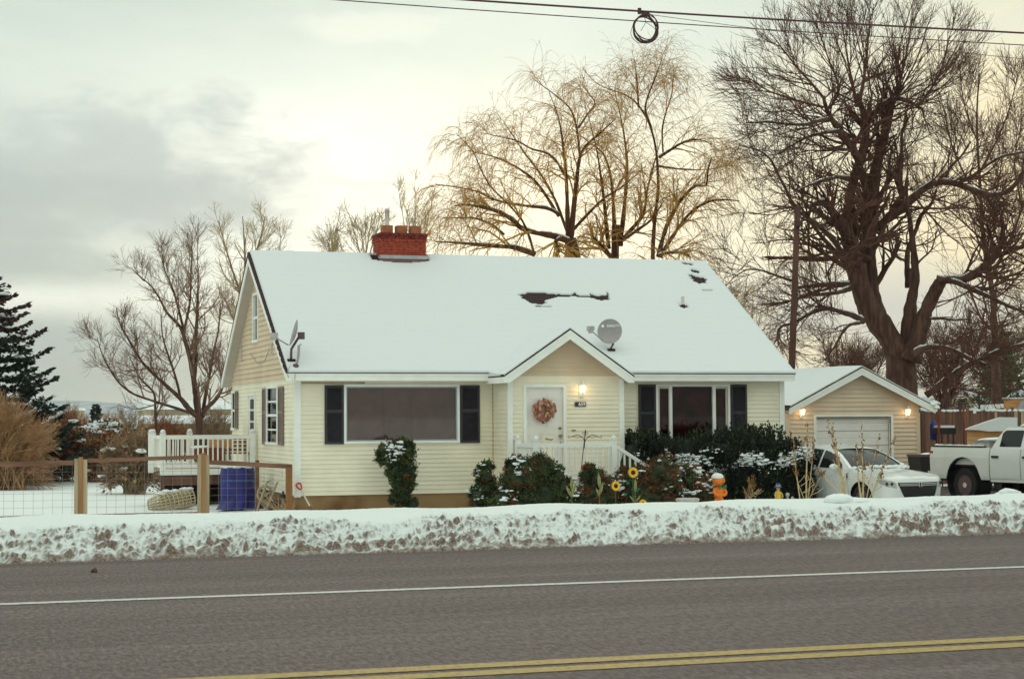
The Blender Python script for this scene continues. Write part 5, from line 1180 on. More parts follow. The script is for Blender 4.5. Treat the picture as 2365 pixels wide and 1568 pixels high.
# --- the big cottonwood behind the garage
DB = 62.0
def S2P(s): return (s[0] / 1.30613, s[1] / 1.30613)
def A_(x, y): return S2P((2150 + .39704 * x, 300 + .39704 * y))
def B_(x, y): return S2P((2150 + .39704 * x, 700 + .39704 * y))
def WL_(x, y): return S2P((1250 + .42283 * x, 150 + .42283 * y))
def limb(fn, pts, D, dy=0.0):
    """pts: x, y in a crop, radius m; depth D drifting by dy along the limb"""
    n = len(pts); return np.array([(*atd(*fn(x, y), D + dy * i / max(1, n - 1)), r) for i, (x, y, r) in enumerate(pts)])
def big_tree():
    rs = np.random.RandomState(3); base = atd(2083, 905, DB); base = np.array([base[0], base[1], GZ])
    t = tree_thing('cottonwood_tree', 'huge bare many stemmed tree towering behind the garage roof', base)
    tr = [np.vstack([[*base, .80], limb(B_, [(1430, 1150, .64), (1420, 1000, .58), (1390, 880, .52), (1300, 740, .44), (1190, 590, .40), (1120, 420, .36), (1085, 250, .33)], DB)]),
          np.vstack([[*(base + np.array([.2, .2, 0])), .7], limb(B_, [(1480, 1150, .55), (1480, 950, .44), (1490, 780, .36), (1500, 560, .30), (1540, 380, .27), (1535, 200, .20), (1515, 60, .13), (1500, -90, .10), (1470, -260, .06), (1480, -420, .03)], DB + .2)]),
          limb(B_, [(1500, 980, .42), (1560, 800, .31), (1610, 620, .29), (1680, 470, .25), (1730, 380, .22)], DB - .3)]
    lb = [limb(A_, [(1085, 1300, .33), (1050, 1150, .26), (1010, 1010, .24), (930, 880, .20), (850, 775, .15), (780, 790, .10), (730, 830, .06)], DB, -1),
          limb(A_, [(1170, 1620, .30), (1110, 1420, .28), (1065, 1250, .24), (1060, 1050, .21), (1065, 930, .19), (1040, 820, .19), (1045, 700, .17), (1090, 560, .17), (1130, 430, .18), (1160, 300, .16), (1170, 190, .14), (1130, 60, .11), (1100, -40, .08)], DB + .3, 1.0),
          limb(A_, [(1290, 1780, .34), (1225, 1560, .32), (1190, 1330, .30), (1185, 1150, .28), (1190, 1000, .27), (1215, 840, .26), (1215, 680, .24), (1240, 520, .22), (1290, 330, .19), (1330, 180, .16), (1360, 40, .13), (1400, -60, .09)], DB + .8, .5),
          limb(A_, [(1180, 180, .12), (1230, 100, .11), (1310, 30, .10), (1400, -10, .08), (1500, 20, .06), (1600, 80, .045)], DB + 1, -.6),
          limb(A_, [(1110, 460, .14), (1030, 330, .12), (940, 210, .10), (870, 100, .08), (840, -20, .06)], DB, -1.5),
          limb(A_, [(880, 150, .075), (800, 165, .06), (700, 195, .05), (560, 190, .04), (420, 170, .03), (250, 180, .02)], DB - 1.5, -1),
          limb(A_, [(960, 240, .07), (840, 255, .055), (720, 285, .045), (600, 350, .03), (500, 420, .02)], DB - 1, -1),
          limb(A_, [(1050, 600, .075), (950, 590, .06), (850, 610, .05), (740, 650, .035), (620, 700, .025)], DB - .5, -2),
          limb(A_, [(1000, 1200, .13), (930, 1080, .10), (860, 1010, .09), (780, 940, .075), (690, 880, .06), (620, 830, .055), (560, 690, .05), (490, 560, .045), (440, 450, .035), (340, 380, .025), (200, 350, .018)], DB - .6, -1.5),
          limb(A_, [(735, 900, .05), (725, 1020, .045), (730, 1150, .045), (740, 1290, .03)], DB - 1.2, 0),
          limb(A_, [(1020, 990, .05), (1110, 840, .05), (1150, 720, .045), (1165, 600, .04)], DB, 0),
          limb(B_, [(1040, 400, .12), (900, 400, .10), (800, 405, .08), (680, 415, .06), (640, 430, .05)], DB - .5, -1),
          limb(B_, [(1040, 430, .1), (960, 460, .07), (860, 470, .065), (780, 480, .05), (720, 440, .04)], DB - .8, -1),
          limb(B_, [(1150, 680, .12), (1060, 630, .10), (960, 605, .085), (880, 575, .08), (780, 600, .07), (700, 640, .06), (600, 700, .055), (520, 710, .05), (490, 760, .04), (500, 860, .03)], DB - .5, -1.5),
          limb(B_, [(1120, 690, .07), (1040, 700, .05), (980, 770, .045), (930, 870, .035), (850, 970, .025)], DB - .7, -1),
          limb(B_, [(600, 370, .05), (480, 330, .04), (370, 290, .03), (260, 280, .025), (150, 350, .018)], DB - 1.5, -.5),
          # right side
          limb(A_, [(1270, 1000, .12), (1290, 930, .12), (1400, 820, .11), (1530, 730, .10), (1640, 650, .10), (1760, 620, .10), (1880, 650, .11), (2000, 700, .11), (2120, 735, .10), (2230, 710, .09), (2310, 640, .08), (2365, 540, .07)], DB + .5, -1),
          limb(A_, [(1760, 620, .06), (1800, 520, .05), (1900, 420, .04), (1960, 320, .03)], DB + .3, 0),
          limb(A_, [(1860, 610, .06), (1960, 600, .06), (2080, 500, .05), (2200, 430, .045), (2365, 400, .04)], DB + .2, 0),
          limb(B_, [(1700, 420, .13), (1760, 360, .13), (1880, 370, .14), (1980, 330, .15), (2080, 250, .15), (2160, 170, .13), (2200, 60, .11), (2210, -60, .09), (2190, -110, .06)], DB - .5, -1),
          limb(B_, [(2130, 200, .08), (2220, 160, .08), (2300, 130, .07), (2380, 110, .06)], DB - 1, 0),
          limb(B_, [(1700, 350, .11), (1850, 380, .09), (1980, 440, .085), (2120, 500, .075), (2260, 570, .06), (2380, 610, .05)], DB - .8, -1),
          limb(B_, [(1520, 930, .15), (1580, 890, .10), (1640, 870, .085), (1780, 880, .08), (1880, 920, .075), (1960, 970, .07), (2080, 1010, .055)], DB - 1, -1),
          limb(B_, [(1620, 1240, .12), (1720, 1170, .12), (1830, 1080, .12), (1940, 1010, .11), (2060, 960, .10), (2160, 910, .09), (2260, 880, .07), (2370, 850, .06)], DB - 1, -1),
          limb(B_, [(1640, 660, .05), (1740, 655, .045), (1830, 670, .04), (1960, 660, .03)], DB - .5, -1),
          limb(B_, [(1490, 420, .14), (1475, 260, .11), (1480, 130, .09), (1540, 0, .08), (1580, -130, .08), (1660, -200, .06), (1700, -320, .05)], DB + 1, 1),
          limb(A_, [(1380, 560, .09), (1420, 680, .1), (1440, 760, .08)][::-1], DB + 1.5, 0),
          limb(A_, [(1440, 740, .09), (1410, 560, .08), (1440, 420, .06), (1430, 250, .05), (1500, 120, .04)], DB + 1.5, 1)]
    limbs_to_objects(t, tr + lb, 8, 'bark', 3, True, rs)
    P, R = limb_set(lb, 16)
    wts = np.array([1, 1.3, 1.4, .9, 1, .8, .8, .8, 1.2, .35, .3, .5, .5, 1.0, .6, .8, 1.2, .7, .8, 1.2, .7, .8, .7, .8, .4, .7, .2, .9])
    q = MB(); q2 = MB()
    P1, R1 = spawn(rs, P, R, (wts * 15).astype(int), (.12, 1), (55, 18), (1.8, 4.2), .42, 10, (0, -.1, .45), .12, .013)
    addt(q, P1, R1, 5)
    P2, R2 = spawn(rs, P1, R1, 7, (.15, 1), (42, 15), (1.0, 2.5), .6, 7, (0, -.05, .3), .12, .0085)
    addt(q2, P2, R2, 4)
    P3, R3 = spawn(rs, P2, R2, 4, (.15, 1), (38, 15), (.5, 1.4), .7, 5, (0, 0, .2), .12, .0062)
    addt(q2, P3, R3, 3)
    # upright fans of new shoots on the broken tops
    tops = limb_set([limb(A_, [(1100, 60, .08), (1060, -120, .05), (1020, -330, .03), (980, -600, .02)], DB + 1, 0), limb(A_, [(1380, 20, .08), (1420, -120, .05), (1470, -330, .03), (1520, -620, .02)], DB + 1, 0), limb(A_, [(1120, 0, .08), (1150, -150, .05), (1170, -350, .03), (1200, -640, .02)], DB, 1),
                     limb(A_, [(850, 0, .06), (760, -110, .04), (640, -240, .03), (500, -420, .02)], DB - 1, -1), limb(A_, [(1560, 50, .05), (1650, -60, .04), (1740, -220, .03), (1800, -480, .02)], DB, -1), limb(A_, [(840, 60, .05), (640, 10, .04), (420, -60, .025), (220, -200, .018)], DB - 1, -1.5), limb(A_, [(860, 100, .05), (980, -60, .04), (880, -300, .025), (780, -600, .018)], DB, -1)], 16)
    T1, TR1 = spawn(rs, *tops, 20, (.0, 1), (32, 12), (1.6, 4.0), .45, 9, (0, 0, .4), .08, .012)
    addt(q, *tops, 5); addt(q, T1, TR1, 4)
    T2, TR2 = spawn(rs, T1, TR1, 7, (.15, 1), (28, 10), (.8, 1.9), .6, 6, (0, 0, .3), .09, .0082); addt(q2, T2, TR2, 3)
    T3, TR3 = spawn(rs, T2, TR2, 3, (.2, 1), (32, 10), (.4, 1.1), .7, 4, (0, 0, .2), .1, .0062); addt(q2, T3, TR3, 3)
    # drooping sprays on the lower left
    q.build('branches', 'twig', t); q2.build('twigs', 'twig', t)
big_tree()
def simple_tree(name, label, base, limbs, fn, twig, n1, n2, n3, l1, l2, l3, up=.5, seed=1, ang=42, r1=.012, r2=.009, r3=.007, bark='bark', group=None, trunk_n=1, snow=False, ground=None):
    rs = np.random.RandomState(seed); t = tree_thing(name, label, base, group)
    limbs_to_objects(t, limbs, 6, bark, trunk_n, snow, rs)
    P, R = limb_set(limbs, 14); q = MB(); q2 = MB()
    P1, R1 = spawn(rs, P, R, n1, (.2, 1), (ang, 13), l1, .55, 8, (0, 0, up), .1, r1); addt(q, P1, R1, 4)
    P2, R2 = spawn(rs, P1, R1, n2, (.15, 1), (38, 13), l2, .6, 6, (0, 0, up * .7), .11, r2); addt(q2, P2, R2, 3)
    if n3:
        P3, R3 = spawn(rs, P2, R2, n3, (.2, 1), (36, 12), l3, .7, 4, (0, 0, up * .4), .12, r3); addt(q2, P3, R3, 3)
    q.build('branches', twig, t); q2.build('twigs', twig, t)
    return t
# --- bare tree left of the house (crop coordinates of the photograph's left part)
def Z_(x, y): return S2P((280 + .42735 * x, 650 + .42735 * y))
DL = 66.0
base = atd(*Z_(755, 1560), DL); base[2] = GZ
lt = [np.vstack([[*base, .26], limb(Z_, [(755, 1500, .23), (745, 1400, .20), (730, 1280, .17), (712, 1150, .15), (690, 1020, .13), (650, 880, .11), (620, 780, .09), (520, 690, .07), (470, 580, .055), (410, 490, .04), (330, 430, .025), (270, 370, .015)], DL)]),
      limb(Z_, [(740, 1420, .14), (690, 1380, .12), (620, 1290, .10), (540, 1220, .085), (430, 1120, .075), (350, 1040, .06), (300, 960, .05), (250, 870, .04), (190, 770, .03), (165, 650, .018)], DL, -2),
      limb(Z_, [(680, 1390, .08), (560, 1350, .07), (430, 1310, .06), (280, 1260, .05), (190, 1190, .045), (120, 1090, .035), (60, 970, .025), (30, 860, .015)], DL - .5, -2),
      limb(Z_, [(715, 1160, .11), (730, 1020, .095), (725, 880, .085), (735, 740, .07), (740, 600, .055), (745, 420, .035), (735, 250, .02), (745, 150, .012)], DL, 1),
      limb(Z_, [(640, 840, .08), (690, 600, .06), (690, 440, .045), (700, 300, .03), (700, 180, .015)], DL, 1),
      limb(Z_, [(620, 1290, .07), (600, 1200, .06), (560, 1060, .05), (520, 950, .04), (490, 850, .03), (480, 700, .02)], DL, -1),
      limb(Z_, [(770, 1420, .12), (800, 1360, .10), (860, 1310, .085), (905, 1240, .07), (930, 1150, .05), (950, 1020, .03)], DL, 1),
      limb(Z_, [(780, 1370, .10), (800, 1240, .08), (830, 1100, .065), (860, 930, .05), (890, 800, .04), (900, 620, .025)], DL + .5, 2),
      limb(Z_, [(640, 800, .07), (600, 640, .055), (560, 500, .04), (500, 380, .028), (480, 180, .014)], DL, -1),
      limb(Z_, [(455, 1570, .075), (446, 1460, .07), (440, 1350, .06), (440, 1250, .05), (330, 1150, .035), (260, 1000, .02)], DL + 1, 0)]
simple_tree('bare_tree', 'bare spreading tree with long low limbs left of the house behind the deck', base, [np.concatenate([L_[:, :3], L_[:, 3:] * .82], 1) for L_ in lt], Z_, 'twig_left', 12, 7, 5, (1.0, 2.1), (.6, 1.5), (.3, .9), .9, 5, snow=False, r1=.010, r2=.007, r3=.0052)
base = atd(590, 985, 92); base[2] = GZ
def pl(pts, D, dy=0): return limb(lambda x, y: (x, y), pts, D, dy)
lt = [np.vstack([[*base, .22], pl([(585, 850, .17), (573, 720, .13), (567, 640, .10), (565, 560, .06), (560, 500, .02)], 92)]), pl([(572, 720, .08), (545, 650, .06), (520, 570, .04), (505, 510, .015)], 92, -1), pl([(568, 640, .07), (600, 560, .05), (612, 500, .02)], 92, 1), pl([(590, 880, .1), (620, 700, .07), (640, 600, .04), (650, 545, .015)], 92, 1), pl([(580, 780, .08), (540, 740, .05), (520, 690, .03)], 92, -2)]
simple_tree('pale_tree', 'thin pale bare tree rising just behind the left gable of the house', base, lt, None, 'twig_far', 16, 7, 2, (1.4, 2.8), (.7, 1.6), (.3, .8), .8, 6, 30, r1=.014, r2=.010, r3=.008, bark='twig_left', group='thin bare trees behind the house')
for k, (x, y, hw, lab) in enumerate(((845, 475, 40, 'thin bare sapling right behind the brick chimney'), (770, 545, 22, 'faint bare sapling tops above the snowy ridge left of the chimney'), (960, 420, 40, 'thin pale bare tree behind the left willow limbs'))):
    base = atd(x, 985, 88); base[2] = GZ
    lt = [np.vstack([[*base, .12], pl([(x, 800, .09), (x + 3, 650, .06), (x, 560, .035), (x - 2, y, .012)], 88)])] + [pl([(x, 640 - 18 * i, .05), (x + s_ * hw * .5, 560 - 15 * i, .03), (x + s_ * hw, y + 15 + 20 * i, .012)], 88, s_) for i, s_ in enumerate((-1, 1, -.6, .6))]
    simple_tree('sapling_tree', lab, base, lt, None, 'twig_far', 11, 5, 2, (.9, 2.0), (.5, 1.2), (.25, .6), .8, 60 + k, 30, r1=.013, r2=.010, r3=.008, bark='twig_far', group='thin bare trees behind the house')
# second tree at the far right, yellow lit
DR = 72.0
base = atd(2300, 985, DR); base[2] = GZ
lt = [np.vstack([[*base, .45], pl([(2300, 800, .36), (2290, 650, .30), (2270, 560, .24), (2265, 450, .18), (2258, 350, .13), (2255, 260, .09), (2262, 170, .05)], DR)]),
      pl([(2268, 470, .12), (2225, 400, .10), (2195, 330, .07), (2180, 250, .05), (2160, 190, .03)], DR, 1), pl([(2262, 400, .10), (2300, 330, .08), (2330, 260, .05), (2350, 180, .03)], DR, -1), pl([(2290, 640, .16), (2340, 540, .12), (2375, 440, .09), (2400, 320, .05)], DR, 0), pl([(2258, 330, .06), (2225, 240, .05), (2215, 150, .03)], DR, 0), pl([(2275, 560, .1), (2210, 500, .07), (2150, 450, .05), (2110, 400, .03)], DR, 1), pl([(2320, 620, .1), (2290, 500, .07), (2310, 400, .05), (2320, 320, .03)], DR, -1), pl([(2360, 480, .08), (2340, 380, .06), (2360, 280, .03), (2380, 200, .02)], DR, -1)]
simple_tree('leaning_tree', 'tall bare tree with upright shoots at the right edge behind the cottonwood', base, [np.concatenate([L_[:, :3], L_[:, 3:] * .5], 1) for L_ in lt], None, 'twig', 15, 7, 3, (1.6, 3.4), (.9, 2.2), (.4, 1.1), .8, 8, 34, r1=.012, r2=.009, r3=.007)
# brushy trees low behind the fence at the right, and between the houses
for k, (x0, x1, yt, D, col, n, lab) in enumerate(((1900, 2050, 770, 84, 'twig', 14, 'low bare thicket tree behind the garage ridge left of the big trunk'), (2120, 2240, 740, 86, 'twig', 16, 'bare thicket tree behind the plank fence'), (2230, 2380, 760, 90, 'twig', 16, 'bare thicket tree above the orange building'), (1640, 1760, 640, 90, 'twig_far', 10, 'pale bare thicket tree behind the right slope of the house roof'))):
    xm = (x0 + x1) / 2; base = atd(xm, 985, D); base[2] = GZ; rr = random.Random(k)
    lt = [np.vstack([[*base, .16], pl([(xm, 940, .13), (xm + 5, 880, .1), (xm, yt + 40, .04)], D)])] + [pl([(xm + rr.uniform(-10, 10), 960, .07), ((xm + x) / 2, 900 - rr.uniform(0, 30), .05), (x, yt + rr.uniform(0, 70), .02)], D, rr.uniform(-2, 2)) for x in np.linspace(x0, x1, 7)]
    simple_tree('thicket_tree', lab, base, lt, None, col, n, 8, 2, (1.2, 2.6), (.7, 1.6), (.4, .9), .5, 80 + k, 40, r1=.016, r2=.012, r3=.010, bark=col, group='bare thicket trees in the back yards')
# --- weeping willows behind the roof
DW = 64.0
def willow():
    rs = np.random.RandomState(12)
    specs = []
    b1 = atd(*WL_(1150, 1530), DW); b1[2] = GZ; b2 = atd(*WL_(1430, 1530), DW + 2); b2[2] = GZ; b3 = atd(*WL_(1720, 1530), DW + 1); b3[2] = GZ
    L1 = [np.vstack([[*b1, .5], limb(WL_, [(1150, 1470, .42), (1140, 1400, .36), (1110, 1350, .28)], DW)]),
          limb(WL_, [(1110, 1370, .16), (1000, 1330, .15), (850, 1305, .13), (755, 1275, .12), (700, 1210, .11), (590, 1150, .10), (470, 1120, .08), (370, 1105, .05), (280, 1115, .02)], DW - 1, -2),
          limb(WL_, [(1115, 1350, .14), (1140, 1100, .13), (1160, 900, .11), (1180, 750, .09), (1215, 690, .07), (1320, 600, .05), (1430, 500, .02)], DW, 1),
          limb(WL_, [(1095, 1330, .13), (1090, 1050, .10), (1080, 850, .08), (1050, 600, .06), (1030, 480, .03), (960, 300, .015)], DW, -1),
          limb(WL_, [(1180, 750, .06), (1160, 560, .05), (1120, 420, .04), (1000, 320, .03), (860, 220, .015)], DW, 1),
          limb(WL_, [(1075, 900, .06), (1000, 770, .05), (930, 730, .045), (840, 715, .04), (740, 650, .03), (600, 620, .02), (460, 590, .012)], DW, -1),
          limb(WL_, [(1040, 1180, .09), (960, 1130, .08), (840, 1120, .07), (680, 1100, .05), (560, 1070, .045), (450, 1010, .04), (300, 980, .03), (150, 960, .015)], DW - 1, -1),
          limb(WL_, [(1030, 1190, .08), (940, 1040, .07), (860, 930, .06), (720, 830, .045), (560, 760, .03), (380, 720, .015)], DW, -1.5),
          limb(WL_, [(860, 1460, .13), (720, 1410, .12), (550, 1400, .10), (400, 1385, .08), (250, 1375, .05), (150, 1370, .025)], DW - 2, -1),
          limb(WL_, [(850, 1440, .06), (820, 1330, .05), (780, 1230, .05), (680, 1110, .04), (540, 980, .035), (470, 850, .03), (420, 720, .02), (300, 600, .012)], DW - 1.5, -1),
          limb(WL_, [(640, 1320, .05), (560, 1250, .05), (430, 1200, .045), (330, 1200, .04), (210, 1200, .02)], DW - 1.5, -1),
          limb(WL_, [(1090, 1300, .08), (1010, 1080, .07), (900, 880, .05), (800, 760, .035), (640, 520, .018)], DW + 1, 1),
          limb(WL_, [(1120, 1300, .08), (1230, 1180, .07), (1350, 1060, .055), (1500, 970, .035), (1650, 830, .015)], DW + 1, 1),
          limb(WL_, [(1170, 560, .05), (1250, 440, .04), (1300, 380, .03), (1200, 260, .015)], DW, 1),
          limb(WL_, [(1010, 1470, .10), (1030, 1430, .10), (1000, 1370, .09), (1050, 1340, .08)][::-1], DW - 1.5, 0)]
    L2 = [np.vstack([[*b2, .34], limb(WL_, [(1430, 1470, .28), (1430, 1350, .22), (1440, 1250, .18)], DW + 2)]),
          limb(WL_, [(1410, 1490, .14), (1370, 1440, .13), (1320, 1390, .12), (1265, 1330, .08)], DW + 1.4, 0),
          limb(WL_, [(1470, 1400, .12), (1490, 1200, .10), (1510, 1000, .08), (1520, 800, .06), (1490, 560, .035), (1430, 300, .015)], DW + 2, 1),
          limb(WL_, [(1430, 1350, .12), (1420, 1100, .09), (1400, 880, .07), (1350, 730, .05), (1240, 660, .03), (1120, 560, .015)], DW + 2, 1),
          limb(WL_, [(1480, 1360, .10), (1560, 1270, .09), (1640, 1180, .07), (1660, 1000, .05), (1700, 850, .03), (1760, 640, .015)], DW + 2, -1),
          limb(WL_, [(1390, 1420, .10), (1370, 1290, .09), (1360, 1130, .07), (1330, 900, .05), (1300, 700, .03), (1240, 470, .015)], DW + 2, -1),
          limb(WL_, [(1490, 1360, .08), (1560, 1310, .07), (1690, 1220, .05), (1780, 1080, .03)], DW + 2, -1)]
    L3 = [np.vstack([[*b3, .32], limb(WL_, [(1700, 1480, .24), (1705, 1330, .18), (1720, 1150, .15), (1745, 1010, .14), (1735, 880, .12), (1735, 780, .12), (1715, 660, .10), (1690, 550, .08), (1615, 410, .07), (1550, 340, .06), (1450, 300, .05), (1370, 280, .04), (1280, 240, .02), (1200, 130, .012)], DW + 1)]),
          limb(WL_, [(1745, 770, .07), (1820, 720, .06), (1900, 670, .05), (1980, 640, .04), (2080, 650, .02), (2180, 720, .012)], DW + 1, -1),
          limb(WL_, [(1775, 750, .04), (1765, 570, .04), (1790, 460, .035), (1840, 320, .025), (1850, 130, .012)], DW + 1, 1),
          limb(WL_, [(1740, 1480, .12), (1770, 1350, .10), (1820, 1200, .09), (1900, 1070, .08), (2005, 960, .07), (2090, 985, .055), (2090, 870, .045), (2120, 770, .03)], DW, 0),
          limb(WL_, [(1750, 1480, .12), (1830, 1350, .09), (1950, 1180, .08), (2040, 1110, .07), (2120, 1075, .06), (2220, 1070, .045), (2320, 1080, .02)], DW, -1),
          limb(WL_, [(1740, 1470, .09), (1800, 1450, .08), (1880, 1445, .07), (1960, 1470, .06)], DW - 1, -1),
          limb(WL_, [(1690, 560, .06), (1640, 420, .05), (1670, 320, .04), (1700, 250, .03), (1770, 60, .012)], DW + 1, 0),
          limb(WL_, [(1600, 410, .05), (1590, 250, .035), (1570, 70, .014)], DW + 1, 1),
          limb(WL_, [(1745, 830, .05), (1850, 850, .04), (2000, 860, .03), (2150, 850, .02), (2250, 820, .012)], DW + 1, 0)]
    for nm, lab, b_, LL in (('willow_tree', 'golden bare willow with a thick snowy side limb behind the ridge of the roof', b1, L1), ('willow_tree', 'yellow twigged willow clump with a broken stub behind the middle of the ridge', b2, L2), ('willow_tree', 'tall weeping willow with one slim curved trunk behind the right of the ridge', b3, L3)):
        t = tree_thing(nm, lab, b_, 'weeping willows behind the house'); LL = [np.concatenate([l_[:, :3], l_[:, 3:] * .78], 1) for l_ in LL]; last_ = nm and b_ is b3; limbs_to_objects(t, LL, 6, 'willow_bark', 1, True, rs)
        P, R = limb_set(LL if last_ else LL[1:], 16); q = MB(); q2 = MB()
        P1, R1 = spawn(rs, P, R, 16, (.2, 1), (45, 15), (1.1, 2.8), .45, 9, (0, 0, -.3), .11, .0095, bias=(0, 0, .25)); addt(q, P1, R1, 4)
        P2, R2 = spawn(rs, P1, R1, 6, (.2, 1), (45, 15), (.8, 2.4), .6, 8, (0, 0, -1.5), .10, .0066); addt(q2, P2, R2, 3)
        P3, R3 = spawn(rs, P2, R2, 2, (.15, 1), (32, 12), (.5, 1.5), .7, 6, (0, 0, -1.5), .08, .0052); addt(q2, P3, R3, 3)
        q.build('branches', 'willow_twig', t); q2.build('twigs', 'willow_twig', t)
willow()
# --- spruce at the left edge
def conifer(name, label, base, hgt, rad0, seed, mats=('spruce', 'leaf_dark', 'spruce_red'), red=0.0, snow=0, n_wh=22, dens=1.0, droop=-.25, group=None, ln=(.12, .24), pw=.85):
    rs = np.random.RandomState(seed); t = tree_thing(name, label, base, group); base = np.array(base)
    q = MB(); q.tube([base, base + np.array([0, 0, hgt])], [hgt * .022, .02], 8); q.build('trunk', 'bark', t)
    q = MB(); qs = MB(); qb = MB()
    for w in range(n_wh):
        u = (w + .5) / n_wh; z = hgt * (.06 + .93 * u); R = rad0 * (1 - u) ** pw * rs.uniform(.85, 1.12) + .08
        nb = max(5, int(11 * (1 - u * .5)))
        for b_ in range(nb):
            a = 2 * pi * (b_ + rs.uniform(-.3, .3)) / nb; d = np.array([cos(a), sin(a), 0]); L = R * rs.uniform(.8, 1.12)
            s_ = np.linspace(0, 1, 7)[:, None]; pts = base + np.array([0, 0, z]) + d * L * s_ + np.array([0, 0, 1.0]) * L * (droop * s_ + .42 * s_ ** 2.2)
            qb.tube(pts, np.linspace(.025, .006, 7), 4, cap=False)
            n = int(46 * dens * L); uu = rs.uniform(.12, 1, n) ** .8; pp = np.stack([np.interp(uu, s_[:, 0], pts[:, k]) for k in range(3)], 1); side = np.array([-d[1], d[0], 0])
            off = rs.normal(size=(n, 1)) * side * (.16 * L * (1.1 - uu))[:, None] * 1.6; pp = pp + off + np.array([0, 0, -.03]); dd = d * .8 + np.sign(rs.normal(size=(n, 1))) * side * .7 + rs.normal(size=(n, 3)) * .35 + np.array([0, 0, .05])
            m_ = np.where((rs.uniform(size=n) < red * np.clip((u - .60) * 6, 0, 1)), 2, rs.choice(2, n, p=(.75, .25))); leaves(q, pp, dd, ln, .26, rs, m_)
            if snow and rs.uniform() < snow:
                for kk in range(rs.randint(1, 4)):
                    j = rs.randint(2, 7); s2 = rs.uniform(.05, .12); qs.blob(pts[j] + rs.normal(size=3) * .06 + np.array([0, 0, .03]), (s2 * 1.5, s2 * 1.5, s2 * .5), 1, .2, w * 50 + b_)
    qb.build('branches', 'bark', t); q.build('foliage', list(mats), t)
    if qs.n: stuff(qs.build('snow_clumps', 'snow', t))
    return t
b0 = atd(-30, 985, 60); b0[2] = GZ
conifer('spruce_tree', 'dark spruce with snow on its boughs at the left edge', b0, 7.3, 3.1, 4, red=.6, snow=.7, n_wh=20, dens=1.7, pw=.6)
b0 = atd(222, 985, 110); b0[2] = GZ
conifer('columnar_conifer', 'slim dark columnar conifer standing far off against the mountains', b0, 3.2, .62, 5, n_wh=16, dens=2.2, droop=.35)
b0 = atd(2320, 985, 82); b0[2] = GZ
conifer('pine_tree', 'dark green pine behind the bare limbs at the right', b0, 6.6, 2.6, 6, n_wh=14, dens=.8, droop=.1, mats=('leaf_green', 'leaf_dark', 'leaf_rust'), ln=(.12, .22))
M['orange_board'] = mat('orange tan boards', (0.58, 0.30, 0.12), 0.75, 0.12, 3); M['rust'] = mat('rusty red pole', (0.20, 0.05, 0.03), 0.7, 0.2, 6)
# ------------------------------------------------------------------ left yard: deck, fence, clutter
DK = thing('side_deck', 'white railed raised deck on the left side of the house', 'deck', (6.4, 45.5, GZ))
DY = 44.55; dx0 = at(376, 1050, DY)[0]; dzt = at(450, 1006, DY)[2]; dzf = at(450, 1088, DY)[2] + .04; dzb = at(450, 1096, DY)[2]; dzs = at(450, 1119, DY)[2]
for i in range(16):
    y = DY - .05 + i * .14; q = MB(); q.box(dx0 - .05, XL - .06, y, y + .133, dzf - .03, dzf); q.build('plank', 'wood_pale', DK)
q = MB(); q.box(dx0 - .06, XL - .06, DY - .09, DY - .055, dzb, dzf + .02); q.build('fascia', 'white', DK)
q = MB(); q.box(dx0 - .02, XL - .06, DY - .02, DY + .03, dzs, dzb); q.build('joist', 'wood_dark', DK)
for x in (dx0 + .05, (dx0 + XL) / 2, XL - .2):
    q = MB(); q.box(x - .05, x + .05, DY + .4, DY + .5, GZ, dzf - .03); q.build('leg', 'wood_dark', DK)
q = MB(); q.box(dx0 + .2, XL - .1, DY + 1.6, DY + 1.65, GZ, dzf - .03); q.build('back_skirt', 'dark', DK)
for x, y in ((dx0, DY), (XL - .14, DY), (dx0, DY + 2.2), (dx0 + .95, DY + 2.2), (dx0 - .15, DY + 1.3)): post(x, y, dzf - .1, dzt + .05, DK, .065)
rail_run(DK, (dx0 + .066, DY), (XL - .207, DY), dzt, dzf + .05, 17)
rail_run(DK, (dx0, DY + .066), (dx0, DY + 2.13), dzt, dzf + .05, 12)
rail_run(DK, (dx0 + .066, DY + 2.2), (XL - .1, DY + 2.2), dzt, dzf + .05, 15)
# things on the deck
c0 = at(492, 1060, 45.6); t = thing('patio_cart', 'snow topped red and yellow cart standing on the side deck', 'cart', (c0[0], 45.6, dzf))
q = MB(); q.box(c0[0] - .45, c0[0] + .25, 45.4, 45.9, dzf + .18, dzf + .52); q.build('body', 'rust', t)
q = MB(); q.box(c0[0] - .1, c0[0] + .5, 45.5, 45.8, dzf + .53, dzf + .74); q.build('crate', 'orange_board', t)
for x in (-.35, .15):
    q = MB(); q.lathe([(.10, -.03), (.10, .03)], (c0[0] + x, 45.38, dzf + .1), 12, axis='y'); q.build('wheel', 'black', t)
q = MB(); q.blob((c0[0] + .2, 45.65, dzf + .75), (.34, .2, .06), 2, .1, 3); q.blob((c0[0] - .3, 45.65, dzf + .53), (.26, .24, .06), 2, .1, 4); q.build('snow_cap', 'snow', t, smooth=True)
c0 = at(545, 1060, 46.0); t = thing('wooden_bench', 'orange brown wooden bench on the side deck against the house', 'bench', (c0[0], 46.0, dzf))
for i in range(4): q = MB(); q.box(c0[0] - .55, c0[0] + .5, 46.2 + .0 * i, 46.23, dzf + .42 + i * .1, dzf + .5 + i * .1); q.build('slat', 'wood_post', t)
q = MB(); q.box(c0[0] - .55, c0[0] + .5, 45.75, 46.2, dzf + .36, dzf + .40); q.build('seat', 'wood_post', t)
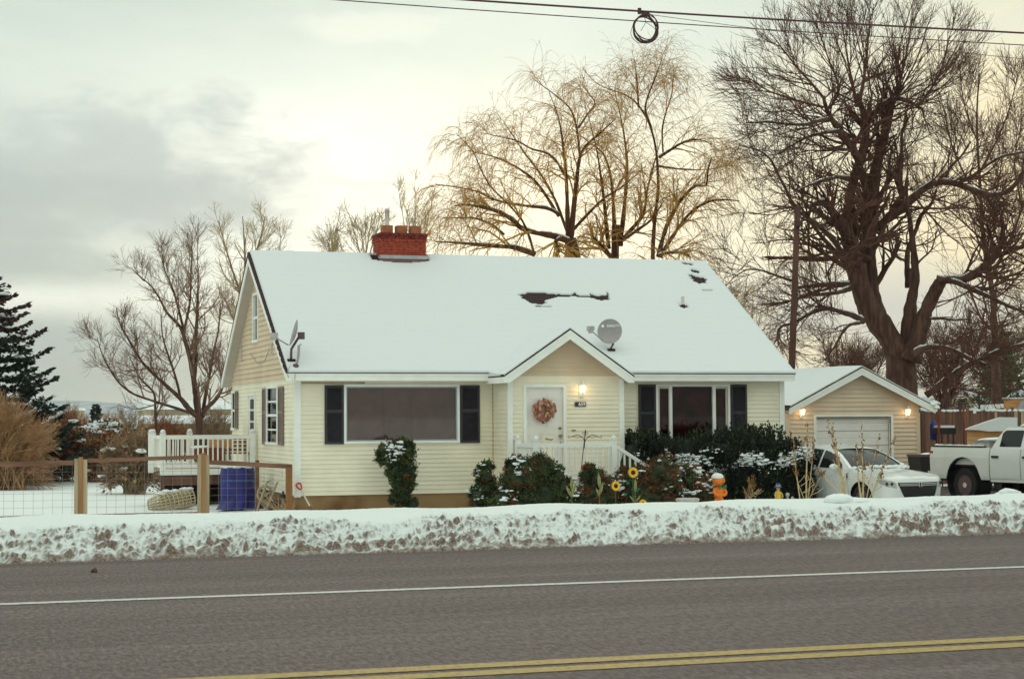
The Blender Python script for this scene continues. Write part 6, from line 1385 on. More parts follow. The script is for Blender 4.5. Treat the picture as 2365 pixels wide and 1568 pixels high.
for x in (-.5, .45):
    q = MB(); q.box(c0[0] + x - .03, c0[0] + x + .03, 45.78, 45.84, dzf, dzf + .36); q.build('leg', 'wood_dark', t)
    q = MB(); q.box(c0[0] + x - .03, c0[0] + x + .03, 46.235, 46.29, dzf, dzf + .82); q.build('leg', 'wood_dark', t)
# fence of wooden posts, rails and wire mesh
FYY = 39.15
FN = thing('wire_fence', 'wood framed wire mesh fence along the snowy left yard', 'fence', (3.5, FYY, GZ))
def fx(px): return at(px, 1100, FYY)[0]
def fz(py, px=300): return at(px, py, FYY)[2]
for px0, px1, ptop in ((172, 201, 1056), (457, 483, 1046)):
    x0, x1 = fx(px0), fx(px1); zt = fz(ptop, px0); w = (x1 - x0) / 3
    q = MB(); q.box(x0, x0 + w * .95, FYY - .02, FYY + .10, GZ - .1, zt - .03); q.build('post_board', 'wood_pale', FN)
    q = MB(); q.box(x0 + w, x0 + w * 2, FYY - .045, FYY + .1, GZ - .1, zt); q.build('post', 'wood_post', FN)
    q = MB(); q.box(x0 + w * 2.05, x1, FYY - .02, FYY + .1, GZ - .1, zt - .05); q.build('post_board', 'wood_pale', FN)
for (pa, ya), (pb, yb), h in (((-60, 1068), (171, 1063), .10), ((202, 1059), (456, 1051), .085), ((484, 1062), (675, 1072), .10), ((-60, 1194), (171, 1188), .06), ((202, 1187), (456, 1182), .06)):
    a, b_ = at(pa, ya, FYY + .03), at(pb, yb, FYY + .03); q = MB(); q.hexa([a, b_, b_ + (0, .06, 0), a + (0, .06, 0)], [a - (0, 0, h), b_ - (0, 0, h), b_ + np.array((0, .06, -h)), a + np.array((0, .06, -h))]); q.build('rail', 'wood_rail', FN)
q = MB(); a, b_ = fx(661), fx(675); q.box(a, b_, FYY - .02, FYY + .08, GZ - .1, fz(1079, 668)); q.build('post', 'wood_post', FN)
q = MB(); xq = at(594, 1080, 41.5); q.box(xq[0] - .04, xq[0] + .04, 41.45, 41.55, GZ, at(594, 1063, 41.5)[2]); q.build('post', 'wood_rail', FN)
q = MB()
for pa, pb, yt, yb_ in ((-60, 171, 1070, 1190), (202, 456, 1062, 1186), (484, 662, 1075, 1190)):
    xa, xb, zt, zb = fx(pa), fx(pb), fz(yt, (pa + pb) / 2), fz(yb_, (pa + pb) / 2); n = int((xb - xa) / .203)
    for i in range(n + 1): q.box(xa + i * .203, xa + i * .203 + .0055, FYY + .05, FYY + .0555, zb, zt)
    m_ = int((zt - zb) / .152)
    for i in range(m_ + 1): q.box(xa, xb, FYY + .056, FYY + .0605, zb + i * .152, zb + i * .152 + .0045)
stuff(q.build('wire_mesh', 'wire', FN))
# blue tarp over a round thing
def tarp():
    Yt = 42.6; c0 = at(549, 1120, Yt); zt = at(549, 1079, Yt)[2]; zb = GZ + .03; r = rad(38, Yt); rs = np.random.RandomState(2); n = 72; rows = []
    for k in range(26):
        u = k / 25; z = zt + (zb - zt) * u; ring = []
        for j in range(n):
            a = 2 * pi * j / n; fold = .045 * math.sin(a * 9 + 2.2 * u + math.sin(u * 7)) * u + .06 * math.sin(a * 5 + 2) * u ** 2 + .018 * math.sin(a * 17 + 4 * u) * u
            flare = (.26 + .2 * math.sin(a * 3 + 2.6)) * max(0, (u - .72) / .28) ** 1.6 if u > .72 else 0
            waist = -.02 * math.exp(-((u - .3) / .05) ** 2)
            rr = r * (1 + fold + waist) + flare * r; rr *= .94 + .06 * min(1, u * 10)
            ring.append((c0[0] + rr * cos(a), Yt + rr * sin(a), z + .02 * math.sin(a * 4) * (1 if 0 < u < .5 else 0)))
        rows.append(ring)
    V = np.array(rows).reshape(-1, 3); idx = np.arange(len(V)).reshape(26, n); F = np.stack([idx[:-1], np.roll(idx[:-1], -1, 1), np.roll(idx[1:], -1, 1), idx[1:]], -1).reshape(-1, 4)
    t = thing('tarp_cover', 'dark blue tarp tied over a drum in front of the side deck', 'tarp', (c0[0], Yt, GZ))
    q = MB(); q.add(V, F); q.poly([tuple(p) for p in rows[0]]); q.build('cover', 'tarp', t, smooth=True)
    q = MB(); a = np.linspace(0, 2 * pi, 30); q.tube(np.stack([c0[0] + r * .99 * np.cos(a), Yt + r * .99 * np.sin(a), np.full(30, zt + (zb - zt) * .3)], 1), .012, 5); q.build('rope', 'hat_blue', t)
    q = MB()
    for i in range(9): a = i * .75; q.blob((c0[0] + r * .8 * cos(a), Yt + r * .8 * sin(a), zt + .005), (.12, .1, .03), 1, .2, i)
    stuff(q.build('snow_patch', 'snow', t, smooth=True))
tarp()
# lattice basket under the deck edge: an upturned plastic crate half in snow
def basket():
    Yb = 43.4; c0 = at(395, 1160, Yb); t = thing('lattice_basket', 'cream lattice plastic basket lying on its side in the snow by the deck', 'basket', (c0[0], Yb, GZ)); L, r = rad(48, Yb), .24
    M['basket'] = mat('cream plastic lattice', (0.55, 0.45, 0.30), 0.6, 0.1, 6); q = MB(); ax = unit(np.array([1.0, .25, .16])); n_ = unit(np.cross(ax, [0, 0, 1])); up = np.cross(n_, ax)
    c1 = np.array([c0[0], Yb, GZ + .20])
    for i in range(11):
        u = -1 + 2 * i / 10; rr = r * (1 - .38 * max(0, -u) ** 2 - .12 * max(0, u) ** 2); a = np.linspace(0, 2 * pi, 24); q.tube(c1 + ax * L * u + (np.cos(a)[:, None] * n_ + np.sin(a)[:, None] * up) * rr, .017, 4, cap=False)
    for j in range(18):
        a = 2 * pi * j / 18; u = np.linspace(-1, 1, 9); rr = r * (1 - .38 * np.maximum(0, -u) ** 2 - .12 * np.maximum(0, u) ** 2); q.tube(c1 + ax * L * u[:, None] + (cos(a) * n_ + sin(a) * up) * rr[:, None], .015, 4)
    q.build('lattice', 'basket', t); q = MB()
    for i in range(9): q.blob(c1 + ax * L * rs_.uniform(-.5, 1.05) + up * r * .95 + np.array([0, 0, rs_.uniform(-.02, .03)]), (.12, .09, .045), 1, .25, i)
    q.build('snow_cap', 'snow', t)
rs_ = np.random.RandomState(5)
basket()
# grey garden hose reel leaning by the fence
def hose_reel():
    Yh = 40.2; c0 = at(612, 1150, Yh); t = thing('hose_reel', 'old beige hose reel with curved legs behind the fence corner', 'hose reel', (c0[0], Yh, GZ)); M['putty'] = mat('beige plastic', (0.40, 0.31, 0.21), 0.65, 0.12, 7)
    f = lambda pts, y: resample([at(x, yy, y) for x, yy in pts], 14)
    for dy, nm in ((0, 'drum_disc'), (.38, 'drum_disc')):
        q = MB(); cc = at(612, 1141, Yh + dy); a = np.linspace(0, 2 * pi, 26); R = rad(17, Yh); ring = np.stack([cc[0] + R * np.cos(a) * .95, np.full(26, cc[1]), cc[2] + R * np.sin(a) * 1.05], 1); q.tube(ring, .028, 6)
        for k in range(5): aa = k * 1.2566 + .3; q.tube([cc, cc + np.array([cos(aa) * R, 0, sin(aa) * R])], .028, 5)
        q.lathe([(.06, -.03), (.06, .03)], cc, 12, axis='y'); q.build(nm, 'putty', t, smooth=True)
    q = MB(); cc = at(612, 1141, Yh); q.lathe([(.11, .03), (.11, .36)], cc, 14, axis='y'); q.build('drum', 'wood_dark', t)
    for y in (Yh - .1, Yh + .45):
        for pts in ([(641, 1112), (633, 1133), (622, 1158), (608, 1190), (604, 1196)], [(617, 1112), (612, 1126), (600, 1158), (590, 1192)]):
            q = MB(); q.tube(f(pts, y), .026, 6); q.build('leg', 'putty', t, smooth=True)
    q = MB(); q.tube([at(618, 1112, Yh - .1), at(624, 1110, Yh + .2), at(618, 1112, Yh + .45)], .02, 6); q.build('handle', 'putty', t)
    q = MB(); q.box(*[v for v in (at(625, 1175, Yh)[0], at(652, 1175, Yh)[0])], Yh + .1, Yh + .4, GZ, at(640, 1155, Yh)[2]); q.build('base_box', 'wood_dark', t)
hose_reel()
rsb = np.random.RandomState(8); q = MB(); ex = at(655, 1180, 39.5)
for i in range(26):
    e = at(rsb.uniform(575, 690), rsb.uniform(1105, 1165), 39.5 + rsb.uniform(-.2, .4)); a = ex + np.array([rsb.normal() * .08, rsb.normal() * .06, -.1]); e = a + (e - a) * rsb.uniform(.35, 1.0); q.tube([a, (a + e) / 2 + rsb.normal(size=3) * .03, e], [.008, .006, .004], 4)
tag(q.build('dry_grass_clump', 'stalk', loc=(ex[0], ex[1], GZ)), 'clump of dry straw stems at the fence corner post', 'dry grass')
t = thing('wall_tap', 'dark outdoor tap with hose fitting low on the side wall', 'tap', at(655, 1150, 40.4)); c0 = at(654, 1146, 40.4)
q = MB(); q.tube([c0 + (0, 0, .12), c0, c0 + (.06, -.05, -.04), c0 + (.06, -.05, -.28)], .03, 7); q.build('pipe', 'slate', t); q = MB(); q.lathe([(.06, -.01), (.06, .01)], c0 + (-.02, -.06, .02), 10, axis='y'); q.build('handle', 'slate', t)
# shovel leaning on the front wall
def shovel():
    top = at(688, 1117, 39.36); bot = at(724, 1184, 38.95); d = unit(bot - top); s_ = unit(np.cross(d, [0, 1, 0])); t = thing('snow_shovel', 'long shovel with a red D grip leaning by the left front corner of the house', 'shovel', (bot[0], bot[1], GZ))
    L = np.linalg.norm(bot - top)
    q = MB(); q.tube([top + d * .17, top + d * .62], .021, 7); q.build('shaft', 'pipe', t)
    q = MB(); q.tube([top + d * .62, top + d * .97, bot], [.022, .024, .026], 7); q.build('lower_shaft', 'wood_dark', t)
    q = MB(); q.tube(resample([top + d * .17, top + d * .1 + s_ * .045, top + s_ * .062 - d * .01, top - s_ * .062 - d * .01, top + d * .1 - s_ * .045, top + d * .17], 16), .019, 7); q.build('grip', 'red', t, smooth=True)
    q = MB(); b0 = bot - d * .02; q.hexa([b0 - s_ * .13, b0 + s_ * .13, b0 + s_ * .12 + d * .3, b0 - s_ * .12 + d * .3], [b0 - s_ * .13 + (0, -.012, 0), b0 + s_ * .13 + (0, -.012, 0), b0 + s_ * .12 + d * .3 + (0, -.012, 0), b0 - s_ * .12 + d * .3 + (0, -.012, 0)]); q.build('blade', 'steel', t)
shovel()
# ------------------------------------------------------------------ bare and leafy bushes of the left yard
def twig_bush(name, label, px0, px1, ytop, D, n, mat_, seed, spread=.5, lean=0.0, group=None, r=.012, ybase=None, leafm=None, nleaf=0, kids=5, snow=0, wob=.12, hvar=.5, cat='bush'):
    rs = np.random.RandomState(seed); xa, xb = atd(px0, 1000, D), atd(px1, 1000, D); hz = atd((px0 + px1) / 2, ytop, D)[2] - GZ; cx_ = (xa + xb) / 2
    t = thing(name, label, cat, (cx_[0], cx_[1], GZ), group); w = np.linalg.norm(xb - xa) / 2; K = 9
    b0 = np.stack([cx_[0] + rs.uniform(-1, 1, n) * w * (1 - spread), cx_[1] + rs.normal(size=n) * w * .35, np.full(n, GZ)], 1)
    tip = np.stack([cx_[0] + rs.uniform(-1, 1, n) * w + lean * hz, cx_[1] + rs.normal(size=n) * w * .45, GZ + hz * (1 - hvar * rs.uniform(size=n) ** 1.5)], 1)
    ux = (tip[:, 0] - cx_[0]) / (w + .01); tip[:, 2] -= hz * .30 * np.clip(np.abs(ux), 0, 1) ** 2
    s_ = np.linspace(0, 1, K)[None, :, None]; P = b0[:, None] + (tip - b0)[:, None] * s_; P[:, :, 2] += (hz * .14 * np.sin(s_[..., 0] * pi)); P += np.cumsum(rs.normal(size=P.shape), 1) * .012 * hz * wob * 4 * s_
    R = r * np.linspace(1, .45, K)[None].repeat(n, 0); q = MB(); addt(q, P, R, 4); q.build('stems', mat_, t)
    q = MB(); P1, R1 = spawn(rs, P, R, kids, (.3, 1), (24, 10), (hz * .18, hz * .42), .7, 6, (lean * .5, 0, .35), .1, .007); addt(q, P1, R1, 3)
    if kids > 3: P2, R2 = spawn(rs, P1, R1, 2, (.2, 1), (30, 10), (hz * .08, hz * .2), .7, 4, (0, 0, .2), .1, .006); addt(q, P2, R2, 3)
    q.build('twigs', mat_, t)
    if leafm:
        q = MB(); k = rs.randint(0, len(P1), nleaf); j = rs.randint(1, P1.shape[1], nleaf); p = P1[k, j] + rs.normal(size=(nleaf, 3)) * .06; leaves(q, p, rs.normal(size=(nleaf, 3)) + np.array([0, 0, -.3]), (.06, .14), .36, rs, rs.choice(len(leafm[0]), nleaf, p=leafm[1])); q.build('foliage', list(leafm[0]), t)
    if snow:
        q = MB()
        for j in range(snow):
            a, b_ = rs.randint(len(P1)), rs.randint(2, 6); sz = rs.uniform(.05, .11); q.blob(P1[a, b_], (sz * 1.5, sz, sz * .7), 1, .25, j)
        stuff(q.build('snow_clumps', 'snow', t))
    return t
YG = 'bushes across the left yard'
twig_bush('willow_bush', 'big tan bare willow bush leaning right at the left edge below the spruce', -130, 82, 915, 56, 620, 'bush_tan', 1, .22, .16, YG, .010, kids=5, hvar=.75)
twig_bush('leafy_bush', 'orange brown leafy bush between the tan willow bush and the first fence post', 70, 215, 975, 63, 200, 'bush_brown', 2, .1, 0, YG, .014, leafm=(('leaf_orange', 'leaf_rust', 'leaf_dark'), (.5, .35, .15)), nleaf=9000, snow=45, hvar=.85)
twig_bush('leafy_bush', 'rust coloured leafy bush right behind the first fence post', 200, 330, 990, 62, 190, 'bush_brown', 3, .1, 0, YG, .014, leafm=(('leaf_orange', 'leaf_rust', 'leaf_dark'), (.45, .4, .15)), nleaf=8000, snow=40, hvar=.85)
twig_bush('red_bush', 'reddish bare bush standing behind the orange leafy bushes', 110, 210, 950, 72, 110, 'leaf_rust', 4, .4, 0, YG, .016, kids=6)
twig_bush('twiggy_bush', 'grey brown twiggy bush fanning out left of the side deck', 235, 385, 1000, 52, 360, 'bush_brown', 5, .72, 0, YG, .009, hvar=.8, leafm=(('bush_tan', 'leaf_dark', 'leaf_orange'), (.6, .3, .1)), nleaf=1500, snow=26, kids=6)
bl = [(tuple(atd(x, y, 66)), (r1, r1, r2), n) for x, y, r1, r2, n in ((235, 1020, .75, .7, 500), (215, 1045, .6, .6, 360), (262, 1040, .7, .6, 420), (228, 1000, .5, .4, 260))]
shrub('snowy_shrub', 'rounded shrub heaped with snow behind the fence beside the twiggy bush', 'shrub', bl, (.08, .16), .34, ('leaf_dark', 'leaf_yew', 'leaf_rust'), (.5, .3, .2), 170, seed=44, snow_r=(.07, .17))
for k, (x0, x1, yt, D, mt, n, lab) in enumerate(((240, 345, 945, 96, 'bush_brown', 120, 'brown bare bush in front of the far mountains right of the columnar conifer'), (325, 440, 955, 92, 'leaf_rust', 120, 'red brown brush in front of the long low building'), (430, 545, 940, 94, 'bush_brown', 150, 'brown brush beside the left rear corner of the house'), (130, 200, 935, 120, 'bush_brown', 70, 'pale brown brush left of the columnar conifer'), (225, 280, 955, 105, 'bush_tan', 80, 'tan brush at the foot of the columnar conifer'), (-60, 120, 970, 75, 'leaf_rust', 120, 'dark red brush behind the tan willow bush'))):
    twig_bush('brush', lab, x0, x1, yt, D, int(n * 1.5), mt, 90 + k, .1, 0, 'distant brush behind the left yard', .016, kids=6, hvar=.8)
# far low building, tan barn, mountains
D_ = 125
def far_box(nm, lab, cat, px0, px1, yt, ye, yb, D, wall, dep=8, roofm='snow_roof', windows=0):
    a, b_ = atd(px0, ye, D), atd(px1, ye, D); z1 = a[2]; zt = atd(px0, yt, D)[2]; y0 = (a[1] + b_[1]) / 2; t = thing(nm, lab, cat, ((a[0] + b_[0]) / 2, y0, GZ))
    q = MB(); q.box(a[0], b_[0], y0, y0 + dep, GZ, z1); q.build('wall', wall, t)
    q = MB(); e = .3; q.prism([(a[0] - e, y0 - e, z1), (a[0] - e, y0 + dep / 2, zt), (a[0] - e, y0 + dep + e, z1)], (b_[0] - a[0] + 2 * e, 0, 0)); q.build('roof', roofm, t)
    for i in range(windows):
        x = a[0] + (b_[0] - a[0]) * (i + .5) / windows; q = MB(); q.box(x - .5, x + .5, y0 - .05, y0 - .01, z1 - 1.4, z1 - .5); q.build('window', 'slate', t)
    return t, a, b_, y0, z1
M['barn'] = mat('pale tan wall', (0.45, 0.37, 0.25), 0.8, 0.1, 1)
t, a, b_, y0, z1 = far_box('low_building', 'long low tan building with a snowy roof far behind the left yard', 'building', 345, 560, 924, 946, 960, D_, 'barn', 9)
q = MB(); zq = atd(400, 958, D_ - 6)[2]; q.prism([(a[0] - 1, y0 - .1, zq), (a[0] - 1, y0 - 5, zq - .45), (a[0] - 1, y0 - 5, zq - .6), (a[0] - 1, y0 - .1, zq - .2)], (b_[0] - a[0] + 2, 0, 0)); q.build('awning', 'snow_roof', t)
for i in range(9): x = a[0] + (b_[0] - a[0]) * i / 8; q = MB(); q.box(x - .08, x + .08, y0 - 4.9, y0 - 4.7, GZ, zq - .6); q.build('post', 'wood_dark', t)
far_box('tan_barn', 'tiny pale tan barn far off below the mountains', 'barn', 171, 196, 941, 948, 965, 300, 'barn', 12)
def mountains():
    rs = np.random.RandomState(9); n = 260; az = np.linspace(radians(-30), radians(60), n); Dm = 5200; V = []
    for j in range(7):
        u = j / 6
        for i in range(n):
            ridge = 66 + 26 * mnoise.fractal(mathutils.Vector((az[i] * 9, .3, 0)), 1.0, 2.0, 5) + 14 * mnoise.noise(mathutils.Vector((az[i] * 40, 2, 0)))
            h = ridge * u ** 1.1 + 9 * mnoise.fractal(mathutils.Vector((az[i] * 50, u * 4, 3)), .9, 2.0, 4) * u * (1.15 - u); d = Dm + 900 * u; V.append((d * sin(az[i]), d * cos(az[i]), GZ - 2 + h))
    idx = np.arange(len(V)).reshape(7, n); F = np.stack([idx[:-1, :-1], idx[:-1, 1:], idx[1:, 1:], idx[1:, :-1]], -1).reshape(-1, 4); q = MB(); q.add(V, F)
    M['mountain'] = mat('snowy mountain rock', (0.40, 0.45, 0.52), 0.95, 0.0, .012, 0.0, col2=(0.15, 0.17, 0.21), thr=(.42, .6)); tag(q.build('mountains', 'mountain', smooth=True), kind='structure')  # blue of skylight and distance is put into the rock colour
mountains()
# ------------------------------------------------------------------ cars
M['car_white'] = mat('white car paint', (0.72, 0.72, 0.70), 0.25, 0.02, 2, spec=0.5, coat=0.5)
M['car_glass'] = mat('dark car glass', (0.012, 0.013, 0.014), 0.05, spec=0.3)
M['headlight'] = mat('headlight glass', (0.40, 0.38, 0.36), 0.12, 0.3, 30, spec=0.7)
M['chrome'] = mat('chrome', (0.62, 0.60, 0.58), 0.25, metal=0.35)
M['tyre'] = mat('tyre rubber', (0.022, 0.02, 0.02), 0.85, 0.2, 30)
M['tail_red'] = mat('red tail light', (0.42, 0.02, 0.015), 0.2, spec=0.6)
def grid(mb, P, m=0):
    P = np.asarray(P, float); a, b_ = P.shape[:2]; i = np.arange(a * b_).reshape(a, b_)
    mb.add(P.reshape(-1, 3), np.stack([i[:-1, :-1], i[:-1, 1:], i[1:, 1:], i[1:, :-1]], -1).reshape(-1, 4), m)
def wheel(parent, x, y, side, r, w, rim, spokes=5, name='wheel'):
    """y is the outer face; side is +1 / -1"""
    q = MB(); q.lathe([(r * .62, 0), (r * .94, 0), (r, -.03 * 1), (r, -w + .03), (r * .94, -w), (r * .62, -w)] if side > 0 else [(r * .62, 0), (r * .94, 0), (r, .03), (r, w - .03), (r * .94, w), (r * .62, w)], (x, y, r), 30, axis='y', cap=False); wh = q.build(name, 'tyre', parent, smooth=False, local=True)
    q = MB(); s_ = -side; q.lathe([(r * .64, .012 * s_), (r * .60, .004 * s_), (r * .57, .05 * s_), (r * .5, .10 * s_), (.001, .11 * s_)], (x, y, r), 30, axis='y', m=1)
    for k in range(spokes):
        a = 2 * pi * k / spokes; d = np.array([cos(a), 0, sin(a)]); t_ = np.array([-sin(a), 0, cos(a)]); c0 = np.array([x, y + s_ * .02, r]); A = [c0 + d * r * .12 - t_ * r * .11, c0 + d * r * .6 - t_ * r * .08, c0 + d * r * .6 + t_ * r * .08, c0 + d * r * .12 + t_ * r * .11]; q.hexa(A, [p + np.array([0, s_ * .05, 0]) for p in A])
    q.lathe([(r * .16, 0.005 * s_), (r * .16, .06 * s_)], (x, y, r), 14, axis='y'); q.build('rim', [rim, 'dark_metal'], wh, local=True)
def sedan():
    nose = atd(2776 / 1.30613, 1460 / 1.30613, 38.8); hd = radians(168); f = np.array([sin(hd), cos(hd)]); c0 = np.array([nose[0], nose[1]]) - f * 2.33
    t = thing('white_sedan', 'white sedan with light snow parked nose out in front of the garage', 'car', (c0[0], c0[1], GZ + .03)); t.rotation_euler = (0, 0, math.atan2(f[1], f[0]))
    wz = lambda z: np.interp(z, [.18, .3, .5, .66, .80, .92, 1.02], [.84, .885, .905, .915, .905, .88, .85])
    ztop = lambda x: np.interp(x, [-2.3, -1.8, -.9, .3, .95, 1.4, 1.83, 2.1, 2.33], [.98, 1.02, 1.0, .955, .925, .885, .83, .785, .735])
    FWX, RWX, AR = 1.40, -1.30, .375
    def zbot(x):
        z = .20
        for w in (FWX, RWX):
            d = AR ** 2 - (x - w) ** 2
            if d > 0: z = max(z, .32 + math.sqrt(d))
        return z
    pex, aa = 2.5, .50
    def front(th, z):       # plan: superellipse nose, raked a little
        w = wz(z); off = np.interp(z, [.18, .32, .55, .72, .80], [-.07, 0, .0, -.02, -.10]); y = w * abs(sin(th)) ** (2 / pex) * (1 if th >= 0 else -1); x = 1.83 + (aa + off) * abs(cos(th)) ** (2 / pex); return np.array([x, y, z])
    ths = np.linspace(-pi / 2, pi / 2, 41)
    def ztf(th): return ztop(front(th, .74)[0])
    shell = MB()
    shell.box(-2.2, 1.9, -.78, .78, .22, .80)
    shell.build('underbody', 'black', t, local=True)
    q = MB(); P = [[front(th, .20 + (ztf(th) - .20) * v) for th in ths] for v in np.linspace(0, 1, 12)]; grid(q, P)
    q.build('bumper', 'car_white', t, smooth=True, local=True)
    # hood
    q = MB(); rows = []
    xs = list(np.linspace(.95, 1.83, 9)); half = [th for th in ths if th >= -1e-9][::-1]
    edges = [(x, wz(ztop(x)), ztop(x)) for x in xs] + [tuple(front(th, ztf(th))) for th in half[1:]]
    for x, y, z in edges: rows.append([(x, y * s_, z + .055 * (1 - abs(s_) ** 2.2) * min(1, y / .5) + (.012 if .35 < abs(s_) < .6 else 0) * min(1, y / .6)) for s_ in np.linspace(-1, 1, 21)])
    grid(q, rows); q.build('hood', 'car_white', t, smooth=True, local=True)
    # sides, split in panels with gaps
    for s_ in (-1, 1):
        for nm, xa, xb in (('fender', .98, 1.83), ('door', -.12, .972), ('door', -1.02, -.128), ('quarter_panel', -2.3, -1.028)):
            q = MB(); xs = np.linspace(xb, xa, 26 if 'door' not in nm else 8); P = []
            for x in xs:
                zb, zt = zbot(x), ztop(x); P.append([(x if x > -1.9 else x, s_ * (wz(z) - (0 if x > -1.7 else ((-1.7 - x) ** 2) * .25)), z) for z in np.linspace(zb, zt, 9)])
            grid(q, P); d = q.build(nm, 'car_white', t, smooth=True, local=True)
            if nm == 'door': q = MB(); q.box(xa + .06, xa + .22, *sorted((s_ * .905, s_ * .93)), .80, .83); q.build('handle', 'car_white', d, local=True)
        q = MB(); q.box(-1.0, 1.0, *sorted((s_ * .80, s_ * .87)), .18, .23); q.build('sill', 'black', t, local=True)
    q = MB(); ys = np.linspace(-1, 1, 13); grid(q, [[(-2.3 + .12 * (1 - abs(s_) ** 2) * -1, s_ * .76, z) for s_ in ys] for z in np.linspace(.22, .98, 6)]); grid(q, [[(x, s_ * .8, ztop(x) + .02) for s_ in ys] for x in np.linspace(-1.6, -2.32, 5)]); q.build('rear', 'car_white', t, smooth=True, local=True)
    # greenhouse
    prof = [(1.02, .935), (.75, 1.10), (.45, 1.265), (.15, 1.385), (-.15, 1.44), (-.55, 1.462), (-.95, 1.43), (-1.25, 1.33), (-1.55, 1.16), (-1.78, 1.02)]
    px_ = np.array([p[0] for p in prof][::-1]); pz_ = np.array([p[1] for p in prof][::-1]); gt = lambda x: np.interp(x, px_, pz_); ye = lambda z: .87 - .27 * np.clip((z - .93) / .52, 0, 1) ** 1.15
    q = MB(); xs = np.linspace(.17, -1.12, 14); grid(q, [[(x, ye(gt(x)) * s_, gt(x) + .03 * (1 - s_ * s_) - .0) for s_ in np.linspace(-1, 1, 13)] for x in xs]); q.build('roof', 'car_white', t, smooth=True, local=True)
    q = MB(); xs = np.linspace(.98, .20, 10); grid(q, [[(x + .10 * (1 - s_ * s_), (ye(gt(x)) - .075) * s_, gt(x) + .006) for s_ in np.linspace(-1, 1, 13)] for x in xs]); q.build('windscreen', 'car_glass', t, smooth=True, local=True)
    q = MB(); xs = np.linspace(-1.14, -1.76, 8); grid(q, [[(x - .05 * (1 - s_ * s_), (ye(gt(x)) - .06) * s_, gt(x) + .004) for s_ in np.linspace(-1, 1, 9)] for x in xs]); q.build('rear_window', 'car_glass', t, smooth=True, local=True)
    for s_ in (-1, 1):
        q = MB(); xs = np.linspace(1.02, -1.78, 40); grid(q, [[(x, s_ * (ye(z) - .0), z) for z in np.linspace(min(ztop(x), gt(x)) - .02, gt(x), 8)] for x in xs]); q.build('pillars', 'car_white', t, smooth=True, local=True)
        q = MB(); xs = np.linspace(1.02, .17, 10); grid(q, [[(x + .10 * (1 - k * k) * .3, s_ * (ye(gt(x)) - .075 * (1 - k)), gt(x) + .008) for k in (0, 1)] for x in xs]); q.build('pillars', 'car_white', t, smooth=True, local=True)
        for xa, xb in ((.70, -.07), (-.13, -1.20)):
            q = MB(); xs = np.linspace(xa, xb, 16); P = []
            for x in xs:
                zt = gt(x) - .055 - (.05 if x > .3 else 0) * (x - .3) - (max(0, -.95 - x) * .35); zb = ztop(x) + .015; zt = max(zt, zb + .004); P.append([(x, s_ * (ye(z) + .006), z) for z in np.linspace(zb, zt, 7)])
            grid(q, P); q.build('side_window', 'car_glass', t, smooth=True, local=True)
        q = MB(); q.blob((.60, s_ * 1.0, 1.00), (.075, .115, .075), 2, .0, 1); q.tube([(.62, s_ * .86, .955), (.60, s_ * .93, .98)], .025, 6); q.build('mirror', 'car_white', t, smooth=True, local=True)
        wheel(t, FWX, s_ * .875, s_, .32, .2, 'steel'); wheel(t, RWX, s_ * .875, s_, .32, .2, 'steel')
        for w in (FWX, RWX): q = MB(); q.lathe([(.37, s_ * .62), (.37, s_ * .88)], (w, 0, .32), 24, axis='y', cap=False); q.build('wheel_well', 'black', t, local=True)
    # front details laid on the nose surface
    def patch(rows, m, name, off, n=16):
        q = MB(); P = []
        for z, ta, tb in rows:
            line = []
            for k in range(n):
                th = ta + (tb - ta) * k / (n - 1); p = front(th, z); line.append(p + unit(np.array([p[0] - 1.2, p[1], 0])) * off)
            P.append(line)
        grid(q, P); return q.build(name, m, t, smooth=True, local=True)
    ty = lambda y, z: math.copysign(math.asin(min(1, (abs(y) / wz(z)) ** (pex / 2))), y)
    def yrows(lst): return [(z, ty(a, z), ty(b_, z)) for z, a, b_ in lst]
    gr = patch(yrows([(.235, -.36, .36), (.30, -.40, .40), (.42, -.47, .47), (.55, -.53, .53), (.62, -.56, .56), (.685, -.58, .58)]), 'black', 'grille', .006)
    for za, zb in ((.615, .628), (.650, .663)):
        for ya, yb in ((-.54, -.045), (.045, .54)): patch(yrows([(za, ya, yb), (zb, ya, yb)]), 'chrome', 'grille_bar', .018)
    for ya, yb in ((-.040, -.022), (.022, .040)): patch(yrows([(.585, ya, yb), (.690, ya, yb)]), 'chrome', 'emblem_bar', .022, 4)
    for s_ in (-1, 1):
        hl = [(.565, s_ * .60, s_ * .66), (.60, s_ * .60, s_ * .80), (.645, s_ * .615, s_ * .868), (.69, s_ * .635, s_ * .897), (.725, s_ * .70, s_ * .905), (.745, s_ * .82, s_ * .9055)]
        h = patch(yrows(hl), 'headlight', 'headlight', .006)
        for yy in (.70, .79):
            q = MB(); p = front(ty(s_ * yy, .66), .66); q.blob(p + unit(np.array([p[0] - 1.2, p[1], 0])) * .004, (.035, .035, .035), 1, 0, 1); q.build('bulb', 'slate', h, local=True)
        patch(yrows([(.235, s_ * .50, s_ * .76), (.27, s_ * .50, s_ * .80), (.31, s_ * .52, s_ * .80), (.34, s_ * .56, s_ * .74)]), 'black', 'fog_recess', .007); patch(yrows([(.283, s_ * .54, s_ * .74), (.296, s_ * .54, s_ * .74)]), 'steel', 'fog_bar', .012)
    q = MB(); rs = np.random.RandomState(4)
    for i in range(40):
        y = rs.uniform(-.85, .85); s2 = rs.uniform(.02, .06); q.blob((1.0 + rs.normal() * .03 + .08 * (1 - y * y), y, .965 + .03 * (1 - y * y)), (s2 * 1.2, s2 * 1.5, s2 * .8), 1, .25, i)
    for i in range(12): q.blob((1.05, -.72 + rs.normal() * .06, .96), (.06, .07, .05), 1, .25, i)
    stuff(q.build('snow_clumps', 'snow', t, local=True))
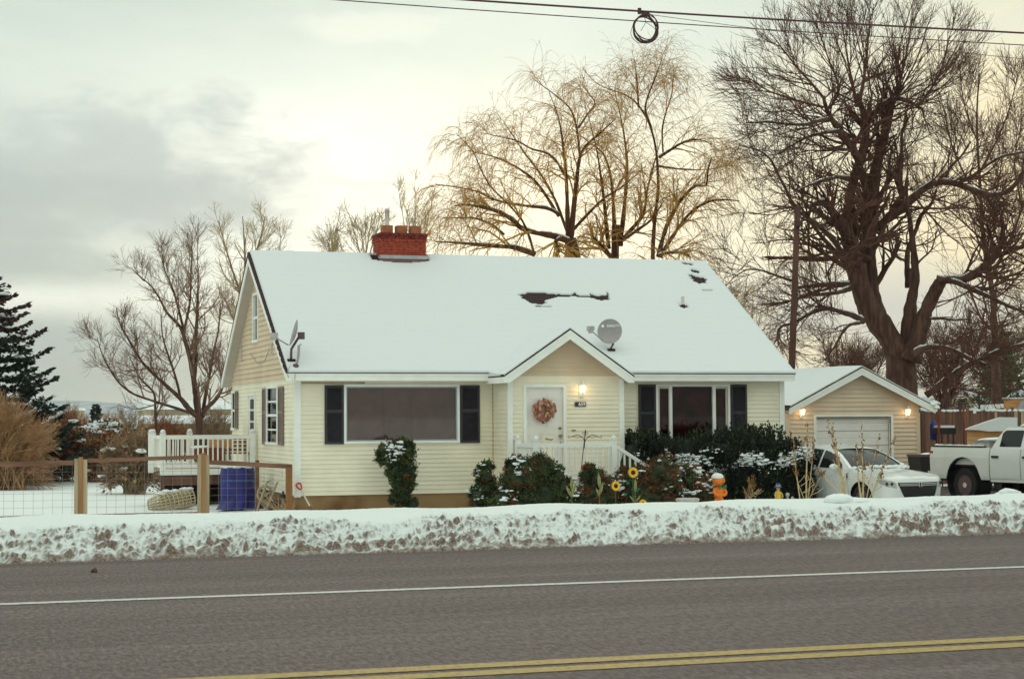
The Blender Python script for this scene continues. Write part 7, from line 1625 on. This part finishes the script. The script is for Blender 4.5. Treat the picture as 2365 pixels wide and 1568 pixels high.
    q = MB(); q.tube([(.98, .1, .96), (.75, .55, 1.10)], .010, 4); q.tube([(1.0, -.45, .95), (.78, .0, 1.12)], .010, 4); q.build('wiper', 'black', t, local=True)
sedan()
def pickup():
    tail = atd(2805 / 1.30613, 1345 / 1.30613, 45); hd = radians(169); f = np.array([sin(hd), cos(hd)]); side = np.array([f[1], -f[0]])      # vehicle's right
    # the right rear top corner of the bed is the seen point
    rear_c = np.array([tail[0], tail[1]]) - side * 1.0; c0 = rear_c + f * 3.0
    zr = tail[2] - GZ
    t = thing('white_pickup', 'white crew cab pickup truck with an open bed parked at the right edge', 'pickup truck', (c0[0], c0[1], GZ + .03)); t.rotation_euler = (0, 0, math.atan2(f[1], f[0])); BZ = zr - .05; R_, F_ = -1.82, 2.0; AR = .60
    wz = lambda z: np.interp(z, [.5, .62, .8, 1.1, BZ - .12, BZ], [.96, .99, 1.0, 1.005, .985, .955])
    def zb(x, lo=.56):
        z = lo
        for w in (R_, F_):
            d = AR ** 2 - (x - w) ** 2
            if d > 0: z = max(z, .50 + math.sqrt(d) * 1.02)
        return z
    q = MB(); q.box(-2.9, 2.7, -.75, .75, .5, .85); q.build('frame', 'black', t, local=True)
    for s_ in (-1, 1):
        q = MB(); grid(q, [[(x, s_ * wz(z), z) for z in np.linspace(zb(x), BZ, 10)] for x in np.linspace(-3.0, -.905, 50)]); grid(q, [[(x, s_ * (.955 - .1 * k), BZ) for k in (0, 1)] for x in (-3.0, -.91)]); grid(q, [[(x, s_ * .855, z) for z in (.9, BZ)] for x in (-3.0, -.91)]); bs = q.build('bed_side', 'car_white', t, smooth=False, local=True)
        q = MB(); q.box(-2.95, -1.15, *sorted((s_ * .84, s_ * .965)), BZ + .003, BZ + .035); q.build('bed_rail_cap', 'black', bs, local=True)
        q = MB(); q.box(-3.025, -2.90, *sorted((s_ * .90, s_ * .992)), .92, BZ - .10); q.build('tail_light', 'tail_red', t, local=True)
        q = MB(); q.lathe([(.025, 0), (.028, .004)], (-1.35, s_ * 1.0, .98), 10, axis='y'); q.build('badge', 'chrome', bs, local=True)
        for nm, xa, xb in (('door', -.885, .13), ('door', .145, 1.36), ('fender', 1.375, 2.85)):
            q = MB(); zt = lambda x: BZ - .02 + .0 * x if x < 1.37 else BZ - .10 - .02 * (x - 1.4)
            grid(q, [[(x, s_ * wz(z), z) for z in np.linspace(zb(x, .60 if nm == 'door' else .56), zt(x), 9)] for x in np.linspace(xa, xb, 10 if nm == 'door' else 30)]); d = q.build(nm, 'car_white', t, smooth=True, local=True)
            if nm == 'door': q = MB(); q.box(xa + .08, xa + .30, *sorted((s_ * .99, s_ * 1.03)), BZ - .24, BZ - .19); q.build('handle', 'black', d, local=True)
        q = MB(); q.box(-.885, 1.37, *sorted((s_ * .9, s_ * .97)), .52, .597); q.build('sill', 'car_white', t, local=True)
        # cab sides with windows
        ye = lambda z: .945 - .21 * (z - BZ) / .55
        RZ_ = BZ + .50
        cab = [(-.80, BZ - .02), (-.62, RZ_ - .12), (-.50, RZ_), (.70, RZ_ + .01), (1.30, BZ - .02)]
        top = lambda x: np.interp(x, [-.86, -.74, -.62, -.5, .68, 1.42], [BZ - .02, BZ + .22, BZ + .40, RZ_, RZ_ + .01, BZ - .05])
        q = MB(); grid(q, [[(x, s_ * ye(z), z) for z in np.linspace(BZ - .03, top(x), 8)] for x in np.linspace(-.86, 1.42, 40)]); q.build('pillars', 'car_white', t, smooth=True, local=True)
        for xa, xb in ((-.60, .10), (.21, 1.08)):
            q = MB(); grid(q, [[(x, s_ * (ye(z) + .006), z) for z in np.linspace(BZ + .03, min(RZ_ - .07, top(x) - .06), 6)] for x in np.linspace(xa, xb, 14)]); q.build('side_window', 'car_glass', t, smooth=True, local=True)
        wheel(t, R_, s_ * .95, s_, .41, .28, 'chrome', 8); wheel(t, F_, s_ * .95, s_, .41, .28, 'chrome', 8)
        for w in (R_, F_): q = MB(); q.lathe([(.60, s_ * .60), (.60, s_ * .97)], (w, 0, .50), 26, axis='y', cap=False); q.build('wheel_well', 'black', t, local=True)
        q = MB(); q.box(.98, 1.08, *sorted((s_ * 1.02, s_ * 1.26)), BZ + .02, BZ + .28); q.build('mirror', 'black', t, local=True)
    q = MB(); xs = np.linspace(-.52, .72, 10); grid(q, [[(x, s_ * .735, top(x) + .035 * (1 - s_ * s_)) for s_ in np.linspace(-1, 1, 9)] for x in xs]); q.build('roof', 'car_white', t, smooth=True, local=True)
    q = MB(); q.blob((.1, 0, RZ_ + .03), (.66, .70, .10), 3, .04, 3, flat=0); q.build('roof_snow', 'snow', t, smooth=True, local=True)
    q = MB(); grid(q, [[(x, s_ * (.735 + (.90 - .735) * (x - .72) / .7), top(x) + .01) for s_ in np.linspace(-1, 1, 9)] for x in np.linspace(.72, 1.40, 5)]); q.build('windscreen', 'car_glass', t, smooth=True, local=True)
    q = MB(); grid(q, [[(x, s_ * (.9 - .2 * (z - BZ) / .5), z) for s_ in np.linspace(-1, 1, 7)] for x, z in ((-.87, BZ), (-.74, BZ + .22), (-.60, BZ + .42), (-.52, RZ_))]); q.build('rear_window', 'car_glass', t, smooth=True, local=True)
    q = MB(); q.box(-.90, -.87, -.95, .95, .6, BZ); q.build('cab_back', 'car_white', t, local=True)
    q = MB(); grid(q, [[(x, s_ * .98, BZ - .12 - .03 * (x - 1.4) + .05 * (1 - s_ * s_)) for s_ in np.linspace(-1, 1, 9)] for x in (1.40, 1.8, 2.3, 2.86)]); q.build('hood', 'car_white', t, smooth=True, local=True)
    q = MB(); q.box(2.85, 2.98, -.93, .93, .62, BZ - .16); q.build('grille', 'chrome', t, local=True)
    q = MB(); q.box(-3.02, -2.97, -.88, .88, .82, BZ); q.build('tailgate', 'car_white', t, local=True)
    q = MB(); q.box(-2.95, -.91, -.86, .86, .88, .92); q.build('bed_floor', 'black', t, local=True)
    q = MB(); q.box(-3.18, -3.0, -.92, .92, .56, .74); q.build('bumper', 'chrome', t, local=True)
    q = MB(); q.blob((-1.95, 0, BZ - .10), (1.0, .84, .08), 2, .1, 6); q.build('bed_snow', 'snow', t, smooth=True, local=True)
    q = MB()
    for i in range(22): s2 = random.Random(i).uniform(.03, .055); q.blob((-2.85 + i * .078, -.9, BZ + .045), (s2 * 1.4, s2, s2 * .5), 1, .2, i)
    stuff(q.build('snow_clumps', 'snow', t, local=True))
    # tool box across the bed
    w = thing('truck_tool_box', 'pale grey tool box with a snow covered lid across the pickup bed', 'tool box', (0, 0, 0)); pos = np.array([c0[0], c0[1]]) + f * -1.35; w.location = (pos[0], pos[1], GZ + .03 + BZ - .12); w.rotation_euler = t.rotation_euler
    q = MB(); q.box(-.30, .30, -.84, .84, 0, .25); q.build('body', 'stone', w, local=True); q = MB(); q.box(-.32, .32, -.86, .86, .255, .285); q.build('lid', 'grey_metal', w, local=True); q = MB(); q.blob((0, 0, .30), (.33, .86, .07), 3, .05, 4, flat=-.2); q.build('snow_cap', 'snow', w, smooth=True, local=True)
pickup()
# ------------------------------------------------------------------ behind the cars
b0 = atd(2135, 1085, 47.5); t = thing('rubbish_bin', 'dark plastic rubbish bin with snow on its lid between garage and pickup', 'bin', (b0[0], b0[1], GZ)); zt = atd(2135, 1049, 47.5)[2]
q = MB(); q.hexa([(b0[0] - .24, b0[1] - .26, GZ), (b0[0] + .24, b0[1] - .26, GZ), (b0[0] + .24, b0[1] + .26, GZ), (b0[0] - .24, b0[1] + .26, GZ)], [(b0[0] - .31, b0[1] - .32, zt - .06), (b0[0] + .31, b0[1] - .32, zt - .06), (b0[0] + .31, b0[1] + .34, zt - .06), (b0[0] - .31, b0[1] + .34, zt - .06)]); q.build('body', 'black', t)
q = MB(); q.box(b0[0] - .33, b0[0] + .33, b0[1] - .35, b0[1] + .36, zt - .058, zt); q.build('lid', 'dark_metal', t)
for s_ in (-1, 1): q = MB(); q.lathe([(.11, -.03), (.11, .03)], (b0[0] + s_ * .27, b0[1] + .27, GZ + .11), 12, axis='x'); q.build('wheel', 'tyre', t)
q = MB(); q.blob((b0[0] + .12, b0[1], zt), (.2, .25, .04), 2, .1, 3); q.build('snow_cap', 'snow', t)
# plank fence
PF = thing('plank_fence', 'tall dark brown plank fence running right from the garage', 'fence', (*atd(2190, 1050, 56)[:2], GZ)); pa, pb = atd(2118, 1000, 55), atd(2420, 1000, 57); L = np.linalg.norm((pb - pa)[:2]); u = (pb - pa) / L; u[2] = 0; rs_ = np.random.RandomState(6); x = 0
while x < L:
    w = rs_.uniform(.10, .15); a = pa + u * x; zt = atd(2180, 946, 55.5)[2] + rs_.normal() * .05; q = MB(); o_ = rs_.uniform(0, .02); q.hexa([(a[0], a[1] - o_, GZ), (a[0] + u[0] * w, a[1] + u[1] * w - o_, GZ), (a[0] + u[0] * w, a[1] + u[1] * w + .025, GZ), (a[0], a[1] + .025, GZ)], [(a[0], a[1] - o_, zt), (a[0] + u[0] * w, a[1] + u[1] * w - o_, zt), (a[0] + u[0] * w, a[1] + u[1] * w + .025, zt), (a[0], a[1] + .025, zt)]); q.build('plank', 'wood_pale' if rs_.uniform() < .04 else 'wood_dark', PF); x += w + .008
q = MB()
for i in range(60):
    if rs_.uniform() < .5: continue
    a = pa + u * (L * i / 60); q.blob((a[0], a[1], zt + .01), (.09, .05, .04), 1, .25, i)
stuff(q.build('snow_cap', 'snow', PF))
for px, ya, yb, D, lab in ((2169, 935, 1045, 52.5, 'rusty red pole just right of the blue jug'), (2187, 915, 955, 58, 'thin dark pole rising behind the plank fence'), (2227, 938, 1045, 52.8, 'rusty red pole at the left end of the orange camper'), (2263, 905, 1020, 58, 'thin dark pole above the camper roof')):
    a, b_ = atd(px - 1.5, ya, D), atd(px, yb, D); q = MB(); b_[2] = GZ; q.tube([b_, a], .035, 7); q.lathe([(.045, a[2]), (.02, a[2] + .04)], (a[0], a[1], 0), 8); tag(q.build('metal_pole', 'rust' if D < 55 else 'iron', loc=b_), lab, 'pole', 'thin poles around the plank fence')
c0 = atd(2156, 992, 53.5); q = MB(); q.lathe([(.09, c0[2] - .32), (.12, c0[2] - .29), (.12, c0[2] + .14), (.08, c0[2] + .22), (.045, c0[2] + .25), (.045, c0[2] + .30)], (c0[0], c0[1], 0), 14); tag(q.build('blue_jug', 'tarp', loc=(c0[0], c0[1], c0[2] - .32), smooth=True), 'blue plastic jug hanging on the plank fence', 'jug')
c0 = atd(2182, 990, 53.0); t = thing('charcoal_grill', 'dark barbecue grill with a cap of snow before the plank fence', 'grill', (c0[0], c0[1], GZ)); q = MB(); q.box(c0[0] - .26, c0[0] + .26, c0[1] - .2, c0[1] + .2, c0[2] - .16, c0[2] + .03); q.build('body', 'black', t)
q = MB(); q.box(c0[0] - .25, c0[0] + .22, c0[1] - .2, c0[1] + .2, c0[2] + .031, c0[2] + .10); q.build('snow_cap', 'snow', t)
for sx in (-1, 1):
    for sy in (-1, 1): q = MB(); q.tube([(c0[0] + sx * .2, c0[1] + sy * .15, GZ), (c0[0] + sx * .2, c0[1] + sy * .15, c0[2] - .16)], .02, 6); q.build('leg', 'black', t)
# orange camper with snow roof, orange building behind, neighbours
M['maroon'] = mat('dull maroon wall', (0.22, 0.10, 0.08), 0.8, 0.1, 3)
def boards(parent, x0, x1, y, z0, z1, m_, h=.14):
    z = z0
    while z < z1 - .01:
        q = MB(); ze = min(z + h, z1); q.hexa([(x0, y - .02, z), (x1, y - .02, z), (x1, y, z), (x0, y, z)], [(x0, y - .004, ze), (x1, y - .004, ze), (x1, y, ze), (x0, y, ze)]); q.build('board', m_, parent); z += h
def facing(name, label, cat, px, py, D):
    """an Empty whose local x runs across the view there and local y away from the road"""
    p = atd(px, py, D); t = thing(name, label, cat, (p[0], p[1], GZ)); t.rotation_euler = (0, 0, -math.atan2(p[0], p[1])); return t
def sx(px0, px1, D): return (px1 - px0) * D / FOC
def sz(py, px, D): return atd(px, py, D)[2] - GZ
def lboards(parent, x0, x1, y, z0, z1, m_, h=.13):
    z = z0
    while z < z1 - .01:
        q = MB(); ze = min(z + h, z1); q.hexa([(x0, y - .022, z), (x1, y - .022, z), (x1, y - .001, z), (x0, y - .001, z)], [(x0, y - .005, ze), (x1, y - .005, ze), (x1, y - .001, ze), (x0, y - .001, ze)]); q.build('board', m_, parent, local=True); z += h
DC = 50.5; t = facing('camper_trailer', 'low orange boarded camper with a thick snowy roof behind the pickup', 'camper', 2233, 1000, DC); w_ = sx(2233, 2345, DC); zt = sz(992, 2240, DC); zr = sz(962, 2310, DC)
q = MB(); q.box(0, w_, 0, 2, .3, zt); cw = q.build('wall', 'orange_board', t, local=True); lboards(cw, 0, w_, 0, .3, zt, 'orange_board')
q = MB(); q.prism([(-.05, -.15, zt), (.05, -.15, zt + .05), (.55, -.15, zt + (zr - zt) * .62), (.95, -.15, zr - .02), (w_, -.15, zr - .03), (w_, -.15, zt - .04), (.6, -.15, zt - .05), (.3, -.15, zt - .01)][::-1], (0, 2.2, 0)); q.build('roof_snow', 'snow', t, local=True)
for x in (.4, 1.0): q = MB(); q.lathe([(.3, -.04), (.3, .12)], (x, -.05, .3), 16, axis='y'); q.build('wheel', 'tyre', t, local=True)
DO = 64; t = facing('orange_building', 'orange boarded shed with a grey arched window at the right edge', 'building', 2318, 940, DO); w_ = sx(2318, 2420, DO); z2, z1 = sz(921, 2340, DO), sz(955, 2340, DO)
q = MB(); q.box(0, w_, 0, 4, z1, z2); w = q.build('wall', 'orange_board', t, local=True); lboards(w, 0, w_, 0, z1, z2, 'orange_board'); q = MB(); q.box(.05, w_, .06, 4, 0, z1 - .003); q.build('lower_wall', 'maroon', t, local=True); q = MB(); q.box(-.06, w_, -.06, 4, z2, z2 + .05); q.build('roof_snow', 'snow', t, local=True)
x0 = sx(2318, 2350, DO); q = MB(); q.prism([(x0 + x, -.03, z1 + .17 + z) for x, z in [(0, 0), (.9, 0), (.9, .33)] + [(.30 - .30 * cos(k), .03 + .30 * sin(k)) for k in np.linspace(1.5, .2, 6)]], (0, .02, 0)); q.build('window', 'flashing', t, local=True)
DS = 72; t = facing('long_shed', 'long low shed with a snowy sloping roof behind the plank fence', 'shed', 2192, 957, DS); w_ = sx(2192, 2322, DS); zl, zh = sz(957, 2195, DS), sz(932, 2310, DS)
q = MB(); q.box(.2, w_, .1, 3, 0, zl - .04); q.build('wall', 'wood_dark', t, local=True); q = MB(); q.prism([(0, 0, zl), (.35, 0, zl + .12), (w_ * .55, 0, zh - .05), (w_, 0, zh), (w_, 0, zh - .14), (w_ * .7, 0, zl + .05)][::-1], (0, 3, 0)); q.build('roof_snow', 'snow', t, local=True)
DT = 95; t = facing('tan_house', 'pale tan house with dark windows beyond the plank fence', 'house', 2162, 945, DT); w_ = sx(2162, 2248, DT); z1, z2 = sz(920, 2200, DT), sz(906, 2200, DT)
q = MB(); q.box(0, w_, 0, 5, 0, z1); q.build('wall', 'barn', t, local=True); q = MB(); q.prism([(-.3, -.3, z1), (-.3, 2.5, z2), (-.3, 5.3, z1)], (w_ + .6, 0, 0)); q.build('roof', 'soffit', t, local=True)
for x in (.55, 1.35): q = MB(); q.box(x - .22, x + .22, -.05, -.01, z1 - .75, z1 - .15); q.build('window', 'slate', t, local=True)
# ------------------------------------------------------------------ pole, wires, dishes
b0 = atd(1829, 845, 58); tp = atd(1842, 478, 58); bt = b0 + (b0 - tp) * ((b0[2] - GZ) / (tp[2] - b0[2])); t = thing('utility_pole', 'dark red brown wooden utility pole behind the right end of the roof', 'utility pole', bt); M['pole_wood'] = mat('creosote pole', (0.085, 0.038, 0.028), 0.9, 0.25, 5, 0.3, 20, stretch=(1, 1, .1)); q = MB(); q.tube([bt, tp], [.125, .095], 12); q.build('pole', 'pole_wood', t, smooth=True)
q = MB(); s0 = tp + (bt - tp) * .06; q.box(s0[0] - .14, s0[0] + .14, s0[1] - .15, s0[1] - .1, s0[2] - .12, s0[2] + .06); q.build('bracket', 'iron', t)
YW = 33.0
def wire(p0, p1, sag, r, lab, n=40, nm='power_line', cat='cable'):
    a, b_ = at(*p0, YW), at(*p1, YW); d = b_ - a; pts = []
    for i in range(n):
        u = -2.2 + 5.4 * i / (n - 1); p = a + d * u; p[2] += sag * (u - .5) ** 2 - sag * .25; pts.append(p)
    q = MB(); q.tube(pts, r, 6); return tag(q.build(nm, 'cable_dark', loc=pts[n // 2]), lab, cat, 'overhead cables')
M['cable_dark'] = mat('dark cable', (0.085, 0.03, 0.036), 0.6)
wire((1070, 0), (2365, 77), .10, .021, 'thick dark overhead cable carrying the coil')
wire((770, 0), (2365, 105), .12, .011, 'thinner overhead cable running below the thick one')
wire((1500, 34), (2365, 148), .04, .006, 'hair thin lowest overhead wire at the right') if False else None
a, b_ = at(1497, 34, YW), at(2365, 137, YW + .3); q = MB(); pts = [a + (b_ - a) * u + np.array([0, 0, .15 * ((u - .5) ** 2 - .25)]) for u in np.linspace(0, 3, 30)]; q.tube(pts, .0065, 5); tag(q.build('drop_wire', 'cable_dark', loc=a), 'hair thin wire leaving the coil towards the right', 'cable', 'overhead cables')
c0 = at(1491, 66, YW); t = thing('cable_coil', 'round coil of spare cable hanging from the thick overhead cable', 'cable coil', c0 + (0, 0, .35)); R = rad(29.5, YW); rs = np.random.RandomState(3)
for k in range(7):
    a = np.linspace(0, 2 * pi, 44); R2 = R * (1 + rs.normal() * .035); o_ = rs.normal(size=3) * np.array([.012, .05, .012]); q = MB(); q.tube(np.stack([c0[0] + o_[0] + R2 * np.cos(a), c0[1] + o_[1] + .05 * np.sin(a * 2 + k), c0[2] + o_[2] + R2 * 1.05 * np.sin(a)], 1), .012 if k < 6 else .005, 6); q.build('loop', 'cable_dark', t, smooth=True)
q = MB(); z = c0[2] + R * 1.05; q.box(c0[0] - .07, c0[0] + .07, c0[1] - .05, c0[1] + .05, z - .02, z + .08); q.box(c0[0] - .16, c0[0] - .10, c0[1] - .03, c0[1] + .03, z + .02, z + .14); q.build('clamp', 'cable_dark', t)
for pts in ([(1487, 37), (1492, 52), (1480, 72)], [(1492, 52), (1512, 66), (1519, 78)], [(1462, 58), (1455, 80), (1470, 100), (1492, 101)]): q = MB(); q.tube(resample([at(*p, YW) for p in pts], 14), .006, 5); q.build('loose_wire', 'cable_dark', t)
def dish(label, foot, elbow, cen, normal, w, h, lnb, boom0, col='grey_metal', logo=False, mast_r=.03):
    t = thing('satellite_dish', label, 'satellite dish', foot, 'satellite dishes on the roof'); n_ = unit(np.array(normal, float)); U = unit(np.cross(n_, [0, 0, 1])); Vv = np.cross(U, n_); Vv = Vv if Vv[2] > 0 else -Vv
    U = U if U[0] > 0 else -U
    if U[0] ** 2 < .05: U = U if U[1] < 0 else -U
    q = MB(); rows = []
    for k in range(9):
        r = k / 8; rows.append([np.array(cen) + U * (w * r * cos(a)) + Vv * (h * r * sin(a)) + n_ * (.07 * r * r - .07) for a in np.linspace(0, 2 * pi, 33)])
    grid(q, rows); grid(q, [[p - n_ * .012 for p in row] for row in rows]); grid(q, [rows[-1], [p - n_ * .012 for p in rows[-1]]]); q.build('reflector', col, t, smooth=True)
    q = MB(); q.tube([foot, elbow, np.array(cen) - n_ * .17], mast_r, 8); q.build('mast', 'dark_metal', t)
    q = MB(); bc = np.array(cen) - n_ * .19; q.box(bc[0] - .07, bc[0] + .07, bc[1] - .06, bc[1] + .06, bc[2] - .1, bc[2] + .06); q.build('bracket', 'dark_metal', t)
    q = MB(); q.tube([boom0, lnb], .016, 7); q.build('boom', 'grey_metal', t); q = MB(); l = np.array(lnb); q.box(l[0] - .08, l[0] + .08, l[1] - .06, l[1] + .06, l[2] - .02, l[2] + .09); q.box(l[0] - .04, l[0] + .04, l[1] - .05, l[1] + .05, l[2] - .08, l[2] - .021); q.build('receiver', 'stone', t)
    q = MB(); f_ = np.array(foot); q.box(f_[0] - .09, f_[0] + .09, f_[1] - .09, f_[1] + .09, f_[2] - .08, f_[2] + .02); q.build('foot', 'shingle', t)
    if logo:
        m3 = mathutils.Matrix((U, Vv, np.cross(U, Vv))).transposed(); nn = np.cross(U, Vv); p = np.array(cen) + U * .03 + Vv * .13 + nn * .012 - WL[t.name]
        o = text_mesh('DIRECTV', .078, 'white', 'lettering', t, (0, 0, 0), (0, 0, 0), .001); o.matrix_local = mathutils.Matrix.Translation(p + U * .06) @ m3.to_4x4()
        q = MB(); q.prism([np.array(cen) + U * (-.17 + .035 * cos(a)) + Vv * (.13 + .035 * sin(a)) + nn * .010 for a in np.linspace(0, 2 * pi, 13)[:-1]], nn * .003); q.build('emblem', 'white', t)
    return t
ft = roof_at(1410, 812); Yd = ft[1] - .02; ft = ft + np.array([0, 0, .05])
dish('grey oval satellite dish with a white logo on the roof right of the porch gable', ft, at(1416, 795, Yd), at(1408, 765, Yd - .1), (-.42, -.86, .28), .30, .32, at(1364, 762, Yd - .42), at(1392, 787, Yd - .16), logo=True)
ft = roof_at(672, 836); Yd = ft[1]; ft = ft + np.array([0, 0, .05])
dish('satellite dish seen edge on at the left end of the front roof slope', ft, at(673, 806, Yd), at(677, 768, Yd), (-.95, .10, .27), .30, .31, at(633, 778, Yd - .25), at(666, 797, Yd - .05))
ft = roof_at(683, 850) + np.array([0, 0, .03]); t = thing('antenna_mast', 'bare bent antenna mast at the left front corner of the roof', 'mast', ft); Yd = ft[1]; q = MB(); q.tube(resample([ft, at(688, 832, Yd), at(690, 812, Yd), at(690, 797, Yd)], 9), .03, 8); q.build('pole', 'grey_metal', t, smooth=True); q = MB(); q.tube(resample([at(690, 798, Yd), at(696, 792, Yd), at(696, 797, Yd), at(692, 798, Yd)], 9), .008, 5); q.build('wire_loop', 'grey_metal', t); q = MB(); q.lathe([(.10, ft[2] - .06), (.06, ft[2] + .05), (.04, ft[2] + .07)], (ft[0], ft[1], 0), 10); q.build('foot', 'dark_metal', t); q = MB(); q.tube([ft + (-.02, -.02, 0), at(682, 856, EY - .01), at(681, 878, EY - .02)], .007, 5); q.build('cable', 'grey_metal', t)
# ------------------------------------------------------------------ the thin winter air
def haze_mat():
    m = bpy.data.materials.new('thin haze'); m.use_nodes = True; t = m.node_tree; t.nodes.remove(t.nodes['Principled BSDF'])
    v = N(t, 'ShaderNodeVolumePrincipled'); v.inputs['Density'].default_value = HAZE; v.inputs['Color'].default_value = (0.93, 0.97, 1.0, 1); v.inputs['Anisotropy'].default_value = 0.2
    t.links.new(v.outputs[0], t.nodes['Material Output'].inputs['Volume']); return m
HAZE = 1.1e-4
M['haze'] = haze_mat(); q = MB(); q.box(-9500, 9500, -9500, 9500, GZ - 5, 190); stuff(q.build('haze', 'haze'))
